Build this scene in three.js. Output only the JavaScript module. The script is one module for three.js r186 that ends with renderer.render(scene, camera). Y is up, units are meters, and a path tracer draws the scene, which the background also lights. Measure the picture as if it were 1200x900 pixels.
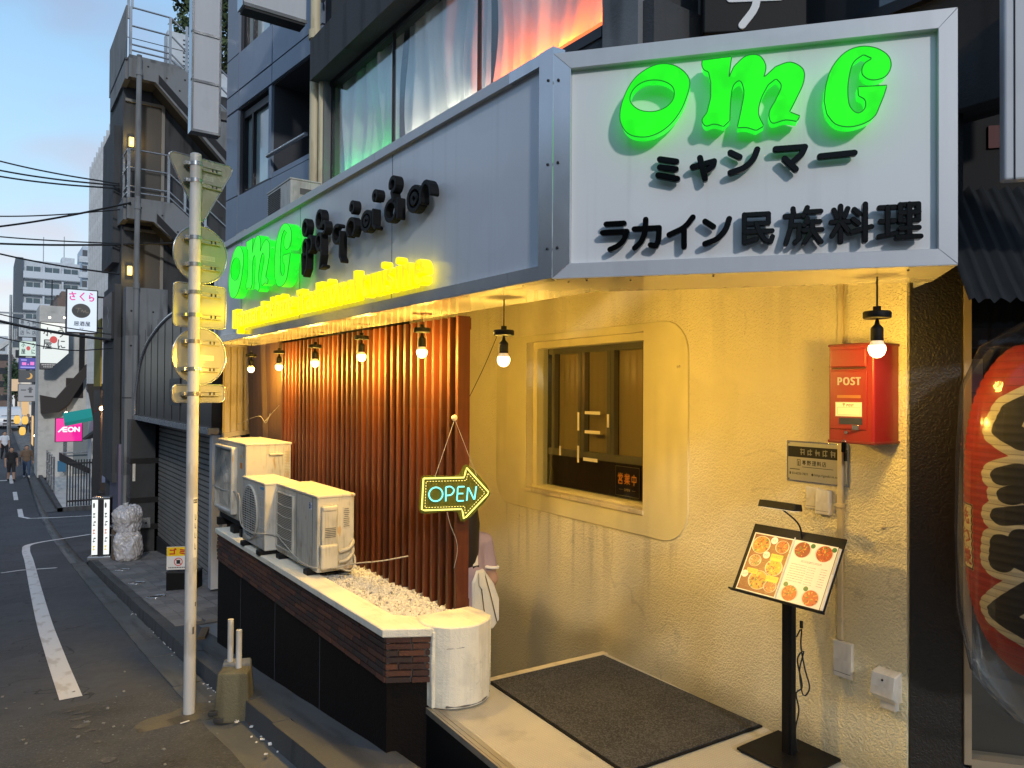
import * as THREE from 'three';
import { RoundedBoxGeometry } from 'three/addons/geometries/RoundedBoxGeometry.js';
import { mergeGeometries } from 'three/addons/utils/BufferGeometryUtils.js';
import { MarchingCubes } from 'three/addons/objects/MarchingCubes.js';
import { ImprovedNoise } from 'three/addons/math/ImprovedNoise.js';
import { FontLoader } from 'three/addons/loaders/FontLoader.js';
import { TextGeometry } from 'three/addons/geometries/TextGeometry.js';
import { RectAreaLightUniformsLib } from 'three/addons/lights/RectAreaLightUniformsLib.js';
RectAreaLightUniformsLib.init();

// ---------- camera, sky, sun, exposure ----------
const scene = new THREE.Scene();
const V = (x, y, z) => new THREE.Vector3(x, y, z);
const DEG = Math.PI / 180;
const camera = new THREE.PerspectiveCamera(2 * Math.atan(450 / 870) / DEG, 4 / 3, 0.05, 900);
{
  const yaw = 35.26 * DEG, pitch = 0.7 * DEG, roll = 0.4 * DEG;
  const f = V(Math.sin(yaw) * Math.cos(pitch), Math.sin(pitch), -Math.cos(yaw) * Math.cos(pitch));
  const r0 = V(Math.cos(yaw), 0, Math.sin(yaw)), u0 = r0.clone().cross(f);
  const r = r0.clone().multiplyScalar(Math.cos(roll)).addScaledVector(u0, Math.sin(roll)), u = r.clone().cross(f);
  camera.matrixAutoUpdate = true;
  camera.quaternion.setFromRotationMatrix(new THREE.Matrix4().makeBasis(r, u, f.clone().negate()));
  camera.position.set(0, 1.7, 0);
}
const renderer = new THREE.WebGLRenderer({ antialias: true });
renderer.setSize(1024, 768);
renderer.toneMapping = THREE.LinearToneMapping;
renderer.toneMappingExposure = 1.06;
renderer.shadowMap.enabled = true;

const mix = (a, b, t) => a + (b - a) * t;
const clamp = (x, a = 0, b = 1) => Math.min(b, Math.max(a, x));
const sstep = (a, b, x) => { const t = clamp((x - a) / (b - a)); return t * t * (3 - 2 * t); };
{ // evening sky: pale horizon, blue above, soft lavender cloud
  const W = 1024, H = 512, d = new Float32Array(W * H * 4), n = new ImprovedNoise();
  const stops = [[-90, .10, .10, .11], [-4, .20, .21, .23], [0, .74, .80, .82], [6, .62, .79, .90], [14, .44, .68, .90], [24, .30, .53, .80], [36, .24, .44, .70], [60, .21, .37, .60], [90, .19, .33, .56]];
  for (let j = 0; j < H; j++) for (let i = 0; i < W; i++) {
    const th = ((j + .5) / H - .5) * Math.PI, ph = ((i + .5) / W - .5) * 2 * Math.PI, el = th / DEG;
    let k = 0; while (k < stops.length - 2 && el > stops[k + 1][0]) k++;
    const t = clamp((el - stops[k][0]) / (stops[k + 1][0] - stops[k][0]));
    let c = [1, 2, 3].map(q => mix(stops[k][q], stops[k + 1][q], t));
    const x = Math.cos(th) * Math.cos(ph), y = Math.sin(th), z = Math.cos(th) * Math.sin(ph);
    if (el > 0) {
      const s = 1 / (y + .12), f = (a, b) => n.noise(x * s * a + b, z * s * a, b * 1.7);
      let cl = .45 * f(1.3, 3.1) + .45 * f(2.9, 7.7) + .18 * f(5.1, 1.3) + .1 * f(11, 4.2);
      cl = sstep(-.22, .24, cl) * .85 * sstep(0, 7, el);
      const cc = [mix(.66, .33, sstep(4, 26, el)), mix(.67, .40, sstep(4, 26, el)), mix(.74, .56, sstep(4, 26, el))];
      c = c.map((q, m) => mix(q, cc[m], cl));
      const warm = sstep(12, 0, el) * .10 * (0.5 - 0.5 * z); c[0] += warm; c[1] += warm * .7;
      c = c.map(q => q * 1.14);
    }
    d.set([c[0], c[1], c[2], 1], (j * W + i) * 4);
  }
  const t = new THREE.DataTexture(d, W, H, THREE.RGBAFormat, THREE.FloatType);
  t.mapping = THREE.EquirectangularReflectionMapping; t.magFilter = THREE.LinearFilter; t.minFilter = THREE.LinearFilter; t.wrapS = THREE.RepeatWrapping; t.needsUpdate = true;
  scene.background = t; scene.environment = t;
}
scene.backgroundIntensity = 1; scene.environmentIntensity = 1;
const sun = new THREE.DirectionalLight(new THREE.Color().setRGB(1, .95, .90), 1.35);
sun.position.set(-.243 * 40, .41 * 40, .88 * 40); sun.target.position.set(2, 0, -5);
sun.position.add(sun.target.position);
sun.castShadow = true; sun.shadow.radius = 7; sun.shadow.mapSize.set(2048, 2048);
Object.assign(sun.shadow.camera, { left: -20, right: 20, top: 20, bottom: -20, near: 1, far: 120 });
scene.add(sun, sun.target);

// ---------- helpers ----------
let seed = 7;
const rnd = () => { seed |= 0; seed = seed + 0x6D2B79F5 | 0; let t = Math.imul(seed ^ seed >>> 15, 1 | seed); t = t + Math.imul(t ^ t >>> 7, 61 | t) ^ t; return ((t ^ t >>> 14) >>> 0) / 4294967296; };
const rr = (a, b) => a + (b - a) * rnd();
const hash = (x, y, s) => { let h = Math.imul(x, 374761393) ^ Math.imul(y, 668265263) ^ Math.imul(s, 2246822519); h = Math.imul(h ^ h >>> 13, 1274126177); return ((h ^ h >>> 16) >>> 0) / 4294967296; };
const vn = (u, v, p, s = 0) => { // tileable value noise, u v in 0..1, period p
  const x = u * p, y = v * p, xi = Math.floor(x), yi = Math.floor(y), fx = x - xi, fy = y - yi;
  const sx = fx * fx * (3 - 2 * fx), sy = fy * fy * (3 - 2 * fy), m = q => ((q % p) + p) % p;
  const a = hash(m(xi), m(yi), s), b = hash(m(xi + 1), m(yi), s), c = hash(m(xi), m(yi + 1), s), d = hash(m(xi + 1), m(yi + 1), s);
  return mix(mix(a, b, sx), mix(c, d, sx), sy);
};
const fbm = (u, v, p, o = 4, s = 0) => { let a = .5, t = 0, w = 0; for (let i = 0; i < o; i++) { t += a * vn(u, v, p << i, s + i); w += a; a *= .55; } return t / w; };
const s8 = x => 255 * clamp(x <= .0031308 ? 12.92 * x : 1.055 * Math.pow(clamp(x), 1 / 2.4) - .055);
function noiseTex(n, size, fn, color) {
  const d = new Uint8Array(n * n * 4);
  for (let j = 0; j < n; j++) for (let i = 0; i < n; i++) {
    const c = fn(i / n, j / n), o = (j * n + i) * 4;
    if (color) { d[o] = s8(c[0]); d[o + 1] = s8(c[1]); d[o + 2] = s8(c[2]); } else d[o] = d[o + 1] = d[o + 2] = 255 * clamp(c);
    d[o + 3] = 255;
  }
  const t = new THREE.DataTexture(d, n, n, THREE.RGBAFormat);
  t.wrapS = t.wrapT = THREE.RepeatWrapping; t.magFilter = THREE.LinearFilter; t.minFilter = THREE.LinearMipmapLinearFilter; t.generateMipmaps = true;
  t.repeat.set(1 / size, 1 / size); if (color) t.colorSpace = THREE.SRGBColorSpace; t.needsUpdate = true; return t;
}
function canvasTex(w, h, draw) {
  const c = document.createElement('canvas'); c.width = w; c.height = h; const x = c.getContext('2d'); draw(x, w, h);
  const t = new THREE.CanvasTexture(c); t.colorSpace = THREE.SRGBColorSpace; t.magFilter = THREE.LinearFilter; return t;
}
const lin = (r, g, b) => new THREE.Color().setRGB(r, g, b);
const mat = (c, rough = .7, o = {}) => new THREE.MeshStandardMaterial({ color: Array.isArray(c) ? lin(...c) : new THREE.Color(c), roughness: rough, ...o });
const phys = (c, rough = .5, o = {}) => new THREE.MeshPhysicalMaterial({ color: lin(...c), roughness: rough, ...o });
const glow = (c, k, o = {}) => mat([.02, .02, .02], .5, { emissive: lin(...c), emissiveIntensity: k, ...o });
// geometry: plain attributes only
function clean(g) { g = g.index ? g.toNonIndexed() : g; for (const k of Object.keys(g.attributes)) if (!['position', 'normal', 'uv', 'color'].includes(k)) g.deleteAttribute(k); g.morphAttributes = {}; g.clearGroups(); return g; }
function T(g, x = 0, y = 0, z = 0, rx = 0, ry = 0, rz = 0) { g = g.clone(); g.applyMatrix4(new THREE.Matrix4().makeRotationFromEuler(new THREE.Euler(rx, ry, rz))); g.translate(x, y, z); return g; }
function mg(list) { const l = list.map(clean), col = l.every(g => g.attributes.color); for (const g of l) { if (!g.attributes.uv) g.setAttribute('uv', new THREE.BufferAttribute(new Float32Array(g.attributes.position.count * 2), 2)); if (!col) g.deleteAttribute('color'); } return mergeGeometries(l, false); }
function uvBox(g) { // uv in metres from position and face direction
  g = clean(g); const p = g.attributes.position, n = p.count, uv = new Float32Array(n * 2), a = V(), b = V(), c = V(), e = V();
  for (let i = 0; i < n; i += 3) {
    a.fromBufferAttribute(p, i); b.fromBufferAttribute(p, i + 1); c.fromBufferAttribute(p, i + 2);
    e.copy(b).sub(a).cross(c.clone().sub(a)); const ax = Math.abs(e.x), ay = Math.abs(e.y), az = Math.abs(e.z);
    [a, b, c].forEach((q, k) => { const o = (i + k) * 2; if (ay >= ax && ay >= az) { uv[o] = q.x; uv[o + 1] = q.z; } else if (ax >= az) { uv[o] = q.z; uv[o + 1] = q.y; } else { uv[o] = q.x; uv[o + 1] = q.y; } });
  }
  g.setAttribute('uv', new THREE.BufferAttribute(uv, 2)); return g;
}
const names = {};
function numbered(n) { const k = names[n] = (names[n] ?? -1) + 1; return k ? n + '_' + String(k).padStart(3, '0') : n; }
function tag(o, label, category, group, kind) { if (label) o.userData.label = label; if (category) o.userData.category = category; if (group) o.userData.group = group; if (kind) o.userData.kind = kind; return o; }
function thing(name, label, category, pos = [0, 0, 0], ry = 0, group) { const o = new THREE.Group(); o.name = numbered(name); o.position.set(...pos); o.rotation.y = ry; scene.add(o); return tag(o, label, category, group); }
function M(name, geo, m, parent, o = {}) { // one mesh
  if (o.uv !== 0 && (m.map || m.bumpMap || m.roughnessMap)) geo = uvBox(geo);
  const x = new THREE.Mesh(geo, m); x.name = parent === scene ? numbered(name) : name; x.castShadow = x.receiveShadow = true;
  if (o.p) x.position.set(...o.p); if (o.r) x.rotation.set(...o.r); if (o.label) x.userData.label = o.label; parent.add(x); return x;
}
function struct(name, geo, m) { const x = M(name, geo, m, scene); x.userData.kind = 'structure'; return x; }
const box = (w, h, d, x = 0, y = 0, z = 0) => new THREE.BoxGeometry(w, h, d).translate(x, y, z);
const rbox = (w, h, d, r, x = 0, y = 0, z = 0, s = 2) => new RoundedBoxGeometry(w, h, d, s, r).translate(x, y, z);
const bx = (x0, x1, y0, y1, z0, z1) => box(Math.abs(x1 - x0), Math.abs(y1 - y0), Math.abs(z1 - z0), (x0 + x1) / 2, (y0 + y1) / 2, (z0 + z1) / 2);
const cyl = (r0, r1, h, x = 0, y = 0, z = 0, s = 16) => new THREE.CylinderGeometry(r0, r1, h, s).translate(x, y, z);
const sph = (r, x = 0, y = 0, z = 0, s = 16) => new THREE.SphereGeometry(r, s, Math.ceil(s * .7)).translate(x, y, z);
const lathe = (pts, s = 20) => new THREE.LatheGeometry(pts.map(p => new THREE.Vector2(p[0], p[1])), s);
function tube(pts, r, seg, rad = 6, closed = false, curve = true) {
  const v = pts.map(p => V(...p)); let c;
  if (curve) c = new THREE.CatmullRomCurve3(v, closed, 'centripetal'); else { c = new THREE.CurvePath(); for (let i = 0; i < v.length - 1; i++) c.add(new THREE.LineCurve3(v[i], v[i + 1])); }
  return new THREE.TubeGeometry(c, seg ?? Math.max(2, pts.length * 6), r, rad, closed);
}
function rod(a, b, r, s = 8) { const A = V(...a), B = V(...b), d = B.clone().sub(A), g = new THREE.CylinderGeometry(r, r, d.length(), s); g.applyQuaternion(new THREE.Quaternion().setFromUnitVectors(V(0, 1, 0), d.normalize())); return g.translate((a[0] + b[0]) / 2, (a[1] + b[1]) / 2, (a[2] + b[2]) / 2); }
function shape(pts, holes = []) { const s = new THREE.Shape(pts.map(p => new THREE.Vector2(p[0], p[1]))); for (const h of holes) s.holes.push(new THREE.Path(h.map(p => new THREE.Vector2(p[0], p[1])))); return s; }
const ext = (s, depth, bevel = 0, cs = 8) => new THREE.ExtrudeGeometry(s, { depth, bevelEnabled: bevel > 0, bevelSize: bevel, bevelThickness: bevel, bevelSegments: 1, curveSegments: cs });
const rect = (x0, y0, x1, y1) => [[x0, y0], [x1, y0], [x1, y1], [x0, y1]];
function rrect(x0, y0, x1, y1, r, n = 6) { const o = []; for (const [cx, cy, a] of [[x1 - r, y0 + r, -90], [x1 - r, y1 - r, 0], [x0 + r, y1 - r, 90], [x0 + r, y0 + r, 180]]) for (let i = 0; i <= n; i++) { const t = (a + 90 * i / n) * DEG; o.push([cx + r * Math.cos(t), cy + r * Math.sin(t)]); } return o; }
// a plan polygon (x, z) raised from y0 to y1
const slab = (pts, y0, y1, holes = []) => ext(shape(pts.map(p => [p[0], -p[1]]), holes.map(h => h.map(p => [p[0], -p[1]]))), y1 - y0).rotateX(-Math.PI / 2).translate(0, y0, 0);
const smooth = (pts, n = 5, closed = false) => new THREE.CatmullRomCurve3(pts.map(p => V(p[0], p[1], 0)), closed, 'centripetal').getPoints((pts.length - (closed ? 0 : 1)) * n).map(p => [p.x, p.y]);
// ground height of the sloping street
const PZ = [-400, -120, -85, -60, -45, -38, -33, -29, -25, -20, -14, -8, -5.8, -4.4, -3.6, -2, 0, 5, 20], PY = [5, -.75, -1.78, -2.48, -2.58, -2.58, -2.55, -2.46, -2.22, -1.82, -1.29, -.71, -.475, -.315, -.22, -.11, -.02, .15, .4];
function prof(z) { if (z <= PZ[0]) return PY[0]; for (let i = 0; i < PZ.length - 1; i++) if (z <= PZ[i + 1]) return mix(PY[i], PY[i + 1], (z - PZ[i]) / (PZ[i + 1] - PZ[i])); return PY[PY.length - 1]; }
const kerbX = z => 1.44 + .012 * clamp(-z - 3.5, 0, 60);
// a sheet that follows the street: columns of x functions, rows of z
function sheet(xf, zs, yf) { const pos = [], idx = [], m = xf.length; zs.forEach(z => xf.forEach(f => { const x = typeof f === 'function' ? f(z) : f; pos.push(x, yf(x, z), z); })); for (let r = 0; r < zs.length - 1; r++) for (let c = 0; c < m - 1; c++) { const a = r * m + c, b = a + 1, d = a + m, e = d + 1; idx.push(a, b, d, b, e, d); } const g = new THREE.BufferGeometry(); g.setAttribute('position', new THREE.Float32BufferAttribute(pos, 3)); g.setIndex(idx); g.computeVertexNormals(); return g; }
const range = (a, b, n) => Array.from({ length: n + 1 }, (_, i) => a + (b - a) * i / n);
// wedge between two profiles: box whose top and bottom follow the street
function runBlock(x0, x1, z0, z1, top, bot) { const g = bx(x0, x1, 0, 1, z0, z1), p = g.attributes.position; for (let i = 0; i < p.count; i++) { const z = p.getZ(i); p.setY(i, p.getY(i) > .5 ? top(z) : bot(z)); } g.computeVertexNormals(); return g; }

// ---------- lettering: strokes in a 100 x 100 cell, y down ----------
const GL = {
  'ミ': [[20, 15, 82, 28], [20, 45, 80, 56], [14, 74, 86, 92]], 'ャ': [[8, 50, 90, 34, 86, 50, 66, 66], [36, 18, 56, 98]], 'ン': [[12, 18, 38, 36], [12, 90, 50, 76, 76, 48, 88, 14]],
  'マ': [[8, 18, 92, 18, 82, 42, 50, 74], [34, 54, 66, 92]], 'ー': [[6, 52, 94, 48]], 'ラ': [[20, 12, 80, 12], [8, 40, 90, 40], [90, 40, 80, 68, 60, 86, 34, 97]],
  'カ': [[8, 34, 90, 34, 87, 74, 80, 92, 62, 88], [46, 6, 43, 45, 32, 75, 10, 96]], 'イ': [[86, 8, 60, 36, 10, 58], [58, 40, 58, 97]],
  '民': [[16, 8, 84, 8, 84, 36, 16, 36], [16, 8, 16, 92, 50, 82], [16, 60, 94, 60], [50, 36, 58, 62, 74, 86, 90, 93, 95, 78]],
  '族': [[25, 2, 27, 18], [4, 22, 48, 22], [22, 22, 19, 52, 6, 96], [20, 48, 42, 48, 40, 86, 30, 94], [62, 2, 52, 24], [58, 14, 97, 14], [62, 32, 54, 50], [60, 42, 94, 42], [52, 64, 99, 64], [75, 42, 74, 66, 54, 97], [75, 66, 97, 97]],
  '料': [[25, 2, 25, 98], [2, 44, 48, 44], [8, 12, 16, 32], [42, 10, 34, 32], [24, 46, 4, 80], [26, 46, 46, 74], [58, 14, 70, 26], [55, 40, 68, 52], [52, 74, 99, 62], [84, 2, 84, 98]],
  '理': [[4, 10, 42, 10], [6, 48, 40, 48], [2, 90, 44, 82], [23, 10, 23, 86], [52, 6, 95, 6, 95, 50, 52, 50, 52, 6], [52, 28, 95, 28], [73, 6, 73, 95], [52, 71, 95, 71], [46, 95, 99, 95]],
  '営': [[22, 2, 28, 16], [50, 0, 50, 14], [80, 2, 72, 16], [8, 36, 8, 22, 92, 22, 92, 36], [30, 36, 70, 36, 70, 54, 30, 54, 30, 36], [20, 66, 80, 66, 80, 96, 20, 96, 20, 66], [50, 54, 44, 66]],
  '業': [[36, 2, 36, 22], [64, 2, 64, 22], [14, 8, 22, 22], [86, 8, 78, 22], [6, 24, 94, 24], [34, 26, 40, 38], [66, 26, 60, 38], [12, 40, 88, 40], [18, 54, 82, 54], [4, 68, 96, 68], [50, 40, 50, 98], [46, 70, 8, 94], [54, 70, 94, 94]],
  '中': [[14, 22, 86, 22, 86, 66, 14, 66, 14, 22], [50, 2, 50, 98]],
  'さ': [[10, 26, 90, 18], [42, 2, 54, 32, 74, 58], [74, 58, 48, 54], [22, 56, 18, 76, 38, 93, 78, 90]], 'く': [[74, 4, 24, 50, 78, 96]], 'ら': [[38, 4, 62, 16], [28, 28, 24, 66, 52, 52, 80, 60, 78, 82, 55, 96, 32, 94]],
  '居': [[14, 6, 90, 6, 90, 32, 14, 32], [14, 6, 14, 50, 2, 98], [26, 48, 98, 48], [60, 34, 60, 68], [34, 66, 88, 66, 88, 96, 34, 96, 34, 66]],
  '酒': [[6, 8, 18, 18], [2, 36, 14, 46], [2, 96, 20, 60], [28, 8, 98, 8], [34, 28, 94, 28, 94, 96, 34, 96, 34, 28], [54, 8, 52, 50, 38, 58], [74, 8, 74, 52, 90, 54], [36, 74, 92, 74]],
  '屋': [[14, 6, 90, 6, 90, 28, 14, 28], [14, 6, 14, 50, 2, 98], [26, 44, 96, 44], [56, 44, 38, 60, 86, 58], [34, 76, 92, 76], [62, 60, 62, 96], [22, 96, 100, 96]],
  'う': [[36, 4, 66, 14], [18, 36, 60, 28, 80, 48, 70, 76, 40, 98]], 'に': [[18, 8, 12, 50, 18, 94, 28, 74], [48, 22, 86, 22], [46, 68, 60, 86, 92, 84]], '小': [[50, 2, 50, 90, 36, 82], [22, 32, 6, 68], [76, 30, 94, 66]],
  'ゴ': [[10, 22, 76, 22, 76, 88, 8, 88], [82, 2, 88, 14], [94, 0, 100, 12]], 'チ': [[80, 4, 50, 16, 20, 18], [4, 42, 96, 42], [52, 18, 50, 60, 26, 98]],
  'も': [[46, 4, 38, 60, 48, 92, 76, 92, 86, 68], [16, 28, 72, 28], [14, 52, 70, 52]], 'つ': [[4, 36, 55, 20, 90, 36, 88, 66, 46, 84]],
  '焼': [[22, 4, 20, 60, 4, 96], [24, 60, 36, 86], [6, 24, 10, 44], [40, 20, 32, 40], [44, 14, 96, 14], [70, 2, 70, 36], [52, 20, 54, 34], [86, 20, 86, 34], [40, 40, 98, 40], [46, 56, 96, 56], [60, 56, 56, 78, 40, 96], [76, 56, 76, 90, 98, 90]],
  '専': [[10, 12, 90, 12], [20, 26, 80, 26, 80, 52, 20, 52, 20, 26], [20, 39, 80, 39], [50, 0, 50, 54], [4, 66, 96, 66], [68, 54, 68, 94, 54, 90], [24, 74, 38, 86]],
  '門': [[6, 4, 6, 98], [6, 4, 42, 4, 42, 40, 6, 40], [6, 22, 42, 22], [94, 4, 94, 98], [94, 4, 58, 4, 58, 40, 94, 40], [58, 22, 94, 22]],
  '店': [[50, 0, 50, 12], [10, 14, 96, 14], [12, 14, 10, 60, 0, 98], [56, 22, 56, 58], [56, 38, 90, 38], [30, 58, 88, 58, 88, 96, 30, 96, 30, 58]],
  '西': [[4, 10, 96, 10], [12, 36, 88, 36, 88, 94, 12, 94, 12, 36], [38, 10, 36, 60, 22, 72], [62, 10, 62, 66, 80, 68]],
  '野': [[6, 6, 46, 6, 46, 48, 6, 48, 6, 6], [6, 27, 46, 27], [26, 6, 26, 90], [8, 68, 44, 68], [2, 94, 50, 88], [56, 8, 94, 8, 76, 28], [60, 26, 80, 38], [54, 44, 98, 44, 86, 60], [76, 44, 76, 94, 62, 90]],
  'ビ': [[20, 8, 20, 80, 30, 90, 84, 90], [76, 34, 22, 52], [78, 2, 84, 14], [92, 0, 98, 12]], 'ル': [[28, 10, 26, 60, 6, 94], [60, 6, 60, 90, 96, 54]],
};
const KANA = 'ミャンマーラカイさくらうにゴチもつビル';
function strokesOf(ch) { // split at sharp corners, smooth the kana
  const out = [];
  for (const s of GL[ch] ?? []) {
    let cur = [[s[0], s[1]]];
    for (let i = 2; i < s.length; i += 2) {
      const p = [s[i], s[i + 1]]; cur.push(p);
      if (i + 2 < s.length) { const a = cur[cur.length - 2], dx = p[0] - a[0], dy = p[1] - a[1], ex = s[i + 2] - p[0], ey = s[i + 3] - p[1]; if ((dx * ex + dy * ey) / Math.hypot(dx, dy) / Math.hypot(ex, ey) < .45) { out.push(cur); cur = [p]; } }
    }
    out.push(cur);
  }
  return out.map(c => KANA.includes(ch) && c.length > 2 ? smooth(c, 4) : c);
}
function drawGlyph(x, ch, px, py, w, h, lw) { x.lineWidth = lw; x.lineCap = x.lineJoin = 'round'; for (const s of strokesOf(ch)) { x.beginPath(); s.forEach((p, i) => x[i ? 'lineTo' : 'moveTo'](px + p[0] / 100 * w, py + p[1] / 100 * h)); x.stroke(); } }
function drawGlyphs(x, str, px, py, w, h, lw, step = w * 1.1) { [...str].forEach((c, i) => drawGlyph(x, c, px + i * step, py, w, h, lw)); }
function thick(pts, w) { // outline of a round-ended stroke
  const L = [], R = [], n = pts.length, r = w / 2, dir = i => { const a = pts[Math.max(0, i - 1)], b = pts[Math.min(n - 1, i + 1)]; const d = Math.hypot(b[0] - a[0], b[1] - a[1]) || 1; return [(b[0] - a[0]) / d, (b[1] - a[1]) / d]; };
  for (let i = 0; i < n; i++) { const [dx, dy] = dir(i); L.push([pts[i][0] - dy * r, pts[i][1] + dx * r]); R.push([pts[i][0] + dy * r, pts[i][1] - dx * r]); }
  const cap = (p, d, s) => range(0, 1, 6).slice(1, 6).map(t => { const a = Math.atan2(d[1], d[0]) + s * (Math.PI / 2 - t * Math.PI); return [p[0] + r * Math.cos(a), p[1] + r * Math.sin(a)]; });
  return [...L, ...cap(pts[n - 1], dir(n - 1), 1), ...R.reverse(), ...cap(pts[0], dir(0).map(q => -q), 1)];
}
function strokeGeo(strokes, w, depth, bevel = .002) { return mg(strokes.map((s, i) => ext(shape(thick(s, w)), depth + i * .0013, bevel, 4))); }

// ---------- materials ----------
const font = await new FontLoader().loadAsync('fonts/droid/droid_sans_bold.typeface.json');
const txt = (s, size, depth, bevel = 0) => new TextGeometry(s, { font, size, depth, curveSegments: 5, bevelEnabled: bevel > 0, bevelSize: bevel, bevelThickness: bevel, bevelSegments: 1 });
const blotch = noiseTex(512, 1.7, (u, v) => { const k = .78 + .34 * fbm(u, v, 5, 5, 3) - .10 * sstep(.55, .75, fbm(u, v, 9, 3, 40)); return [k, k, k * .985]; }, 1);
const concreteTex = noiseTex(512, 2.8, (u, v) => { const st = fbm(u * 1, v * .12, 24, 3, 9), f = fbm(u, v, 4, 5, 1), g = vn(u, v, 256, 5); const k = .66 + .6 * f - .42 * sstep(.48, .8, st) + .06 * (g - .5); return [k, k * .99, k * .96]; }, 1);
const grainB = noiseTex(512, .5, (u, v) => .6 * fbm(u, v, 40, 3, 11) + .4 * vn(u, v, 220, 2));
const stuccoB = noiseTex(1024, .9, (u, v) => { const a = fbm(u + .006 * fbm(u, v, 9, 2, 3), v, 150, 2, 21), b = fbm(u, v, 84, 2, 77); return sstep(.28, .72, .62 * a + .38 * b); });
const plasterC = noiseTex(512, 2.6, (u, v) => { const f = fbm(u, v, 3, 5, 5), g = fbm(u, v, 11, 3, 8), s = fbm(u, v * .15, 22, 2, 4); const k = .86 + .22 * (f - .5) + .16 * (g - .5) - .10 * sstep(.6, .9, s); return [k, k * (.99 + .02 * f), k * (.95 + .05 * g)]; }, 1);
const crackOf = (u, v, s) => { const a = Math.abs(fbm(u, v, 3, 5, s) - .5); return a < .0035 && fbm(u, v, 2, 2, s + 9) > .5 ? .45 : 1; };
const asphaltC = noiseTex(1024, 2.9, (u, v) => { const g = vn(u, v, 400, 1), h = vn(u, v, 220, 2), f = fbm(u, v, 5, 5, 6), o = sstep(.6, .78, fbm(u, v, 4, 3, 71)); const sp = g > .92 ? 2.5 : g > .82 ? 1.5 : 1; const k = (.78 + .8 * (f - .5) + .35 * (h - .5) - .22 * o) * sp * crackOf(u, v, 50); return [k * .35, k * .35, k * .355]; }, 1);
const asphaltNew = noiseTex(1024, 3.7, (u, v) => { const g = vn(u, v, 430, 4), f = fbm(u, v, 5, 5, 16), c = fbm(u, v, 60, 3, 30), o = sstep(.6, .75, fbm(u, v, 5, 3, 91)); const sp = g > .94 ? 1.55 : 1; const k = (.84 + .55 * (f - .5) + .3 * (c - .5) - .15 * o) * sp * crackOf(u, v, 83); return [k * .36, k * .36, k * .37]; }, 1);
const asphaltB = noiseTex(512, .6, (u, v) => .5 * vn(u, v, 140, 1) + .5 * vn(u, v, 70, 2));
const metalC = noiseTex(512, 1.5, (u, v) => { const k = .95 + .07 * (fbm(u, v, 4, 4, 3) - .5) + .015 * (vn(u, v * .06, 90, 2) - .5) * 2 - .05 * sstep(.62, .8, fbm(u, v, 9, 3, 60)); return [k, k, k]; }, 1);
const metalR = noiseTex(256, 1.1, (u, v) => .55 + .5 * (fbm(u, v, 7, 4, 12) - .5));
const streakC = noiseTex(512, 1.4, (u, v) => { const k = .80 + .28 * (fbm(u, v * .1, 30, 3, 2) - .5) + .24 * (fbm(u, v, 5, 4, 9) - .5); return [k, k * .97, k * .93]; }, 1);
const grimeC = noiseTex(512, 1.1, (u, v) => { const f = fbm(u, v, 4, 5, 31), d = sstep(.5, .72, fbm(u, v * .35, 12, 4, 14)); const k = .97 - .10 * f - .20 * d; return [k, k * (.98 - .03 * d), k * (.955 - .07 * d)]; }, 1);
const woodC = noiseTex(512, .8, (u, v) => { const k = .75 + .5 * (fbm(u, v * .05, 50, 3, 5) - .5) + .3 * (fbm(u, v, 4, 3, 6) - .5); return [k, k * .92, k * .88]; }, 1);
const rep = (t, s) => { const c = t.clone(); c.repeat.set(1 / s, 1 / s); c.needsUpdate = true; return c; };

// one sheet for the whole entrance wall: repairs, drips below the window, soiled foot, hairline cracks
const wallC = noiseTex(1024, 7, (u, v) => {
  const x = u * 7 > 3.5 ? u * 7 - 7 : u * 7, y = v * 7 > 3.5 ? v * 7 - 7 : v * 7, f = fbm(u, v, 6, 5, 5), g = fbm(u, v, 26, 3, 8), d = fbm(u, v * .06, 120, 3, 4), c = Math.abs(fbm(u, v, 8, 5, 61) - .5);
  let k = .93 + .20 * (f - .5) + .12 * (g - .5);
  const foot = sstep(.22, -.02, y + .10 * (g - .5)), drip = sstep(.86, .80, y) * sstep(.1, .75, y) * sstep(-2.1, -1.95, x) * sstep(.15, 0, x) * sstep(.5, .72, d), top = sstep(1.6, 2.3, y) * sstep(.52, .8, d);
  const patch = sstep(.60, .63, fbm(u, v, 9, 3, 140)) * .055; k += patch;
  k *= (1 - .42 * foot) * (1 - .20 * drip) * (1 - .10 * top) * (c < .004 && fbm(u, v, 5, 2, 3) > .55 ? .87 : 1) * (vn(u, v, 200, 31) > .992 ? .6 : 1);
  return [k, k * (.995 - .01 * foot), k * (.98 - .06 * foot + .04 * patch * 10)];
}, 1);
const fasciaC = noiseTex(1024, 5.6, (u, v) => { const f = fbm(u, v, 5, 4, 3), s = fbm(u, v * .03, 170, 3, 22), p = sstep(.60, .64, fbm(u * 1, v, 13, 2, 47)) * .03; const k = .94 + .07 * (f - .5) - .06 * sstep(.55, .85, s) + p; return [k, k, k]; }, 1);
const platC = noiseTex(1024, 1.6, (u, v) => { const a = (u * 110) % 1 - .5, b = (v * 110) % 1 - .5, f = fbm(u, v, 4, 5, 4), s = sstep(.58, .8, fbm(u, v, 9, 4, 19)); const k = (.86 + .3 * (f - .5) - .16 * s) * (Math.hypot(a, b) < .3 ? 1.06 : .93); return [k, k * .985, k * .95]; }, 1);

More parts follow.
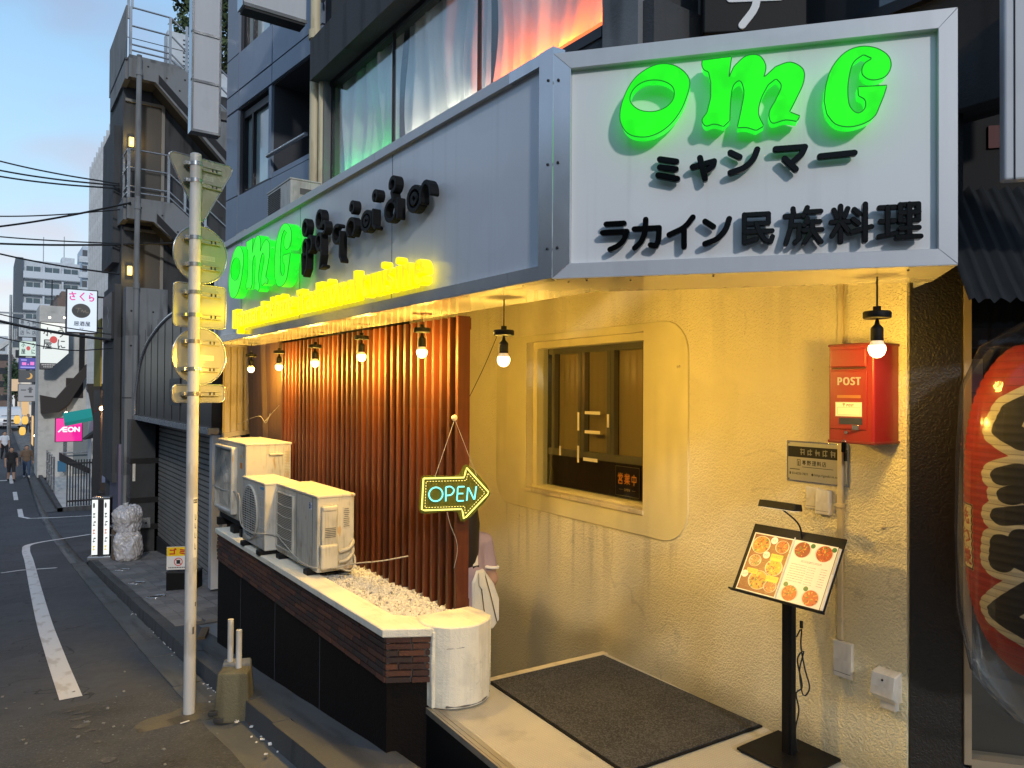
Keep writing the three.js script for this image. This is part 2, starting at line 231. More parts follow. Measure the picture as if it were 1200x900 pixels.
const acC = noiseTex(512, .9, (u, v) => { const s = fbm(u, v * .1, 50, 3, 6), f = fbm(u, v, 6, 4, 33), r = sstep(.68, .8, fbm(u, v * .3, 22, 3, 12)); const k = .97 - .20 * sstep(.5, .8, s) - .22 * sstep(.5, .8, f); return [k * (1 - .12 * r), k * (.985 - .32 * r), k * (.955 - .5 * r)]; }, 1);
const glowC = noiseTex(256, .31, (u, v) => { const f = fbm(u, v, 4, 3, 5), h = sstep(.62, .85, fbm(u, v, 9, 2, 17)); const k = .62 + .38 * f + .35 * h; return [k + .3 * h, k, k + .2 * h]; }, 1);
const drumC = noiseTex(512, 1.3, (u, v) => { const s = fbm(u, v * .07, 60, 3, 8), f = fbm(u, v, 7, 4, 2), c = Math.abs(fbm(u, v, 6, 4, 19) - .5); const k = (.97 - .09 * sstep(.52, .8, s) - .14 * sstep(.56, .8, f)) * (c < .002 ? .8 : 1) * (vn(u, v, 180, 7) > .99 ? .8 : 1); return [k, k * .985, k * .95]; }, 1);
const MT = {
  plaster: mat([.87, .79, .53], .88, { map: wallC, bumpMap: stuccoB, bumpScale: .0038 }),
  plasterFine: mat([.86, .77, .46], .85, { map: plasterC, bumpMap: grainB, bumpScale: .0018 }),
  trimCream: mat([.70, .61, .40], .55, { map: grimeC }),
  asphalt: mat([.175, .187, .205], .92, { map: asphaltC, bumpMap: asphaltB, bumpScale: .004 }),
  asphaltNew: mat([.185, .20, .225], .9, { map: asphaltNew, bumpMap: asphaltB, bumpScale: .0025 }),
  gutter: mat([.105, .112, .118], .9, { map: concreteTex, bumpMap: grainB, bumpScale: .003 }),
  kerb: mat([.075, .078, .082], .92, { map: concreteTex, bumpMap: grainB, bumpScale: .004 }),
  paver: [0, 1, 2].map(i => mat([.15 + .035 * i, .148 + .032 * i, .15 + .03 * i], .9, { map: blotch, bumpMap: grainB, bumpScale: .002 })),
  paint: mat([.74, .75, .76], .8, { map: grimeC, bumpMap: asphaltB, bumpScale: .002 }),
  paintWorn: mat([.27, .27, .27], .9, { map: asphaltC, bumpMap: asphaltB, bumpScale: .003 }),
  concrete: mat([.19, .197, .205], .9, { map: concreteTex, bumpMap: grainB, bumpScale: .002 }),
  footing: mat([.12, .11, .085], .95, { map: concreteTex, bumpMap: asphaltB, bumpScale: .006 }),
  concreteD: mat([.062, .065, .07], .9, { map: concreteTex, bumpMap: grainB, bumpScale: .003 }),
  block: mat([.155, .145, .095], .95, { map: concreteTex, bumpMap: grainB, bumpScale: .006 }),
  plinth: phys([.010, .0075, .0065], .8, { specularIntensity: .3, map: streakC, bumpMap: grainB, bumpScale: .004 }),
  bricks: [[.075, .03, .02], [.055, .024, .018], [.095, .038, .022], [.045, .026, .022], [.12, .045, .024]].map(c => mat(c, .85, { map: blotch, bumpMap: grainB, bumpScale: .004 })),
  mortar: mat([.12, .11, .098], .95, { bumpMap: grainB, bumpScale: .004 }),
  whitePaint: mat([.80, .77, .66], .75, { map: drumC, bumpMap: grainB, bumpScale: .003 }),
  slat: [[.105, .024, .0062], [.075, .017, .0045], [.125, .030, .0075], [.09, .021, .0055]].map(c => mat(c, .48, { map: woodC })),
  alu: mat([.62, .63, .65], .38, { metalness: .75, roughnessMap: metalR, map: metalC }),
  aluWhite: mat([.58, .59, .61], .42, { metalness: .25, map: metalC }),
  signWhite: phys([.80, .80, .80], .33, { map: fasciaC, clearcoat: .35, clearcoatRoughness: .12 }),
  signGrey: phys([.66, .69, .74], .28, { map: fasciaC, clearcoat: .4, clearcoatRoughness: .1 }),
  soffit: phys([.52, .50, .45], .12, { map: metalC, clearcoat: .5, clearcoatRoughness: .05 }),
  black: phys([.002, .002, .0022], .12, { specularIntensity: .35 }),
  blackMatt: phys([.006, .006, .0065], .55, { specularIntensity: .4, bumpMap: grainB, bumpScale: .0005 }),
  darkMetal: mat([.03, .03, .033], .5, { metalness: .4 }),
  bolt: mat([.25, .25, .26], .4, { metalness: .8 }),
  acCase: mat([.50, .485, .43], .5, { map: acC }), acCase2: mat([.52, .51, .47], .5, { map: acC }),
  acDark: mat([.10, .098, .09], .7), wire: mat([.62, .60, .54], .4, { metalness: .3 }),
  cable: mat([.40, .38, .33], .6), cableBlack: mat([.012, .012, .012], .6),
  poleWhite: mat([.60, .61, .61], .45, { map: grimeC }), signBack: mat([.31, .31, .25], .45, { metalness: .2, map: metalC, roughnessMap: metalR }),
  galv: mat([.42, .43, .44], .45, { metalness: .7, map: metalC, roughnessMap: metalR }),
  glass: phys([.93, .95, .95], .02, { transmission: 1, thickness: 0, ior: 1.5 }),
  glassDark: phys([.05, .055, .06], .05, { clearcoat: 1, clearcoatRoughness: .02 }),
  curtain: phys([.92, .92, .90], .95, { transmission: .2, thickness: 0, side: THREE.DoubleSide }),
  bluePanel: mat([.23, .28, .36], .5, { map: metalC, metalness: .15 }),
  seam: mat([.05, .055, .065], .8), frameDark: mat([.03, .03, .033], .45, { metalness: .5 }),
  greyPanel: mat([.52, .54, .57], .45, { map: metalC }), greyDull: mat([.19, .195, .2], .75, { map: concreteTex }),
  whiteWall: mat([.64, .63, .60], .85, { map: blotch }), tileWhite: mat([.60, .64, .68], .8, { map: blotch }),
  brownBand: mat([.035, .026, .022], .6), brownTile: mat([.20, .14, .115], .85, { map: blotch }),
  dark: mat([.015, .015, .016], .85), wood: mat([.085, .045, .018], .6, { map: woodC }), woodPale: mat([.20, .13, .06], .7, { map: woodC }),
  corr: mat([.60, .50, .32], .6, { map: grimeC }), corrDark: mat([.020, .022, .024], .6, { metalness: .3, map: grimeC }),
  red: phys([.24, .012, .010], .35, { clearcoat: .3, clearcoatRoughness: .15 }), steel: mat([.55, .54, .50], .3, { metalness: .9, roughnessMap: metalR }),
  whitePlastic: mat([.74, .73, .68], .45, { map: grimeC }),
  skin: mat([.45, .27, .19], .6), bag: mat([.74, .70, .60], .45, { bumpMap: grainB, bumpScale: .0008 }), hair: mat([.014, .010, .009], .45),
  plasticBag: phys([.60, .63, .66], .35, { transmission: .25, thickness: 0, side: THREE.DoubleSide }),
};

// ---------- the setting: ground, road, kerb, pavement ----------
const ZS = [...range(8, -12, 40), ...range(-12.6, -46, 50), ...range(-50, -120, 14), -160, -220, -300, -400];
struct('ground', sheet([-300, -60, -12, 0, 6, 12, 60, 300], ZS, (x, z) => prof(z) - .32), MT.greyDull);
const gutterX = z => kerbX(z) - .24;
const ZR = ZS.filter(z => z < -6.5), jag = z => .02 * Math.sin(z * 31) + .015 * Math.sin(z * 77);
struct('road', sheet([-14, -9, -5, -2, 0, z => gutterX(z)], [-6.45, ...ZR], (x, z) => prof(z) - .13 - .012 * clamp(-x - 1, 0, 6)), MT.asphaltNew);
{ // the older, stonier surface nearest the viewer, with a ragged joint
  const zs = range(8, -6.45, 24); struct('road_patch', sheet([-14, -9, -5, -2, 0, z => gutterX(z) + jag(z)], zs, (x, z) => prof(z) - .13 - .012 * clamp(-x - 1, 0, 6)), MT.asphalt);
}
struct('cross_street', sheet([z => kerbX(z), 4, 8, 20, 60], range(-16.6, -31.2, 24), (x, z) => prof(z) - .134 - .01 * clamp(x - 2, 0, 30)), MT.asphaltNew);
struct('near_apron', sheet([z => gutterX(z) + jag(z) * .5, z => gutterX(z) + .12, z => kerbX(z) + .01], range(8, -16.6, 60), (x, z) => prof(z) - .136 - .02 * (1 - Math.abs(x - gutterX(z) - .12) / .12)), MT.gutter);
{ // gutter slabs and kerb stones, one by one
  const g = new THREE.Group(); g.name = 'gutter'; g.userData.kind = 'structure'; scene.add(g);
  const k = new THREE.Group(); k.name = 'kerb'; k.userData.kind = 'structure'; scene.add(k);
  for (let z = -2.2; z > -16; z -= .6) {
    const l = z > -4.4 ? 0 : 1, a = gutterX(z) + .006, j = rr(-.004, .004);
    if (z < -5.5) M('slab', runBlock(a, a + .225, z - .594, z, q => prof(q) - .118 + j, q => prof(q) - .3), MT.gutter, g);
    if (z > -15.9) { const kx = kerbX(z) + rr(-.004, .004), jj = rr(-.006, .006); const s = runBlock(kx, kx + .125, z - .593, z, q => prof(q) + jj, q => prof(q) - .3); const p = s.attributes.position; for (let i = 0; i < p.count; i++) if (p.getX(i) < kx + .06 && p.getY(i) > prof(p.getZ(i)) - .1) p.setX(i, p.getX(i) + .014); M('kerb_stone', s, MT.kerb, k); }
  }
}
struct('pavement_strip', sheet([z => kerbX(z) + .118, z => kerbX(z) + .2, 1.82], range(-1, -8.3, 26), (x, z) => prof(z) - .002 + .006 * Math.sin(z * 9 + x * 20) * .5), MT.kerb);
struct('pavement_bed', sheet([z => kerbX(z) + .12, 2.95], range(-8.3, -17, 16), (x, z) => prof(z) - .022), MT.mortar);
{
  const g = new THREE.Group(); g.name = 'pavement'; g.userData.kind = 'structure'; scene.add(g);
  for (let z = -8.35, r = 0; z > -16.6; z -= .302, r++) for (let c = 0; c < 8; c++) {
    const x0 = kerbX(z) + .13 + c * .152; if (x0 > 2.8) continue; const j = rr(-.003, .003), o = (c % 2) * .151;
    M('paver', runBlock(x0, x0 + .147, z - o - .297, z - o, q => prof(q) + j, q => prof(q) - .05), MT.paver[(rnd() * 3) | 0], g);
  }
}
{ // white edge line, its corner and the worn stretch
  const g = new THREE.Group(); g.name = 'road_marking'; g.userData.kind = 'structure'; scene.add(g);
  const yR = (x, z) => prof(z) - .126 - .012 * clamp(-x - 1, 0, 6);
  const ribbon = (c, w) => { const pos = [], idx = []; c.forEach((p, i) => { const a = c[Math.max(0, i - 1)], b = c[Math.min(c.length - 1, i + 1)], d = Math.hypot(b[0] - a[0], b[1] - a[1]), nx = -(b[1] - a[1]) / d, nz = (b[0] - a[0]) / d; for (const s of [-.5, .5]) { const x = p[0] + nx * w * s, z = p[1] + nz * w * s; pos.push(x, yR(x, z), z); } if (i) { const q = i * 2; idx.push(q - 2, q, q - 1, q - 1, q, q + 1); } }); const q = new THREE.BufferGeometry(); q.setAttribute('position', new THREE.Float32BufferAttribute(pos, 3)); q.setIndex(idx); q.computeVertexNormals(); return q; };
  const line = smooth([[.565, -6.72], [.575, -8.5], [.59, -10.3], [.66, -14], [.74, -18], [.78, -20.4], [.88, -21.5], [1.15, -21.95], [1.7, -22.4], [2.4, -22.9], [4, -23.9]], 8);
  M('edge_line', ribbon(line, .155), MT.paint, g);
  for (const [x, z, a, b] of [[.62, -5.05, .05, .035], [.56, -5.9, .07, .03], [.60, -5.75, .05, .02], [.57, -6.1, .09, .02], [.59, -6.25, .07, .025], [.52, -6.35, .05, .02], [.61, -5.45, .03, .02], [.63, -4.72, .06, .03], [.60, -4.62, .05, .02]]) {
    const n = 9, pts = range(0, 1, n).slice(0, n).map(t => { const r = rr(.55, 1.1); return [x + Math.cos(t * 6.283) * a * r, z + Math.sin(t * 6.283) * b * 1.6 * r]; });
    const s = new THREE.ShapeGeometry(shape(pts.map(p => [p[0], -p[1]]))).rotateX(-Math.PI / 2), q = s.attributes.position; for (let i = 0; i < q.count; i++) q.setY(i, yR(q.getX(i), q.getZ(i)));
    M('worn_paint', s, MT.paintWorn, g);
  }
  for (const [z0, z1] of [[-30.2, -32.6], [-35.5, -38.5], [-42, -46]]) M('edge_line', ribbon([[1.0, z0], [1.03, z1]], .15), MT.paint, g);
  M('edge_line', ribbon([[1.0, -30.2], [1.2, -29.6], [1.9, -29.3], [3.2, -29.0]], .13), MT.paint, g);
  M('edge_line', ribbon([[-.6, -19.8], [.1, -19.6]], .12), MT.paint, g);
  M('edge_line', ribbon([[.25, -16.35], [.55, -16.45], [1.1, -16.2]], .10), MT.paint, g);
  M('edge_line', ribbon([[-3.2, -44], [.9, -43.6]], .28), MT.paint, g);
}
{ // far pavement beyond the cross street
  const zs = range(-30.9, -62, 18), X = z => 2.1 + .016 * (-z - 31);
  struct('far_pavement', sheet([z => X(z) + .14, 7], zs, (x, z) => prof(z) + .002), MT.whiteWall);
  struct('far_kerb', runBlock(2.1, 2.26, -62, -30.9, q => prof(q), q => prof(q) - .2), MT.kerb);
  const e = bx(2.1, 7, 0, .3, -31, -30.9); e.translate(0, prof(-31) - .29, 0); struct('far_kerb_end', e, MT.kerb);
  struct('far_gutter', sheet([1.75, 2.1], zs, (x, z) => prof(z) - .12), MT.gutter);
}

// ---------- the restaurant ----------
const W0 = [3.30, 0, -3.0], WA = 2.9 * DEG, WRY = -(90 + 2.9) * DEG; // wall frame: local x towards the viewer along the wall, z out of it
const onWall = (x, y, off = 0) => [3.30 - .0506 * x - .9987 * off, y, -3.0 + .9987 * x - .0506 * off];
const building = thing('restaurant_building', 'cream plastered restaurant with curtained upstairs windows above the long signboard', 'building', [0, 0, 0]);
const stuck = (name, geo, m, parent, p, o = {}) => M(name, geo, m, parent, { p, r: [0, WRY, 0], ...o });
{
  const hole = rect(-1.59, .965, -.273, 2.09);
  stuck('wall', ext(shape(rect(-5.2, -1.6, 1.375, 3.0), [hole]), .2).translate(0, 0, -.2), MT.plaster, building, W0);
  stuck('window_surround', ext(shape(rrect(-2.02, .83, .10, 2.135, .2), [hole]), .004, .004), MT.plasterFine, building, W0);
  const win = new THREE.Group(); win.name = 'window'; win.position.set(...W0); win.rotation.y = WRY; building.add(win);
  M('frame', mg([bx(-1.59, -.273, 2.04, 2.09, -.16, -.06), bx(-1.59, -.273, .965, 1.0, -.16, -.05), bx(-1.59, -1.535, 1.0, 2.04, -.16, -.06), bx(-.31, -.273, 1.0, 2.04, -.16, -.06)]), MT.plasterFine, win);
  M('sill', rbox(1.33, .03, .075, .006, -.93, .968, -.02), MT.trimCream, win);
  M('pane', bx(-1.535, -.31, 1.0, 2.04, -.125, -.119), MT.glass, win);
  // behind the glass: dull framed screens over a dark counter
  M('screen_frame', mg([bx(-1.55, -.29, 1.23, 1.28, -.22, -.18), bx(-1.55, -.29, 2.0, 2.05, -.22, -.18), ...[-1.49, -1.16, -1.12, -.83, -.79, -.47, -.43].map(x => bx(x - .018, x + .018, 1.28, 2.0, -.22, -.18))]), mat([.16, .14, .10], .5), win);
  for (const [a, b] of [[-1.47, -1.18], [-1.10, -.85], [-.77, -.49], [-.41, -.29]]) M('screen', bx(a, b, 1.26, 2.02, -.232, -.226), phys([.30, .22, .10], .35, { clearcoat: .3 }), win);
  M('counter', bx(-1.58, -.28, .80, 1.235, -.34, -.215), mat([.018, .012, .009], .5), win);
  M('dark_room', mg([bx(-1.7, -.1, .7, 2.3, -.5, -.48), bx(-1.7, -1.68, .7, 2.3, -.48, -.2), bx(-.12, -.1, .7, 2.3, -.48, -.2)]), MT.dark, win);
  for (const [x, y, w, h] of [[-.93, 1.565, .17, .022], [-.93, 1.43, .17, .022], [-1.09, 1.50, .022, .13], [-.76, 1.515, .022, .09], [-1.09, 1.265, .022, .12], [-.95, 1.235, .16, .024], [-1.31, 1.275, .022, .07]]) M('tape_strip', box(w, h, .001, x, y, -.117), mat([.80, .74, .58], .8), win);
  // small fittings on the wall
  for (const [x, y] of [[.02, 1.86], [.035, 1.862], [1.27, 1.12]]) stuck('wall_plug', sph(.009, 0, 0, 0, 8), MT.trimCream, building, onWall(x, y, .004));
}
// upper storey: everything above the signboard
{
  const X = 2.45, up = (name, geo, m, parent = building) => M(name, geo, m, parent);
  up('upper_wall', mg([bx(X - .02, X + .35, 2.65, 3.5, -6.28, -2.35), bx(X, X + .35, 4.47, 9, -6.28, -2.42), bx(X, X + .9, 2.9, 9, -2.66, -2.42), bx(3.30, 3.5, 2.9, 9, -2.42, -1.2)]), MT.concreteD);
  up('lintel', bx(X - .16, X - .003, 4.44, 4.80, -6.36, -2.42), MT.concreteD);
  up('corner_post', bx(X - .06, X + .2, 2.6, 4.44, -6.36, -6.275), MT.concrete);
  const w = new THREE.Group(); w.name = 'upper_window'; building.add(w);
  up('frame', mg([bx(X - .01, X + .07, 4.40, 4.44, -6.27, -2.69), bx(X - .03, X + .07, 3.44, 3.49, -6.27, -2.69), ...[-6.255, -5.05, -3.86, -2.705].map((z, i) => bx(X + .002, X + .03, 3.49, 4.40, z - (i % 3 ? .005 : .014), z + (i % 3 ? .005 : .014)))]), MT.frameDark, w);
  for (const [a, b] of [[-6.235, -5.07], [-5.03, -3.88], [-3.84, -2.72]]) up('pane', bx(X + .012, X + .017, 3.49, 4.40, a, b), MT.glass, w);
  const curtain = (z0, z1, s) => { const n = Math.round(Math.abs(z1 - z0) * 46), xs = range(z0, z1, n), g = sheet(range(3.44, 4.47, 12), xs, () => 0), p = g.attributes.position; for (let i = 0; i < p.count; i++) { const y = p.getX(i), z = p.getZ(i), f = .035 * Math.sin(z * 27 + s + 1.1 * Math.sin(z * 5)) + .02 * Math.sin(z * 61 + s * 2) * (1.2 - .5 * (y - 3.4)) + .03 * Math.sin(y * 4 + z * 7); p.setXYZ(i, X + .11 + f * .8, y, z + .03 * Math.sin(y * 5 + s) * (4.47 - y)); } g.computeVertexNormals(); return g; };
  up('curtain', curtain(-6.27, -5.12, 1), MT.curtain, w); up('curtain', curtain(-5.02, -3.86, 3), MT.curtain, w); up('curtain', curtain(-3.82, -2.66, 6), MT.curtain, w);
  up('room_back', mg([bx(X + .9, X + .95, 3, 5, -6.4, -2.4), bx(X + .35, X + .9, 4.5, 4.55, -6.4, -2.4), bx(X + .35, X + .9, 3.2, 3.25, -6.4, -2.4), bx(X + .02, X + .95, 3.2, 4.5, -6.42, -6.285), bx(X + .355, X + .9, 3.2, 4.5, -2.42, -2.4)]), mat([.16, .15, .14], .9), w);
  for (const [z0, z1, c, k, I] of [[-6.2, -5.15, [.01, 1, .08], 1.0, 12], [-4.95, -3.9, [1, .93, .72], 1.3, 18], [-3.8, -2.75, [1, .13, 0], 2.2, 75]]) {
    up('light_strip', bx(X + .03, X + .05, 3.535, 3.555, z0, z1), glow(c, k), w);
    const L = new THREE.RectAreaLight(lin(...c), I, z1 - z0, .03); L.position.set(X + .042, 3.562, (z0 + z1) / 2); L.lookAt(X + .13, 3.95, (z0 + z1) / 2); building.add(L);
  }
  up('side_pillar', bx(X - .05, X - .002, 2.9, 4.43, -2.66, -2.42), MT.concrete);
  up('side_window', mg([bx(3.285, 3.297, 3.45, 4.3, -2.15, -1.5)]), MT.glassDark);
  up('side_window_frame', mg([bx(3.26, 3.298, 3.40, 3.45, -2.2, -1.45), bx(3.26, 3.298, 3.45, 4.25, -2.2, -2.15), bx(3.26, 3.298, 3.45, 4.25, -1.5, -1.45)]), MT.frameDark);
  up('waste_pipe', mg([cyl(.045, .045, 6.5, X - .08, 5.9, -6.45, 12), cyl(.06, .06, .08, X - .08, 4.9, -6.45, 12), cyl(.03, .03, 2, X - .06, 3.6, -6.33, 8)]), MT.trimCream);
}
// hanging sign in the alley beside the pillar
{
  const t = thing('hanging_sign', 'dark upright sign with one white character between concrete pillar and window', 'sign', [2.83, 3.86, -2.12], -40 * DEG);
  M('board', rbox(.46, 1.05, .08, .01), MT.blackMatt, t);
  M('character', T(strokeGeo(strokesOf('チ').map(s => s.map(p => [p[0] / 100 * .24 - .12, -.28 - p[1] / 100 * .22])), .034, .004, 0), 0, 0, .041), mat([.75, .75, .72], .6), t);
}
// long street-side signboard
const FZ0 = -2.321, FZ1 = -7.56, FX = z => 1.834 + .008 * (FZ0 - z), FRY = -Math.atan2(1, .008) ;
const fascia = thing('signboard', 'long grey street-side signboard with green, black and yellow raised lettering', 'sign', [1.834, 2.16, FZ0], -(90 - .46) * DEG);
{ // local x: -5.24 (far) .. 0 (corner); z out
  const L = 5.24, H = .93;
  const back = [[0, 0], [-L, 0], [-L, -.41], [-.147, -.41]];
  M('panel', ext(shape(rect(-L + .05, .06, -.07, H - .05)), .02).translate(0, 0, -.045), MT.signGrey, fascia);
  for (const x of [-1.47, -2.94, -4.41]) M('panel_seam', bx(x - .002, x + .002, .065, H - .055, -.0248, -.0238), MT.seam, fascia);
  for (const [a, b] of [[-L, -3.32], [-3.316, -1.66], [-1.656, -.31]]) { M('frame_strip', bx(a, b, 0, .06, -.06, 0), MT.alu, fascia); M('frame_strip', bx(a, b, H - .05, H, -.06, 0), MT.aluWhite, fascia); }
  M('frame_strip', bx(-L, -L + .05, .06, H - .05, -.06, 0), MT.alu, fascia);
  M('corner_strip', mg([bx(-.09, -.0005, .0, H, -.06, .003)]), MT.alu, fascia);
  for (const y of [0, H - .05]) M('frame_strip', bx(-.308, -.0905, y, y + (y ? .05 : .06), -.06, 0), MT.alu, fascia);
  M('soffit', slab(back, .002, .006), MT.soffit, fascia);
  M('back_board', bx(-L, -.15, .01, H - .02, -.412, -.39), MT.darkMetal, fascia);
  M('top_cover', bx(-L, -.05, H - .06, H - .055, -.41, -.06), MT.alu, fascia);
  M('end_cap', bx(-L - .003, -L, 0, H, -.41, 0), MT.alu, fascia);
  for (const y of [.12, .46, .80]) M('rivet', sph(.006, -.03, y, .004, 8), MT.darkMetal, fascia);
  for (const x of [-.25, -.7, -1.5, -2.6, -3.9]) M('rivet', sph(.005, x, .002, -.04, 6), MT.darkMetal, fascia);
}
// corner sign facing the crossing
const corner = thing('corner_signboard', 'white corner signboard with green omg letters and black Japanese lettering over the entrance', 'sign', [1.834, 2.16, FZ0], -50.4 * DEG);
{
  const L = 1.44, H = .90, D = .41;
  M('panel', bx(.07, L - .06, .055, H - .065, -.06, -.03), MT.signWhite, corner);
  const fr = (pts, m) => M('frame_strip', ext(shape(pts), .055, .0015).translate(0, 0, -.058), m, corner);
  fr([[.002, 0], [L, 0], [L - .06, .055], [.07, .055]], MT.aluWhite); fr([[0, H], [.07, H - .065], [L - .06, H - .065], [L, H]], MT.aluWhite);
  fr([[L + .001, .003], [L + .001, H - .003], [L - .058, H - .067], [L - .058, .057]], MT.aluWhite); fr([[0, .002], [.068, .057], [.068, H - .067], [0, H - .003]], MT.alu);
  for (const y of [.12, .46, .79]) M('rivet', sph(.006, .02, y, .002, 8), MT.darkMetal, corner);
  M('soffit', slab([[0, 0], [L, 0], [L + .02, -.41], [.148, -.41]], -.004, 0), MT.soffit, corner);
  M('end_panel', T(bx(-D, 0, 0, H - .02, -.006, 0), L + .02, .003, -D, 0, -87 * DEG, 0).translate(0, 0, 0), MT.aluWhite, corner);
  M('top_cover', bx(.01, L - .01, H - .03, H - .025, -D, -.06), MT.alu, corner); M('back_board', bx(.18, L, .0, H - .05, -D - .02, -D), MT.darkMetal, corner);
  for (const [x, z] of [[.05, .06], [.13, .03], [.3, .07], [.62, .03], [1.3, .05]]) M('rivet', sph(.005, x, -.005, -z - .02, 6), MT.darkMetal, corner);
}
// omg letters: sizes in metres, shared by both boards
const OMG = {
  o: [smooth([[.272, .621], [.293, .694], [.336, .755], [.415, .791], [.482, .776], [.530, .722], [.520, .655], [.483, .583], [.429, .535], [.368, .518], [.306, .534], [.276, .577]], 4, true), smooth([[.309, .664], [.322, .705], [.366, .731], [.428, .727], [.470, .698], [.474, .658], [.446, .625], [.392, .612], [.337, .628]], 4, true)],
  m: [[[.577, .788], [.682, .790], [.672, .711], ...smooth([[.690, .752], [.734, .787], [.779, .783], [.802, .742], [.795, .700]], 4), ...smooth([[.836, .736], [.886, .747], [.930, .716], [.932, .672], [.908, .615], [.884, .566]], 4), [.920, .548], ...smooth([[.909, .529], [.870, .538], [.824, .531], [.814, .568], [.840, .621], [.856, .666], [.838, .692]], 4), ...smooth([[.810, .672], [.785, .621], [.777, .568], [.796, .522]], 4), ...smooth([[.769, .508], [.735, .522], [.703, .524]], 3), ...smooth([[.717, .590], [.726, .660], [.711, .698], [.690, .684], [.680, .637], [.676, .553]], 4), ...smooth([[.654, .533], [.620, .545], [.590, .540], [.577, .563], [.595, .591]], 4), [.608, .644], [.608, .700], ...smooth([[.600, .742], [.583, .752], [.575, .770]], 3)]],
  g: [smooth([[1.001, .594], [1.007, .652], [1.028, .714], [1.071, .762], [1.119, .777], [1.172, .765], [1.212, .730], [1.218, .692], [1.198, .660], [1.153, .655], [1.126, .678], [1.131, .712], [1.158, .730]], 4).concat(smooth([[1.130, .747], [1.098, .724], [1.082, .668], [1.079, .610], [1.087, .564], [1.112, .540], [1.134, .554], [1.135, .585], [1.114, .602]], 4), [[1.112, .634], [1.206, .630]], smooth([[1.196, .595], [1.182, .559], [1.168, .527], [1.141, .506], [1.088, .494], [1.039, .508], [1.010, .546]], 4))],
};
const greenFace = phys([0, .10, .005], .3, { specularIntensity: .4, emissive: lin(.02, 1, .012), emissiveMap: glowC, emissiveIntensity: 1.12 }), greenSide = phys([0, .12, .01], .3, { specularIntensity: .4, emissive: lin(.02, .95, .03), emissiveMap: glowC, emissiveIntensity: 1.1 }), outline = mat([.01, .12, .02], .5, { emissive: lin(0, .35, .02), emissiveIntensity: .3 });
function omgLetter(k, parent, z0, d, f = p => p) {
  const s = OMG[k].map(c => c.map(f)), sh = shape(s[0], s[1] ? [s[1]] : []);
  const l = M('letter', ext(sh, d).translate(0, 0, z0), greenSide, parent, { label: 'glowing green letter ' + k });
  M('letter_face', new THREE.ShapeGeometry(sh).translate(0, 0, z0 + d + .0015), greenFace, l);
  M('letter_outline', mg(s.map(c => tube([...c, c[0]].map(p => [p[0], p[1], z0 + d + .001]), .0022, c.length * 2, 4, false, false))), outline, l);
}
for (const k of 'omg') omgLetter(k, corner, -.004, .05);
{ // black characters on the corner board
  const put = (ch, x, y, w, h, sw) => M('character', T(strokeGeo(strokesOf(ch).map(s => s.map(p => [x + p[0] / 100 * w, y + h - p[1] / 100 * h])), sw, .017), 0, 0, -.008), MT.black, corner, { label: 'black raised character' });
  [['ミ', .40, .352, .10, .105], ['ャ', .535, .352, .095, .10], ['ン', .665, .360, .125, .105], ['マ', .83, .358, .12, .108], ['ー', .985, .36, .13, .10]].forEach(a => put(...a, .0185));
  [['ラ', .192, .098, .115, .118], ['カ', .315, .098, .115, .12], ['イ', .445, .096, .115, .125], ['ン', .575, .096, .115, .118], ['民', .71, .094, .125, .125], ['族', .868, .090, .13, .135], ['料', 1.028, .090, .135, .135], ['理', 1.185, .092, .135, .13]].forEach((a, i) => put(...a, i < 4 ? .0175 : .0145));
}
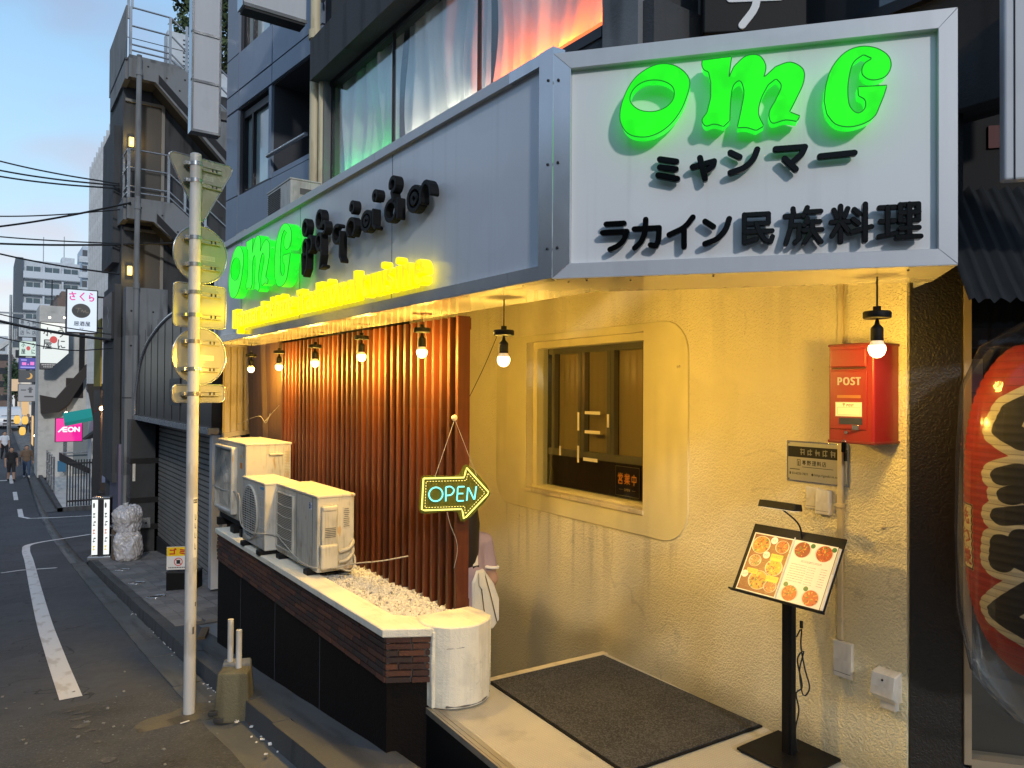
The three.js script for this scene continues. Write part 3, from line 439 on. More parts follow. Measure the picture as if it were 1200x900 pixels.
{ // lettering on the long board: local x from far (-) to near
  const mapX = v => -4.42 + (v - .272) / (1.219 - .272) * 1.60, mapY = v => .30 + (v - .494) / .297 * .47;
  const faces = [];
  for (const k of 'omg') omgLetter(k, fascia, .004, .075, p => [mapX(p[0]), mapY(p[1])]);
  const arc = (cx, cy, rx, ry, a0, a1) => range(a0, a1, Math.max(4, Math.ceil(Math.abs(a1 - a0) / 22))).map(t => [cx + rx * Math.cos(t * DEG), cy + ry * Math.sin(t * DEG)]);
  const bl = (x, parts) => M('character', T(strokeGeo(parts.map(s => s.map(p => [x + p[0] * .94, .485 + p[1] * .86])),   .0195, .042, .002), 0, 0, .002), MT.blackMatt, fascia, { label: 'black raised character' });
  // round-bodied script, read from far to near: seven clusters with marks above and below
  const R = .062;
  bl(-2.72, [arc(.07, .05, .045, .06, -60, 250), arc(.07, .21, .05, .06, 0, 360), [[.115, .0], [.11, -.12], [.06, -.17]], [[.02, 0], [.03, -.15]], arc(.17, .06, .05, .06, -90, 120)]);
  bl(-2.46, [arc(.06, .05, .05, .06, 30, 330), arc(.07, .22, .055, .065, 0, 360), [[.11, .1], [.12, -.06], [.09, -.16], [.15, -.15]], arc(.16, .14, .035, .04, -90, 160)]);
  bl(-2.16, [arc(.06, .05, R, R, 60, 360), [[.122, .05], [.12, -.12], [.15, -.16]]]);
  bl(-1.94, [arc(.06, .05, R, R, -60, 230), arc(.08, .19, .03, .035, -90, 200)]);
  bl(-1.73, [arc(.07, .05, .07, R, 0, 360), arc(.07, .05, .026, .026, 0, 360), [[.17, .10], [.17, .0], [.20, -.02]], arc(.20, .19, .028, .03, -60, 230)]);
  bl(-1.42, [arc(.07, .05, .068, R, 0, 360), [[.16, .10], [.16, -.01]], arc(.10, .21, .038, .042, -100, 200), [[.09, .16], [.11, .11]]]);
  bl(-1.16, [arc(.08, .06, .075, .07, 0, 360), arc(.08, .06, .028, .028, 0, 360), arc(.21, .05, .055, .078, 0, 200)]);
  const yellowFace = mat([.4, .36, .02], .25, { emissive: lin(1, .86, 0), emissiveMap: glowC, emissiveIntensity: 1.2 }), yellowSide = mat([.4, .34, .02], .3, { emissive: lin(1, .80, 0), emissiveMap: glowC, emissiveIntensity: 1.75 });
  const words = [['Myanmar', -4.40, .77], ['Rakhine', -3.60, .77], ['Traditional', -2.78, 1.02], ['cuisine', -1.70, .76]], edge = mat([.25, .2, .01], .5, { emissive: lin(.9, .5, 0), emissiveIntensity: .42 });
  for (const [w, x0, len] of words) { // each letter its own piece, fitted to the word's length
    const sz = .158, whole = [...w].map(c => font.data.glyphs[c].ha), tot = whole.reduce((a, b) => a + b, 0); let x = x0;
    [...w].forEach((c, i) => { const adv = whole[i] / tot * len, k = .93 * adv / (whole[i] / font.data.resolution * sz); const g = txt(c, sz, .045, .004); g.scale(k, 1, 1); g.translate(x, .088, .004); const l = M('letter', g, yellowSide, fascia, { label: 'glowing yellow letter' }); const s = txt(c, sz, .002, .002); s.scale(k, 1, 1); s.translate(x, .088, .0545); M('letter_face', s, yellowFace, l); const ol = []; for (const q of font.generateShapes(c, sz)) for (const r of [q.getPoints(5), ...q.holes.map(h => h.getPoints(5))]) ol.push(tube([...r, r[0]].map(p => [p.x * k + x, p.y + .088, .0545]), 0.0026, r.length * 2, 4, false, false)); M('letter_outline', mg(ol), edge, l); x += adv; });
  }
  for (const [x, y, w, h, c, I] of [[-3.6, .53, 1.6, .42, [0, 1, .04], .15], [-2.7, .16, 3.5, .14, [1, .74, 0], 6.5]]) { const A = new THREE.RectAreaLight(lin(...c), I, w, h); A.position.set(x, y, .085); fascia.add(A); A.rotation.set(0, Math.PI, 0); }
  { const A = new THREE.RectAreaLight(lin(0, 1, .04), .5, .95, .26); A.position.set(.75, .64, .06); A.rotation.set(0, Math.PI, 0); corner.add(A); }
}

// ---------- planter wall with brick band, gravel bed and slat screen ----------
const PX = 1.757, PZ0 = -3.645, PZ1 = -7.2, CH = [1.986, -3.515];
{
  const t = thing('planter_wall', 'low dark planter wall with brick band, white coping and rounded white end beside the entrance', 'wall', [0, 0, 0]);
  // plinth follows the street below
  const foot = runBlock(PX + .012, 2.30, PZ1, PZ0, () => .14, z => prof(z) - .25);
  const chamf = slab([[PX + .012, PZ0 - .02], [2.0, -3.527], [2.3, -3.6], [2.3, PZ0 - .02]], -.6, .14);
  M('plinth', mg([foot, chamf]), MT.plinth, t);
  for (const z of [-4.62, -5.53, -6.44]) M('plinth_seam', runBlock(PX + .0105, PX + .0125, z - .004, z, () => .13, q => prof(q) - .1), MT.seam, t);
  M('mortar', mg([bx(PX + .012, 2.3, .14, .39, PZ1, PZ0), slab([[PX + .012, PZ0 - .02], [1.99, -3.523], [2.3, -3.6], [2.3, PZ0 - .02]], .14, .39)]), MT.mortar, t);
  const rows = 7, bh = .25 / rows, ch = Math.hypot(CH[0] - PX, CH[1] - PZ0), ca = Math.atan2(CH[1] - PZ0, CH[0] - PX);
  for (let r = 0; r < rows; r++) {
    const y = .14 + r * bh; let z = PZ0 - .004 - (r % 2 ? 0 : .11);
    if (r % 2 === 0) M('brick', box(.03 + rr(0, .006), bh - .009, .104, PX + .014, y + bh / 2, PZ0 - .056), MT.bricks[(rnd() * 5) | 0], t);
    while (z > PZ1 + .05) { const l = Math.min(.21, z - PZ1); M('brick', box(.03 + rr(-.004, .006), bh - .009 + rr(-.002, .001), l - .009, PX + .014, y + bh / 2, z - l / 2), MT.bricks[(rnd() * 5) | 0], t); z -= .218; }
    let x = 0, k = r % 2; while (x < ch - .02) { const l = Math.min(k ? .145 : .07 + .07 * (r % 3 === 0), ch - x); M('brick', T(box(l - .008, bh - .009 + rr(-.002, .001), .03 + rr(-.003, .006), l / 2 + x, 0, -.012), PX, y + bh / 2, PZ0, 0, -ca, 0), MT.bricks[(rnd() * 5) | 0], t); x += l; k = 1; }
  }
  // coping and the rounded, plastered end
  const C = [2.155, -3.60], R = .195, arcPts = range(-200, 18, 22).map(a => [C[0] + R * Math.cos(a * DEG) * 1, C[1] - R * Math.sin(a * DEG) * 1]).map(p => p);
  const end = range(200, -20, 24).map(a => [C[0] + R * Math.cos(a * DEG), C[1] + R * .98 * Math.sin(a * DEG)]);
  M('coping', ext(shape([[PX - .012, 7.2], [1.90, 7.2], [1.90, 3.86], [2.02, 3.72], [2.16, 3.75], [2.35, 3.62], [2.34, 3.52], [2.2, 3.42], [2.0, 3.5], [PX - .012, 3.645]]), .036, .005).rotateX(-Math.PI / 2).translate(0, .392, 0), MT.whitePaint, t);
  const body = ext(shape([...end, [2.33, -3.72], [1.985, -3.72]].map(p => [p[0], -p[1]])), .425, .006, 4).rotateX(-Math.PI / 2);
  { const p = body.attributes.position, n = new ImprovedNoise(); for (let i = 0; i < p.count; i++) { const x = p.getX(i), y = p.getY(i), z = p.getZ(i), k = .008 * n.noise(x * 14, y * 9, z * 14); p.setX(i, x + k); p.setZ(i, z + k); } body.computeVertexNormals(); }
  M('rounded_end', body.translate(0, .012, 0), MT.whitePaint, t, { label: 'white plastered rounded end' });
  M('ragged_edge', mg(range(0, 1, 9).map(k => rbox(.05 + rr(-.012, .014), .05, .05, .008, 1.99, .03 + k * .36, -3.525, 1))), MT.whitePaint, t);
  M('crack', mg([tube([[2.02, .33, -3.445], [2.12, .335, -3.408], [2.22, .36, -3.415], [2.31, .40, -3.47]], .0015, 14, 4), tube([[2.02, .02, -3.45], [2.12, .018, -3.41], [2.24, .02, -3.42], [2.33, .022, -3.5]], .006, 14, 4)]), MT.mortar, t);
  M('bed', bx(1.9, 2.44, .30, .375, PZ1, -3.74), MT.mortar, t);
  M('back_wall', bx(2.345, 2.42, -.7, .40, PZ1, -3.62), MT.plaster, t);
}
{ // white gravel
  const base = new THREE.IcosahedronGeometry(.0098, 0); { const p = base.attributes.position; for (let i = 0; i < p.count; i++) { const h = hash(Math.round(p.getX(i) * 9e3), Math.round(p.getY(i) * 9e3), Math.round(p.getZ(i) * 9e3)); p.setXYZ(i, p.getX(i) * (.8 + .5 * h), p.getY(i) * .62, p.getZ(i) * (.75 + .4 * h)); } base.computeVertexNormals(); }
  const N = 13000, im = new THREE.InstancedMesh(base, mat([.66, .64, .59], .9), N), m = new THREE.Matrix4(), q = new THREE.Quaternion(), e = new THREE.Euler(), c = new THREE.Color();
  for (let i = 0; i < N; i++) { const z = -3.77 - Math.pow(rnd(), 1.5) * 2.1, x = rr(1.915, 2.36), k = rr(.55, 1.35); e.set(rr(0, 6), rr(0, 6), rr(0, 6)); q.setFromEuler(e); m.compose(V(x, .385 + rr(0, .022) + .006 * Math.sin(z * 9 + x * 12), z), q, V(k, k, k)); im.setMatrixAt(i, m); const g = rnd() < .12 ? rr(.35, .6) : rr(.75, 1.05); c.setRGB(g, g * .985, g * .95); im.setColorAt(i, c); }
  im.name = 'gravel'; im.castShadow = im.receiveShadow = true; scene.add(im); tag(im, 'white gravel filling the planter in front of the red slats', 'gravel', null, 'stuff');
}
{ // slat screen
  const t = thing('slat_screen', 'tall screen of thin reddish brown vertical slats behind the planter', 'screen', [0, 0, 0]);
  const g0 = bx(-.03, .03, 0, 1, -.016, .016);
  for (let i = 0, z = -3.765; z > -7.0; z -= .0965, i++) { const s = M('slat', uvBox(bx(2.262, 2.345, .385 + rr(-.006, .004), 2.155, z - .0145, z + .0145)), MT.slat[(rnd() * 4) | 0], t); s.rotation.y = 0; }
  M('rail', mg([bx(2.346, 2.37, 2.08, 2.15, -7.0, -3.78), bx(2.346, 2.37, .42, .47, -7.0, -3.78)]), mat([.10, .03, .012], .6), t);
}
{ // beyond the slats: slanted boards and corrugated sheeting
  const t = thing('board_panel', 'leaning brown panel of vertical boards at the far end of the slats', 'panel', [2.32, .5, -7.02], -90 * DEG);
  for (let i = 0; i < 7; i++) M('board', T(bx(-.078, .078, 0, 1.72, -.012, .012), -.02 - i * .16, 0, -.01, 0, 0, .13), [MT.wood, MT.woodPale][(i + 1) % 4 === 0 ? 1 : 0], t);
  const c = thing('corrugated_fence', 'cream corrugated sheet fence under the signboard end', 'fence', [2.30, 0, -8.75], 14 * DEG);
  const n = 46, xs = range(-.14, 1.2, n * 4), sh = sheet(xs, [0, 1], () => 0), p = sh.attributes.position; for (let i = 0; i < p.count; i++) { const x = p.getX(i), y = p.getZ(i); p.setXYZ(i, x, y ? 2.22 : 1.22 + .1 * x, .014 * Math.sin(x * 2 * Math.PI / .078)); } sh.computeVertexNormals();
  M('sheet', sh, MT.corr, c); M('rail', T(bx(-.14, 1.2, -.03, .02, .016, .05), 0, 1.22, 0, 0, 0, .1), MT.corr, c); M('rail', bx(-.14, 1.2, 2.2, 2.27, .016, .05), MT.corr, c);
  const post = thing('timber_post', 'pale square timber post beside the corrugated fence', 'post', [2.44, -.4, -8.35]); M('post', bx(-.045, .045, 0, 2.4, -.045, .045), MT.corr, post); M('brace', rod([-.02, 1.35, 0], [-.10, 1.62, -.5], .03, 8), MT.corr, post);
  const stump = thing('timber_stub', 'short timber stub standing in the dark gap below the fence', 'post', [2.45, -.6, -8.5]); M('stub', bx(-.07, .07, 0, 1.55, -.07, .07), MT.woodPale, stump); M('cap', bx(-.08, .08, 1.55, 1.58, -.08, .08), MT.woodPale, stump);
  const wire = thing('loose_wire', 'loose thin wire tangled on the brown board panel', 'wire', [2.24, 1.45, -7.1]); M('wire', tube([[-.1, -.10, -.9], [0, 0, -.45], [0, -.06, -.25], [0, .05, -.1], [0, .0, -.15], [0, -.05, -.3], [.0, .12, .15]], .0022, 40, 5), MT.cable, wire);
  struct('alley_ground', sheet([1.8, 6], range(-7.1, -10.4, 8), (x, z) => prof(z) - .03), MT.greyDull);
  struct('alley_wall', bx(4.4, 4.5, -1, 6, -10.4, -7.1), MT.dark);
}

// ---------- air conditioners on the planter ----------
function vents(w, h, n, r) { return mg(range(-h / 2, h / 2, n).map(y => box(w, r, .004, 0, y, 0))); }
{ // near unit: wire-guarded coil on the left, service cover on the near side
  const w = .86, h = .515, d = .27, t = thing('outdoor_unit', 'beige outdoor unit with square wire grille nearest the red slats end', 'air conditioner', [1.85, .465, -5.335], -90 * DEG, 'outdoor units on the planter wall');
  M('casing', rbox(w, h, d, .012, 0, h / 2 - .004, -d / 2), MT.acCase, t); M('top_cover', rbox(w + .012, .022, d + .012, .008, 0, h - .002, -d / 2), MT.acCase, t);
  M('grille_panel', rbox(.345, .40, .012, .005, -.215, .255, .003), MT.acDark, t);
  M('grille_frame', mg([rbox(.37, .014, .02, .005, -.215, .462, .008), rbox(.37, .014, .02, .005, -.215, .05, .008), rbox(.014, .42, .02, .005, -.395, .256, .008), rbox(.014, .42, .02, .005, -.037, .256, .008)]), MT.acCase, t);
  M('wire_guard', mg([.13, .21, .295, .375].map(y => tube([[-.395, y + .01, .014], [-.22, y, .02], [-.04, y + .004, .014]], .0028, 8, 5))), MT.wire, t);
  M('coil', mg(range(0, 1, 30).map(k => box(.33, .006, .004, -.215, .065 + k * .38, .011))), mat([.33, .31, .26], .6), t);
  M('seam', mg([box(.003, h - .02, .003, .02, h / 2, .0005), box(.003, h - .03, .003, .34, h / 2, .0005)]), MT.acDark, t);
  M('maker_label', new THREE.PlaneGeometry(.055, .05).translate(.30, .44, .0012), mat('#fff', .5, { map: canvasTex(64, 56, (x) => { x.fillStyle = '#dfe3ea'; x.fillRect(0, 0, 64, 56); x.fillStyle = '#1a2d6b'; x.fillRect(2, 2, 32, 50); x.fillStyle = '#dfe3ea'; x.fillRect(8, 10, 18, 4); x.fillRect(8, 30, 14, 4); x.strokeStyle = '#1a2d6b'; x.lineWidth = 4; x.strokeRect(42, 22, 14, 16); }) }), t, { uv: 0 });
  const s = new THREE.Group(); s.name = 'service_side'; s.position.set(w / 2, 0, -d / 2); s.rotation.y = 90 * DEG; t.add(s); // local z = outwards towards the viewer
  M('service_cover', rbox(.115, .30, .035, .012, -.055, .305, .012), MT.acCase, s); M('cover_grip', rbox(.11, .04, .05, .014, -.055, .435, .014), MT.acCase, s); M('valve_cover', rbox(.13, .17, .06, .02, -.06, .105, .02), MT.acCase, s);
  M('vent', mg(range(.24, .30, 5).map(y => box(.075, .005, .003, -.052, y, .031))), MT.acDark, s);
  M('rating_plate', box(.055, .15, .002, .075, .36, .001), mat([.42, .40, .35], .5), s); M('print', mg(range(.30, .42, 9).map(y => box(rr(.025, .045), .005, .001, .075, y, .0026))), MT.acDark, s);
  M('pipe', mg([tube([[.02, .06, .02], [.06, .075, .05], [.11, .12, .03], [.125, .17, -.03], [.13, .18, -.1]], .014, 20, 8), tube([[.02, .13, .02], [.07, .15, .045], [.115, .18, .02], [.13, .22, -.06]], .014, 20, 8), tube([[.02, .015, .02], [.09, .0, .06], [.13, .06, .03], [.12, .12, .0]], .008, 20, 6)]), MT.cable, s);
  M('foot', mg([-.3, .3].map(x => rbox(.09, .04, .34, .008, x, -.018, -d / 2))), MT.blackMatt, t);
}
{ // middle unit: round fan grille
  const w = .60, h = .515, d = .26, t = thing('outdoor_unit', 'pale outdoor unit with large round fan grille in the middle of three', 'air conditioner', [1.755, .468, -6.085], -90 * DEG, 'outdoor units on the planter wall');
  M('casing', rbox(w, h, d, .012, .02, h / 2, -d / 2), MT.acCase2, t); M('top_cover', rbox(w + .012, .02, d + .012, .008, .02, h, -d / 2), MT.acCase2, t);
  M('fan_hollow', cyl(.212, .212, .004, 0, 0, 0, 40).rotateX(Math.PI / 2).translate(-.055, .255, .001), MT.dark, t);
  const gr = []; for (let y = -.195; y <= .196; y += .0185) { const hw = Math.sqrt(.208 * .208 - y * y); gr.push(box(hw * 2, .0055, .006, -.055, .255 + y, .014)); } for (const x of [-.14, -.07, 0, .07, .14]) { const hh = Math.sqrt(.205 * .205 - x * x); gr.push(box(.005, hh * 2, .004, x - .055, .255, .010)); }
  M('fan_grille', mg(gr), MT.acCase2, t); M('grille_ring', T(new THREE.TorusGeometry(.212, .010, 8, 48), -.055, .255, .008), MT.acCase2, t);
  for (const a of [0, 120, 240]) M('fan_blade', T(ext(shape([[.02, -.03], [.17, -.07], [.18, .06], [.02, .04]]), .004), -.055, .255, .003, 0, 0, a * DEG), mat([.2, .2, .19], .6), t);
  M('rib_line', mg([.09, .17, .25, .33, .41].map(y => box(.10, .004, .003, .235, y, .0007))), MT.wire, t);
  M('brand_print', T(txt('DAIKIN', .021, .001), .20, .468, .0005), mat([.02, .22, .42], .5), t); M('foot', mg([-.2, .24].map(x => rbox(.08, .04, .32, .008, x, -.02, -d / 2))), MT.blackMatt, t);
}
{ // far, taller unit with square fan guard
  const w = .92, h = .69, d = .40, t = thing('outdoor_unit', 'tall cream outdoor unit with square fan guard, farthest on the planter', 'air conditioner', [1.835, .545, -7.04], -90 * DEG, 'outdoor units on the planter wall');
  M('casing', rbox(w, h, d, .014, 0, h / 2, -d / 2), MT.acCase, t); M('top_cover', rbox(w + .012, .022, d + .012, .008, 0, h, -d / 2), MT.acCase, t);
  M('fan_recess', bx(-.40, .17, .08, .62, -.002, .003), mat([.20, .20, .19], .7), t);
  M('fan_guard', mg([rbox(.62, .035, .05, .014, -.115, .635, .02), rbox(.62, .035, .05, .014, -.115, .065, .02), rbox(.035, .60, .05, .014, -.41, .35, .02), rbox(.05, .60, .06, .016, .185, .35, .024)]), MT.acCase2, t);
  M('guard_wire', mg(range(-.38, .15, 14).map(x => tube([[x, .08, .03], [x, .35, .045], [x, .62, .03]], .0022, 6, 4))), MT.wire, t);
  for (const a of [20, 140, 260]) M('fan_blade', T(ext(shape([[.03, -.05], [.22, -.09], [.24, .08], [.03, .05]]), .004), -.115, .35, .006, 0, 0, a * DEG), MT.acCase2, t);
  M('hub', T(cyl(.045, .05, .03, 0, 0, 0, 20), -.115, .35, .015, Math.PI / 2), MT.acCase2, t);
  M('warning_label', box(.075, .05, .002, .33, .50, .001), mat([.60, .22, .04], .6), t); M('warning_label', box(.075, .025, .002, .33, .58, .001), mat([.55, .40, .2], .6), t);
  const s = new THREE.Group(); s.name = 'service_side'; s.position.set(w / 2, 0, -d / 2); s.rotation.y = 90 * DEG; t.add(s);
  M('handle', mg([rbox(.12, .018, .03, .006, .06, .60, .01), box(.10, .012, .002, .06, .585, .001)]), MT.acCase, s); M('service_cover', rbox(.17, .34, .008, .004, -.06, .22, .003), MT.acCase, s); M('valve_cover', rbox(.11, .20, .06, .02, -.06, .27, .02), MT.acCase, s); M('side_grille', mg(range(.08, .62, 40).map(y => box(.05, .006, .003, .165, y, .001))), mat([.3, .28, .22], .6), s);
  M('rack', mg([bx(-.46, .46, -.05, -.004, -.10, -.02), bx(-.46, .46, -.05, -.004, -.38, -.30), bx(.36, .42, -.12, -.05, -.38, .02), bx(-.42, -.36, -.12, -.05, -.38, .02), bx(.10, .22, -.11, -.05, -.2, .03)]), MT.blackMatt, t);
  const p = thing('cord', 'thin grey cord strung across the three outdoor units', 'cord', [0, 0, 0]);
  M('strand', tube([[1.78, .80, -7.45], [1.79, .79, -7.1], [1.80, .81, -6.8], [1.74, .80, -6.4], [1.72, .62, -6.3], [1.72, .585, -6.0], [1.74, .61, -5.75], [1.82, .60, -5.72], [1.825, .57, -5.55], [1.83, .50, -5.2], [1.84, .50, -4.92], [1.95, .50, -4.84], [2.02, .545, -4.7], [2.12, .60, -4.45], [2.24, .64, -4.32]], .0045, 90, 5), MT.cable, p);
}

// ---------- pendant bulbs under the signboard ----------
function pendant(x, z, y, I, label) {
  const t = thing('pendant_bulb', label, 'lamp', [x, 2.153, z], rr(0, 6), 'bulbs hanging under the signboard'), b = y - 2.153;
  M('cord', cyl(.0035, .0035, -b - .12, 0, (b + .12) / 2, 0, 6), MT.cableBlack, t); M('ceiling_rose', lathe([[0, b + .165], [.014, b + .163], [.014, b + .146], [.046, b + .144], [.05, b + .140], [.05, b + .120], [.046, b + .116], [0, b + .115]], 28), MT.blackMatt, t);
  M('socket', lathe([[0, b + .118], [.006, b + .112], [.009, b + .095], [.021, b + .082], [.0225, b + .076], [.0225, b + .034], [.02, b + .032], [0, b + .032]], 22), MT.blackMatt, t);
  const bulb = M('bulb', lathe([[0, b - .034], [.012, b - .032], [.0245, b - .022], [.031, b - .006], [.0315, b + .004], [.029, b + .014]], 24), glow([1, .70, .32], 9), t);
  M('bulb_collar', lathe([[.029, b + .014], [.0225, b + .026], [.019, b + .034], [0, b + .034]], 24), mat([.85, .8, .7], .4, { emissive: lin(1, .62, .25), emissiveIntensity: .55 }), bulb);
  const L = new THREE.PointLight(lin(1, .585, .085), I, 0, 2); L.position.set(0, b, 0); L.castShadow = true; L.shadow.radius = 2.2; t.add(L);
}
[[2.035, -2.95, 1.86, 'glowing bulb hanging alone in front of the plaster wall left of the window'], [2.08, -3.86, 1.935, 'glowing bulb above the neon arrow, nearest of those before the slats'], [2.08, -4.72, 1.94, 'glowing bulb before the slats, second from the entrance end'], [2.08, -5.60, 1.923, 'glowing bulb before the slats above the near outdoor unit'], [2.08, -6.47, 1.915, 'glowing bulb at the boundary of slats and brown boards'], [2.06, -7.24, 1.912, 'glowing bulb before the cream corrugated fence, farthest of the row']].forEach(a => pendant(a[0], a[1], a[2], 4.2, a[3]));
pendant(2.765, -1.505, 1.877, 1.5, 'glowing bulb hanging in front of the red post box');

// ---------- OPEN arrow ----------
{
  const t = thing('open_sign', 'neon arrow sign reading OPEN hung from the last red slat', 'sign', [2.22, 1.12, -3.70], -20 * DEG);
  const k = .00545, P = (x, y) => [(x - 372) * k / 6.2, -(y - 615) * k / 6.2];
  const outl = [[160, 515], [430, 515], [445, 450], [600, 620], [430, 790], [418, 722], [150, 722]].map(p => P(...p)), S = .0009;
  const out2 = smooth([[140, 600], [150, 505], [200, 497], [395, 495], [425, 440], [455, 432], [610, 615], [605, 640], [435, 805], [408, 795], [385, 742], [150, 742], [134, 715]].map(p => P(...p)), 4, true);
  M('backing', ext(shape(out2), .004).translate(0, 0, -.012), phys([.35, .36, .06], .1, { transmission: .75, thickness: 0 }), t);
  M('outline_tube', tube([...outl, outl[0]].map(p => [p[0], p[1], .002]), .0048, 60, 8, false, false), glow([1, .90, .20], 1.5), t);
  const inn = [[178, 535], [445, 535], [455, 487], [572, 620], [440, 755], [435, 705], [172, 705]].map(p => P(...p)), dash = [];
  for (let i = 0; i < inn.length; i++) { const a = inn[i], b = inn[(i + 1) % inn.length], L = Math.hypot(b[0] - a[0], b[1] - a[1]), n = Math.max(1, Math.round(L / .0165)); for (let j = 0; j < n; j++) { const q = (j + .2) / n, r = (j + .75) / n; dash.push(rod([mix(a[0], b[0], q), mix(a[1], b[1], q), 0], [mix(a[0], b[0], r), mix(a[1], b[1], r), 0], .0018, 6)); } }
  M('dashed_tube', mg(dash), glow([1, .85, .25], 1.5), t);
  const L3 = s => s.map(p => { const q = P(...p); return [q[0], q[1], .002]; }), ltr = (...s) => M('letter_tube', mg(s), glow([.22, .95, .95], 1.45), t);
  ltr(T(new THREE.TorusGeometry(.0395, .0043, 8, 32), P(242, 620)[0], P(242, 620)[1], .002));
  ltr(tube(L3([[308, 668], [308, 575]]), .0043, 4, 8, false, false), tube(L3([[308, 575], [340, 573], [362, 595], [345, 625], [308, 630]]), .0043, 24, 8));
  ltr(tube(L3([[432, 575], [388, 575], [382, 668], [428, 668]]), .0043, 18, 8, false, false), tube(L3([[386, 620], [424, 620]]), .0043, 4, 8, false, false));
  ltr(tube(L3([[448, 668], [456, 575], [500, 668], [512, 575]]), .0043, 20, 8, false, false));
  M('hook', T(sph(.018, 0, 0, 0, 12), P(366, 122)[0], P(366, 122)[1], -.02), MT.whitePlastic, t);
  M('chain', mg([rod([...P(366, 130), -.01], [...P(236, 505), 0], .0016, 5), rod([...P(366, 130), -.01], [...P(515, 505), 0], .0012, 5)]), MT.wire, t); M('cord', tube([[...P(320, 740), -.01], [...P(345, 830), -.02], [...P(385, 930), -.02], [...P(395, 1010), -.03], [...P(375, 1120), -.04]], .0018, 20, 5), MT.cable, t);
  const A = new THREE.RectAreaLight(lin(1, .8, .2), .9, .34, .2); A.position.set(0, 0, -.02); t.add(A);
}

// ---------- entrance ----------
struct('entrance_platform', slab([[1.972, -3.53], [2.422, -3.655], [3.40, -3.61], [3.30, -1.62], [3.9, -.8], [3.4, 0], [1.80, -.0]], -.6, -.002), mat([.60, .575, .49], .6, { map: platC, bumpMap: noiseTex(256, .16, (u, v) => { const a = (u * 14) % 1 - .5, b = (v * 14) % 1 - .5; return sstep(.42, .28, Math.hypot(a, b)); }), bumpScale: .0022 }));
struct('platform_face', slab([[1.958, -3.54], [1.972, -3.53], [1.80, .0], [1.786, .0]], -.6, -.03), MT.blackMatt);
struct('platform_nosing', mg([slab([[1.952, -3.545], [2.02, -3.52], [1.835, .0], [1.78, .0]], -.03, .0025), slab([[1.965, -3.52], [1.975, -3.52], [1.79, 0], [1.78, 0]], .0025, .005), slab([[1.99, -3.52], [2.0, -3.52], [1.815, 0], [1.805, 0]], .0025, .005)]), mat([.42, .40, .35], .4, { metalness: .6, map: grimeC }));
struct('threshold', slab([[2.36, -3.70], [2.36, -3.652], [3.36, -3.605], [3.36, -3.655]], -.12, .006), MT.trimCream);
{
  const g = new THREE.Group(); g.name = 'entrance_steps'; g.userData.kind = 'structure'; scene.add(g);
  for (let i = 0; i < 6; i++) M('step', bx(2.42, 3.5, -1.9, -.17 * (i + 1), -3.68 - .28 * (i + 1), -3.68 - .28 * i), MT.concreteD, g);
  M('landing', bx(2.42, 3.6, -2, -1.16, -8, -5.36), MT.concreteD, g);
}
{
  const t = thing('door_mat', 'large dark grey entrance mat with black rubber border', 'mat', [0, 0, 0]);
  const q = [[2.422, -3.645], [3.285, -3.60], [3.262, -2.372], [2.345, -2.42]], c = [2.83, -3.01], inn = q.map(p => [mix(p[0], c[0], .028), mix(p[1], c[1], .02)]);
  M('border', slab(q, 0, .007), MT.blackMatt, t);
  M('pile', slab(inn, .007, .0115), mat([.082, .084, .086], .98, { map: noiseTex(512, .9, (u, v) => { const g = .5 * vn(u, v, 150, 3) + .5 * vn(u, v, 256, 9), k = (.25 + 2.4 * g * g * g + .35 * (fbm(u, v, 6, 3, 7) - .5)); return [k, k * .97, k * .92]; }, 1), bumpMap: rep(asphaltB, .35), bumpScale: .004 }), t);
}
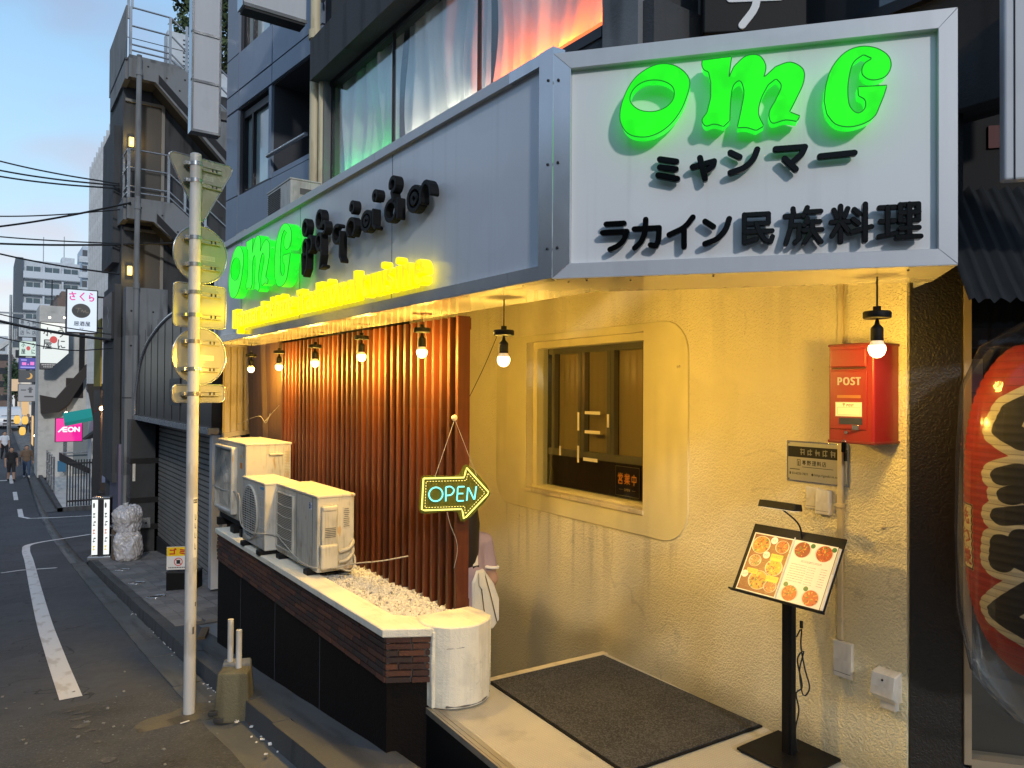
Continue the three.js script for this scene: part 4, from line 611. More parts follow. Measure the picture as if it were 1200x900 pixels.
{ // menu stand
  const t = thing('menu_stand', 'black menu stand with tilted board and small lamp beside the mat', 'menu stand', [3.1, 0, -2.11], -90 * DEG); // local x = world z, local z = towards the street
  M('base_plate', rbox(.35, .014, .35, .006, 0, .012, -.015), MT.blackMatt, t); M('foot', mg([[-.15, .14], [.15, .14], [-.15, -.16], [.15, -.16]].map(p => cyl(.012, .012, .006, p[0], .003, p[1], 10))), MT.blackMatt, t);
  M('pole', mg([rbox(.055, .95, .035, .004, .0, .49, 0), box(.03, .94, .004, 0, .49, .0185)]), MT.blackMatt, t);
  const b = new THREE.Group(); b.name = 'board'; b.position.set(.065, .925, .115); b.rotation.x = -31 * DEG; t.add(b); // tilted back
  M('back_plate', rbox(.475, .345, .008, .003, 0, 0, -.006), MT.blackMatt, b); M('ledge', rbox(.485, .008, .028, .003, 0, -.172, .008), MT.blackMatt, b);
  const dish = (x, px, py, r, c1, c2) => { x.fillStyle = '#d9cfc0'; x.beginPath(); x.ellipse(px, py, r * 1.15, r * 1.05, 0, 0, 7); x.fill(); x.fillStyle = c1; x.beginPath(); x.arc(px, py, r, 0, 7); x.fill(); for (let i = 0; i < 60; i++) { const a = rr(0, 6.3), q = r * Math.sqrt(rnd()) * .9; x.fillStyle = [c2, c1, '#7a1d08', '#f0a040', '#c9581c', '#5f7a2a'][(rnd() * 6) | 0]; x.beginPath(); x.ellipse(px + q * Math.cos(a), py + q * Math.sin(a), rr(2, r * .22), rr(2, r * .12), a, 0, 7); x.fill(); } };
  const scrib = (x, px, py, w, n, c) => { x.fillStyle = c; for (let i = 0; i < n; i++) for (let q = 0; q < w; q += rr(6, 12)) x.fillRect(px + q, py + i * 13 + rr(-1, 1), rr(3, 6), rr(4, 7)); };
  const pageL = canvasTex(512, 720, x => { x.fillStyle = '#f2ead8'; x.fillRect(0, 0, 512, 720); x.fillStyle = '#8a4a22'; x.fillRect(14, 14, 484, 692); for (let i = 0; i < 500; i++) { x.fillStyle = ['#7c3f1a', '#9a5a2c', '#a0683c', '#6e3512'][(rnd() * 4) | 0]; x.fillRect(rr(14, 470), rr(14, 690), rr(10, 50), rr(3, 8)); } dish(x, 130, 140, 105, '#c08030', '#e0b050'); dish(x, 400, 120, 75, '#b4582a', '#dc9c5c'); dish(x, 120, 340, 70, '#ab7b52', '#d8c0a0'); dish(x, 380, 380, 95, '#e8a81e', '#f4cc58'); dish(x, 240, 560, 110, '#e09a28', '#f2c450'); dish(x, 410, 600, 70, '#b86a3a', '#e8ba80');
    for (const [a, b, w, h] of [[300, 220, 150, 80], [60, 440, 140, 60], [330, 480, 150, 70]]) { x.fillStyle = '#ecd64a'; x.fillRect(a, b, w, h); scrib(x, a + 8, b + 12, w - 20, 3, '#6a4a10'); } for (const [a, b] of [[280, 60], [240, 250], [50, 520]]) { x.fillStyle = '#f6f2e4'; x.beginPath(); x.arc(a, b, 44, 0, 7); x.fill(); scrib(x, a - 28, b - 16, 54, 3, '#5a5a50'); } });
  const pageR = canvasTex(512, 720, x => { x.fillStyle = '#f3ecda'; x.fillRect(0, 0, 512, 720); for (const [a, b, r, c, d] of [[120, 105, 92, '#8c2410', '#c2401a'], [380, 105, 92, '#b03a14', '#d8622a'], [130, 620, 88, '#c05a20', '#e89040'], [380, 620, 88, '#c4501c', '#e07a38']]) dish(x, a, b, r, c, d); for (const [a, b] of [[230, 40], [478, 40], [60, 530], [300, 530]]) { x.fillStyle = '#1f6a34'; x.beginPath(); x.arc(a, b, 28, 0, 7); x.fill(); } scrib(x, 150, 225, 240, 2, '#2a2418'); for (let i = 0; i < 8; i++) { scrib(x, 40, 280 + i * 28, 190, 1, '#2a2418'); scrib(x, 400, 280 + i * 28, 70, 1, '#2a2418'); scrib(x, 250, 286 + i * 28, 90, 1, '#555'); } });
  M('page', new THREE.PlaneGeometry(.212, .290).translate(-.109, -.018, .0015), mat('#fff', .35, { map: pageL }), b, { uv: 0, label: 'menu page covered with food photos' }); M('page', new THREE.PlaneGeometry(.212, .290).translate(.109, -.018, .0015), mat('#fff', .35, { map: pageR }), b, { uv: 0, label: 'menu page with four red dishes and a price list' });
  M('spine', rod([0, -.165, .003], [0, .135, .003], .003, 6), MT.wire, b); M('sleeve', rbox(.014, .285, .006, .002, .225, -.02, .001), MT.whitePlastic, b);
  M('lamp_arm', tube([[.03, .13, -.01], [.015, .19, .03], [-.06, .235, .09]], .0045, 12, 6), MT.blackMatt, b);
  const lp = new THREE.Group(); lp.name = 'lamp'; lp.position.set(-.06, .235, .10); lp.rotation.x = 25 * DEG; b.add(lp);
  M('lamp_head', ext(shape([[-.03, 0], [.03, 0], [.022, .026], [-.022, .026]]), .19, .003).rotateY(Math.PI / 2).translate(-.095, -.005, 0), MT.blackMatt, lp); M('lamp_window', bx(-.088, .088, -.0105, -.009, -.024, .024), glow([1, .86, .62], .8), lp);
  const A = new THREE.RectAreaLight(lin(1, .80, .48), 6, .17, .045); A.position.set(-.06, .222, .10); A.lookAt(V(0, -1, 0)); A.rotation.set(-70 * DEG, 0, 0); b.add(A);
  M('cable', mg([tube([[.02, .56, -.03], [.035, .60, -.045], [.03, .52, -.05], [.05, .42, -.05], [.075, .33, -.05], [.05, .29, -.045], [.03, .40, -.04], [.045, .50, -.05], [.02, .46, -.04], [.035, .32, -.05], [.02, .30, -.03], [.03, .22, -.035], [.015, .12, -.03], [.02, .02, -.04]], .0036, 90, 6), rbox(.014, .035, .012, .003, .036, .62, -.045)]), MT.cableBlack, t);
}
{ // post box
  const t = thing('post_box', 'red metal post box with drop slot mounted on the plaster wall', 'post box', onWall(1.235, 1.49, .0), WRY); // local x along the wall to the right, z out
  const w = .215, h = .435, d = .19;
  M('body', rbox(w, h, d, .012, 0, h / 2, d / 2, 3), MT.red, t); M('rim', mg([rbox(w + .004, .014, d + .004, .005, 0, .008, d / 2), rbox(w + .004, .012, d + .004, .005, 0, h - .006, d / 2)]), mat([.16, .02, .016], .4), t);
  M('drop_flap', rbox(.165, .078, .012, .004, -.008, .372, d + .003), MT.red, t); M('flap_shadow_gap', box(.16, .008, .004, -.008, .328, d + .001), mat([.05, .008, .006], .6), t); M('door', rbox(.17, .255, .006, .003, -.008, .19, d + .001), MT.red, t, { label: 'red front door with POST lettering' });
  M('lettering', T(txt('POST', .034, .002), -.062, .255, d + .0045), mat([.42, .40, .36], .4), t);
  M('name_card', new THREE.PlaneGeometry(.125, .062).translate(-.005, .150, d + .006), mat('#fff', .5, { map: canvasTex(256, 126, x => { x.fillStyle = '#efe9d8'; x.fillRect(0, 0, 256, 126); x.strokeStyle = '#8a8478'; x.lineWidth = 2; x.strokeRect(3, 3, 250, 120); x.strokeRect(20, 46, 216, 66); x.fillStyle = '#c0281c'; x.fillRect(72, 10, 22, 5); x.fillRect(72, 18, 22, 5); x.fillRect(80, 18, 6, 20); x.fillStyle = '#222'; x.font = 'bold 30px sans-serif'; x.fillText('POST', 106, 38); }) }), t, { uv: 0 });
  M('view_window', bx(-.05, .058, .085, .113, d + .004, d + .0055), MT.glassDark, t); M('latch', rbox(.032, .022, .01, .003, .03, .072, d + .008), MT.steel, t); M('keyhole', cyl(.007, .007, .012, .0, 0, 0, 10).rotateX(Math.PI / 2).translate(-.012, .05, d + .008), MT.steel, t); M('worn_label', box(.11, .012, .001, -.005, .205, d + .0048), mat([.40, .16, .05], .7), t);
  const lock = thing('padlock', 'small black combination padlock hanging from the red post box', 'padlock', onWall(1.215, 1.505, .205), WRY); M('body', rbox(.02, .045, .014, .004, 0, -.03, 0), MT.black, lock); M('shackle', T(new THREE.TorusGeometry(.009, .003, 6, 14, Math.PI), 0, -.008, 0), MT.steel, lock);
}
{ // plate, covers and pipes on the wall
  const pl = thing('name_plate', 'silver metal name plate with dark upper band below the post box', 'plate', onWall(.94, 1.375, .001), WRY);
  M('plate', rbox(.335, .20, .004, .0015, 0, 0, .003), MT.steel, pl);
  M('print', new THREE.PlaneGeometry(.32, .185).translate(0, 0, .0058), mat('#fff', .32, { metalness: .45, map: canvasTex(512, 296, x => { x.fillStyle = '#b9b6a6'; x.fillRect(0, 0, 512, 296); x.fillStyle = '#2a2a28'; x.fillRect(0, 30, 512, 84); x.fillStyle = '#8f8d80'; for (let i = 0; i < 5; i++) { x.fillRect(110 + i * 66, 50 + (i % 3) * 6, 42, 8); x.fillRect(116 + i * 66 + (i % 2) * 16, 46, 8, 50); x.fillRect(112 + i * 66, 72 + (i % 2) * 10, 38, 8); if (i % 2) x.fillRect(110 + i * 66, 56, 8, 40); else x.fillRect(142 + i * 66, 60, 8, 34); } x.strokeStyle = '#333'; x.lineWidth = 4; x.strokeRect(84, 134, 28, 44); x.fillStyle = '#333'; x.fillRect(94, 144, 8, 34); drawGlyphs(x, '専野理料店', 128, 136, 34, 36, 4, 44); x.fillStyle = '#444'; x.fillRect(128, 186, 270, 4); x.font = 'bold 24px sans-serif'; x.fillText('03-6233-7831', 34, 250); x.fillText('http://gooki-ie.com', 236, 250); x.fillRect(16, 206, 90, 6); x.beginPath(); x.arc(220, 242, 10, 0, 7); x.fill(); x.fillRect(14, 232, 12, 20); }) }), pl, { uv: 0 });
  for (const [x, y] of [[-.155, .088], [.155, .088], [-.155, -.088], [.155, -.088]]) M('screw', sph(.004, x, y, .006, 8), MT.steel, pl);
  const sw = (x, y, w, h, d, lab) => { const s = thing('wall_cover', lab, 'cover plate', onWall(x, y, 0), WRY); M('cover', rbox(w, h, d, .004, 0, 0, d / 2), MT.whitePlastic, s); M('lid_seam', box(w * .9, .002, .001, 0, -h * .36, d + .0003), MT.mortar, s); return s; };
  sw(.92, 1.205, .075, .105, .012, 'thin white cover plate below the silver name plate, left of the pair'); sw(.985, 1.195, .075, .115, .028, 'thicker white cover box below the silver name plate, right of the pair'); sw(1.085, .485, .095, .165, .022, 'white cover plate low on the wall at the end of the conduit');
  const pi = thing('conduit', 'cream conduit running down the plaster wall behind the post box', 'conduit', onWall(1.07, .57, .008), WRY); M('pipe', rbox(.026, 1.66, .016, .004, 0, .83, .004), MT.trimCream, pi); for (const y of [.1, .62, 1.3]) M('clip', rbox(.036, .02, .02, .003, 0, y, .006), MT.trimCream, pi);
  const o = thing('outdoor_socket', 'white weatherproof socket low on the wall next to the black pillar', 'socket', onWall(1.30, .44, 0), WRY); M('hood', ext(shape([[0, -.06], [.035, -.06], [.062, -.035], [.05, .05], [0, .062]]), .10, .004).rotateY(-Math.PI / 2).translate(.05, 0, 0), MT.whitePlastic, o); M('socket_face', rbox(.07, .04, .03, .004, .01, -.08, .018), MT.whitePlastic, o); M('keyhole', sph(.005, 0, .03, .058, 8), MT.dark, o);
  const ht = thing('business_sign', 'small black open-for-business sign leaning inside the window corner', 'sign', onWall(-.575, 1.12, -.135), WRY); M('board', rbox(.255, .215, .008, .002, 0, 0, 0), MT.blackMatt, ht);
  M('print', new THREE.PlaneGeometry(.246, .206).translate(0, 0, .0046), mat('#fff', .5, { map: canvasTex(256, 204, x => { x.fillStyle = '#0c0b0a'; x.fillRect(0, 0, 256, 204); x.strokeStyle = '#8a7a58'; x.lineWidth = 3; x.strokeRect(6, 6, 244, 192); x.strokeStyle = '#e08a2c'; drawGlyphs(x, '営業中', 28, 52, 58, 70, 7, 70); x.fillStyle = '#a88a58'; x.font = 'bold 24px sans-serif'; x.fillText('OPEN', 94, 166); x.fillRect(44, 156, 36, 3); x.fillRect(176, 156, 36, 3); }) }), ht, { uv: 0 });
  const wr = thing('wall_wire', 'thin dark wire running slantwise down the plaster beside the slats', 'wire', [0, 0, 0]); M('wire', tube([onWall(-1.95, 2.2, .03), onWall(-2.15, 1.95, .035), onWall(-2.3, 1.80, .03), onWall(-2.5, 1.6, .03)], .003, 16, 5), MT.cableBlack, wr);
}

// ---------- street furniture in front of the wall ----------
{ // traffic sign pole seen from behind
  const px = 1.19, pz = -5.59, t = thing('sign_pole', 'white steel pole with five traffic signs seen from behind', 'sign pole', [px, -.60, pz], 17 * DEG); // local x to the right, z towards the viewer
  M('pole', cyl(.0385, .0395, 3.975, 0, 1.9875, 0, 24), MT.poleWhite, t); M('cap', T(sph(.0385, 0, 0, 0, 20).scale(1, .35, 1), 0, 3.975, 0), MT.poleWhite, t);
  M('stain', mg([box(.002, .05, .018, .038, .62, .012), box(.002, .03, .01, .0388, .8, -.004)]).rotateY(-70 * DEG), MT.mortar, t);
  M('sticker', T(new THREE.CylinderGeometry(.0402, .0402, .42, 20, 1, true, -.25, .9), 0, 1.34, 0), mat('#fff', .6, { map: canvasTex(64, 256, x => { x.fillStyle = '#d9d7cd'; x.fillRect(0, 0, 64, 256); x.fillStyle = '#3c3c3c'; for (const [y, h] of [[70, 26], [110, 22], [150, 24], [196, 26]]) { x.fillRect(22, y, 5, h); x.fillRect(22, y + h - 4, 20, 4); x.fillRect(38, y + 6, 4, h - 12); } x.fillRect(4, 8, 56, 16); x.fillStyle = '#d9d7cd'; x.fillRect(12, 12, 8, 8); x.fillRect(30, 12, 6, 8); x.fillRect(44, 12, 6, 8); }) }), t, { uv: 0 });
  const dx = .085, zp = -.075, plate = (name, sh, y) => { const g = new THREE.Group(); g.name = name; g.position.set(dx, y, zp); t.add(g); M('plate', ext(sh, .003, .0015), MT.signBack, g); return g; };
  const rim = (g, pts, m = MT.galv) => M('rim', tube([...pts, pts[0]].map(p => [p[0], p[1], .004]), .006, pts.length * 2, 5, false, false), m, g);
  const rails = (g, ys, w) => { for (const y of ys) { M('rail', mg([rbox(w, .03, .014, .003, .02, y, .010), rbox(w, .006, .022, .002, .02, y + .014, .014), rbox(w, .006, .022, .002, .02, y - .014, .014)]), MT.signBack, g); M('slot', mg([-.3, -.18, .22, .34].map(k => box(.010, .026, .003, .02 + k * w, y, .0185))), MT.dark, g); M('clamp', mg([T(new THREE.CylinderGeometry(.043, .043, .028, 20, 1, true), -dx, y, -zp), rbox(.03, .028, .05, .004, -dx + .05, y, -zp - .03), rbox(.03, .028, .05, .004, -dx - .05, y, -zp - .03), T(cyl(.006, .006, .13, 0, 0, 0, 8), -dx, y, -zp - .036, 0, 0, Math.PI / 2)]), MT.galv, g); } };
  const stampTex = canvasTex(128, 40, x => { x.fillStyle = '#b4b4a8'; x.fillRect(0, 0, 128, 40); x.fillStyle = '#77776c'; for (let i = 0; i < 9; i++) { x.fillRect(6 + i * 13, 8, 2, 22); x.fillRect(6 + i * 13, 8 + (i % 3) * 9, 9, 2); x.fillRect(6 + i * 13, 28, 9, 2); } });
  const stamp = (g, x, y) => M('stamp', new THREE.PlaneGeometry(.12, .035).translate(x, y, .0052), mat('#fff', .45, { map: stampTex, metalness: .4 }), g, { uv: 0 });
  const tri = (() => { const o = [], c = [[-.20, .20], [0, -.20], [.24, .20]], cc = [[-.245, .235], [.245, .235], [0, -.235]], r = .03; const q = [[-.215, .205, 90, 210], [0, -.185, 210, 330], [.215, .205, -30, 90]]; for (const [x, y, a, b] of q) for (const a2 of range(a, b, 6)) o.push([x + r * Math.cos(a2 * DEG), y + r * Math.sin(a2 * DEG)]); return o; })();
  let g = plate('stop_sign', shape(tri), 3.745); rim(g, tri); rails(g, [.165, .045], .26); stamp(g, .03, .105);
  const circ = range(0, 360, 40).slice(0, 40).map(a => [.205 * Math.cos(a * DEG), .205 * Math.sin(a * DEG)]);
  g = plate('round_sign', shape(circ), 3.285); rim(g, circ); rails(g, [.10, -.09], .25); stamp(g, .05, -.02);
  const sq = rrect(-.20, -.155, .20, .155, .025); g = plate('square_sign', shape(sq), 2.913); rim(g, sq); rails(g, [.085, -.075], .27);
  g = plate('round_sign', shape(circ), 2.55); rim(g, circ); rails(g, [.10, -.095], .25); stamp(g, .05, -.01);
  const sm = rrect(-.20, -.062, .20, .062, .03); g = plate('small_plate', shape(sm), 2.28); rim(g, sm); rails(g, [0], .26);
  const f = thing('pole_footing', 'flat lump of concrete on the asphalt around the sign pole foot', 'footing', [px, prof(pz) - .135, pz], 12 * DEG);
  const pts = smooth([[-.36, -.02], [-.33, -.16], [-.1, -.17], [.16, -.14], [.19, .02], [.1, .13], [-.08, .10], [-.3, .10]], 3, true).map(p => [p[0] + rr(-.008, .008), p[1] + rr(-.008, .008)]); M('lump', ext(shape(pts), .012, .010).rotateX(-Math.PI / 2), MT.footing, f);
  M('paper', box(.06, .002, .014, -.10, .037, .16), MT.paint, f);
}
{ // concrete block with two stub posts
  const z = -5.36, t = thing('concrete_block', 'mossy concrete block holding two short white pipe stubs', 'block', [1.44, prof(z) - .135, z], -28 * DEG);
  const wedge = (w, h, d, k) => { const g = rbox(w, h, d, .018, 0, h / 2, 0, 3), p = g.attributes.position; for (let i = 0; i < p.count; i++) { const s = 1 - k * p.getY(i) / h; p.setX(i, p.getX(i) * s); p.setZ(i, p.getZ(i) * s); const n = .004 * Math.sin(p.getX(i) * 60 + p.getY(i) * 43) * Math.sin(p.getZ(i) * 55); p.setX(i, p.getX(i) + n); } g.computeVertexNormals(); return g; };
  M('front_block', T(wedge(.25, .34, .17, .22), .01, 0, .06), MT.block, t); M('rear_block', T(wedge(.24, .345, .13, .22), -.01, 0, -.10, 0, .06), MT.concrete, t);
  for (const [x, zz, h] of [[-.055, -.09, .64], [.03, .03, .60]]) M('pipe_stub', mg([cyl(.020, .020, h, x, h / 2, zz, 14)]), MT.poleWhite, t);
  M('broken_corner', mg(range(0, 1, 5).map(k => rbox(.04, .03, .03, .006, -.12 + k * .06, .03 + .05 * (k < .5), .148 - k * .01, 1))), MT.concreteD, t);
}
{ // litter
  const im = (n, f, m, label, name, cat) => { const g = []; for (let i = 0; i < n; i++) { const [x, z] = f(); const s = rr(.008, .022); g.push(T(box(s * rr(.8, 1.6), s * .35, s), x, prof(z) - .124, z, rr(-.3, .3), rr(0, 6), rr(-.3, .3))); } const o = M(name, mg(g), m, scene); tag(o, label, cat, null, 'stuff'); };
  im(90, () => { const z = -4.4 - rnd() * 6; return [kerbX(z) - rr(.0, .12) * rnd(), z]; }, MT.paint, 'small pale litter scattered along the kerb', 'litter', 'litter');
  im(60, () => { const z = -2.8 - rnd() * 4.5; return [rr(.1, kerbX(z) - .02), z]; }, MT.concrete, 'fine stone crumbs scattered on the old asphalt', 'debris', 'debris');
  const b = thing('broken_plank', 'flat broken slab lying in the gutter at the very bottom edge', 'slab', [1.19, prof(-3.62) - .13, -3.62], -35 * DEG); M('slab', ext(shape([[-.16, -.02], [.10, -.035], [.17, .02], [.02, .035], [-.15, .03]]), .035, .004).rotateX(-Math.PI / 2), MT.kerb, b);
  const r = thing('rust_stain', 'brown rusty dirt beside the concrete block', 'dirt', [1.56, prof(-5.1) - .118, -5.1]); tag(r, null, null, null, 'stuff'); M('dirt', mg(range(0, 1, 14).map(() => T(box(rr(.01, .04), .006, rr(.01, .03)), rr(-.1, .08), rr(-.01, 0), rr(-.12, .12), 0, rr(0, 6)))), mat([.16, .06, .03], .95), r);
}
{ // notice board and low black box
  const t = thing('notice_board', 'yellow and white rubbish notice board behind the pole by the planter end', 'notice', [2.14, -.715, -10.8], -25 * DEG);
  M('board', rbox(.30, .31, .012, .004, 0, .155, 0), MT.whitePlastic, t); M('stay', rod([0, 0, -.02], [0, -.20, -.04], .012), MT.darkMetal, t);
  M('print', new THREE.PlaneGeometry(.292, .302).translate(0, .155, .0068), mat('#fff', .5, { map: canvasTex(220, 230, x => { x.fillStyle = '#d4d4d2'; x.fillRect(0, 0, 220, 230); x.fillStyle = '#dcb80e'; x.fillRect(0, 0, 220, 92); x.strokeStyle = '#b01818'; drawGlyphs(x, 'ゴミ', 24, 18, 62, 58, 12, 92); x.strokeStyle = '#c8282c'; x.lineWidth = 8; x.beginPath(); x.arc(110, 152, 38, 0, 7); x.moveTo(84, 126); x.lineTo(136, 178); x.stroke(); x.fillStyle = '#222'; x.fillRect(92, 132, 36, 40); x.fillStyle = '#444'; for (let i = 0; i < 12; i++) x.fillRect(16 + i * 16, 204, 11, 12); }) }), t, { uv: 0 });
  const b = thing('low_box', 'low black box on the pavement below the rubbish notice', 'box', [2.20, prof(-10.85) - .01, -10.85], -30 * DEG); M('body', mg([rbox(.40, .25, .24, .008, .03, .125, 0)]), MT.blackMatt, b); M('rim', rbox(.41, .018, .25, .004, .03, .25, 0), MT.darkMetal, b);
  const off = thing('timber_offcut', 'short dark timber offcut lying on the pavement edge', 'timber', [1.74, prof(-7.6) + .02, -7.6], 70 * DEG); M('plank', rbox(.30, .04, .07, .005), MT.woodPale, off); M('end_cut', box(.004, .036, .066, .152, 0, 0), MT.wood, off);
  [[1.80, -10.4], [1.80, -11.9], [1.86, -13.7]].forEach(([x, z], i) => { const c = thing('drain_cap', ['round metal cap in the pavers nearest the low black box', 'round metal cap in the pavers, middle one of three', 'round metal cap in the pavers in front of the rubbish bags'][i], 'drain cap', [x, prof(z) + .004, z], 0, 'metal caps in the pavement'); c.rotation.x = -.09; M('disc', cyl(.10, .105, .010, 0, 0, 0, 26), MT.steel, c); M('rim', T(new THREE.TorusGeometry(.105, .010, 6, 28), 0, .002, 0, Math.PI / 2), MT.galv, c); M('lid', cyl(.055, .055, .014, .02, .002, .01, 18), MT.darkMetal, c); });
}
{ // rubbish bags
  const bag = (label, x, y, z, r, h, s) => { const g = new THREE.SphereGeometry(1, 110, 80), p = g.attributes.position, n = new ImprovedNoise(), v = V(), rg = (a, k) => 1 - Math.abs(n.noise(v.x * k + a, v.y * k + a * 2, v.z * k - a)); for (let i = 0; i < p.count; i++) { v.fromBufferAttribute(p, i); const bo = 1 / Math.pow(Math.abs(v.x) ** 3 + Math.abs(v.y) ** 3 + Math.abs(v.z) ** 3, 1 / 3), q = 1 - Math.abs(n.noise(v.x * 5 + s + v.y, v.y * 1.4, v.z * 5)), a = bo * (.72 + .14 * n.noise(v.x * 1.5 + s, v.y * 1.5, v.z * 1.5) + .13 * q * q + .10 * rg(s + 3, 3.4) + .035 * rg(s + 9, 9)); p.setXYZ(i, v.x * a * r, Math.max(-.84, v.y * a) * h, v.z * a * r); } g.computeVertexNormals(); const t = thing('rubbish_bag', label, 'rubbish bag', [x, y, z], s); M('bag', g, phys([.52, .53, .56], .35, { map: noiseTex(256, .5, (u, w) => { const k = fbm(u, w, 4, 4, 11 + (s | 0)), q = sstep(.55, .68, fbm(u, w, 3, 2, 30 + (s | 0))); return [mix(.85 + .25 * k, .66, q * .5), mix(.85 + .25 * k, .56, q * .5), mix(.88 + .25 * k, .44, q * .5)]; }, 1), clearcoat: .2, clearcoatRoughness: .3 }), t); M('knot', T(lathe([[0, -.04], [.05, -.02], [.022, .02], [.06, .07], [.02, .05], [0, .05]], 9), .03, h * .86, 0, .3), MT.plasticBag, t); };
  bag('full translucent rubbish bag standing on the pavement by the granite pier', 2.14, prof(-15.1) + .27, -15.1, .25, .31, 1.3); bag('translucent rubbish bag piled on top of the other bag', 2.12, prof(-15.1) + .74, -15.12, .24, .27, 4.1);
}
{ // lit floor sign
  const z = -15.85, t = thing('floor_sign', 'lit white floor sign with dark middle band on the kerb corner', 'sign', [1.80, prof(z), z], -20 * DEG);
  M('base', rbox(.40, .07, .42, .02, 0, .035, 0), MT.galv, t); M('core', rbox(.30, 1.06, .22, .02, 0, .60, 0), MT.darkMetal, t); M('cap', rbox(.31, .03, .23, .01, 0, 1.14, 0), MT.galv, t);
  const tx = canvasTex(64, 256, x => { x.fillStyle = '#f4fbf8'; x.fillRect(0, 0, 64, 256); x.fillStyle = '#111'; x.beginPath(); x.ellipse(20, 26, 11, 13, 0, 0, 7); x.fill(); for (let i = 0; i < 5; i++) { x.fillStyle = ['#222', '#333', '#c46a52', '#2b2b2b', '#d8b92c'][i]; x.fillRect(12 + (i % 2) * 8, 62 + i * 38, 24, 6); x.fillRect(18, 68 + i * 38, 6, 16); x.fillRect(10, 78 + i * 38, 28, 4); } });
  const lit = mat([.1, .1, .1], .5, { emissive: lin(1, 1, 1), emissiveMap: tx, emissiveIntensity: 1.0 });
  for (const sx of [-.098, .098]) M('lit_panel', new THREE.PlaneGeometry(.095, 1.02).translate(sx, .60, .1115), lit, t, { uv: 0 }); M('lit_panel', T(new THREE.PlaneGeometry(.20, 1.02), -.1515, .60, 0, 0, -Math.PI / 2), lit, t, { uv: 0 });
  const p = thing('bollard', 'brown post with a flat metal cap between floor sign and rubbish bags', 'post', [1.99, prof(-15.4), -15.4]); M('post', rbox(.16, .58, .16, .02, 0, .29, 0), mat([.13, .09, .06], .7, { map: grimeC }), p); M('cap', mg([cyl(.12, .12, .03, 0, .62, 0, 20), cyl(.11, .11, .025, 0, .46, .02, 20)]), MT.galv, p);
}

// ---------- shuttered shop with the arched dark canopy ----------
{
  const t = thing('shutter_shop', 'dark shop with arched bronze canopy above a closed roller shutter', 'building', [0, 0, 0]);
  const prof2 = smooth([[16.3, 1.22], [16.28, 1.55], [16.1, 1.85], [15.73, 2.22], [15.1, 2.52], [14.18, 2.74], [13.2, 2.88], [12.0, 2.95]], 4).concat([[10.2, 2.97], [10.2, 1.22]]);
  M('canopy', T(ext(shape(prof2), .5), 2.4, 0, 0, 0, Math.PI / 2, 0), mat([.022, .017, .0145], .35, { metalness: .3 }), t);
  for (let z = -10.9; z > -16; z -= .62) { const top = z < -14.2 ? 2.95 - .10 * (-z - 13.2) ** 1.55 * .38 : 2.93; M('canopy_seam', bx(2.394, 2.4, 1.24, Math.min(2.93, top), z - .003, z + .003), MT.dark, t); }
  M('canopy_rim', tube(prof2.slice(0, 29).map(p => [2.395, p[1] + .012, -p[0]]), .03, 60, 6), MT.alu, t); M('canopy_edge', bx(2.36, 2.5, 1.13, 1.215, -16.35, -10.2), MT.galv, t);
  M('granite_pier', bx(2.30, 2.86, -2, 1.128, -16.9, -16.1), mat([.045, .047, .05], .25, { map: blotch }), t, { label: 'polished dark granite pier' }); for (const y of [.35, -.42, -.95]) M('granite_band', bx(2.297, 2.865, y - .09, y + .02, -16.9, -16.094), mat([.012, .012, .013], .3), t);
  M('key_switch', rbox(.16, .20, .03, .006, 2.58, -.90, -16.08), MT.galv, t); M('key_hole', sph(.02, 2.58, -.90, -16.06, 8), MT.dark, t); M('intercom', rbox(.05, .34, .02, .006, 2.36, .1, -16.085), MT.whitePlastic, t);
  M('shutter_base', bx(2.78, 2.9, -1.75, -1.18, -16.1, -10.5), mat([.03, .03, .032], .6), t);
  for (let y = -1.16; y < 1.12; y += .086) M('shutter_slat', bx(2.80, 2.815, y, y + .060, -16.1, -10.55).applyMatrix4(new THREE.Matrix4()), mat([.34, .34, .33], .5, { metalness: .25, map: streakC }), t);
  M('shutter_back', bx(2.816, 2.86, -1.2, 1.13, -16.1, -10.5), mat([.06, .06, .06], .6), t); M('guide_rail', mg([bx(2.74, 2.84, -1.75, 1.128, -16.16, -16.1), bx(2.70, 2.86, -1.2, 1.128, -10.55, -10.42)]), MT.galv, t);
  M('door_frame', mg([bx(2.42, 2.52, -.9, 1.12, -10.36, -10.22), bx(2.56, 2.62, -.9, 1.12, -10.36, -10.24)]), MT.aluWhite, t, { label: 'white painted metal frame at the near end of the shutter' });
  M('side_wall', mg([bx(2.64, 6, -2, 1.2, -10.45, -10.3), bx(2.42, 6, 1.215, 3.0, -10.30, -10.205), bx(2.86, 6, -2, 2.9, -16.9, -10.5), bx(2.5, 2.9, 1.2, 1.22, -16.3, -10.3)]), MT.dark, t);
  M('shop_plate', T(new THREE.PlaneGeometry(.8, .42), 2.386, 1.68, -12.5, 0, -Math.PI / 2), mat('#fff', .5, { map: canvasTex(160, 84, x => { x.fillStyle = '#3c4046'; x.fillRect(0, 0, 160, 84); x.fillStyle = '#0c0d0e'; for (let i = 0; i < 6; i++) { x.fillRect(8 + i * 25, 12, 7, 30); x.fillRect(8 + i * 25, 12 + (i % 3) * 12, 19, 7); x.fillRect(20 + i * 25, 24, 6, 18); } for (let i = 0; i < 5; i++) x.fillRect(20 + i * 24, 56, 17, 12); }) }), t, { uv: 0 });
  M('camera_unit', mg([T(cyl(.035, .04, .14, 0, 0, 0, 12), 2.3, 1.70, -11.9, 0, 0, 1.2), rod([2.3, 1.68, -11.9], [2.4, 1.62, -11.9], .015)]), MT.whitePlastic, t);
}
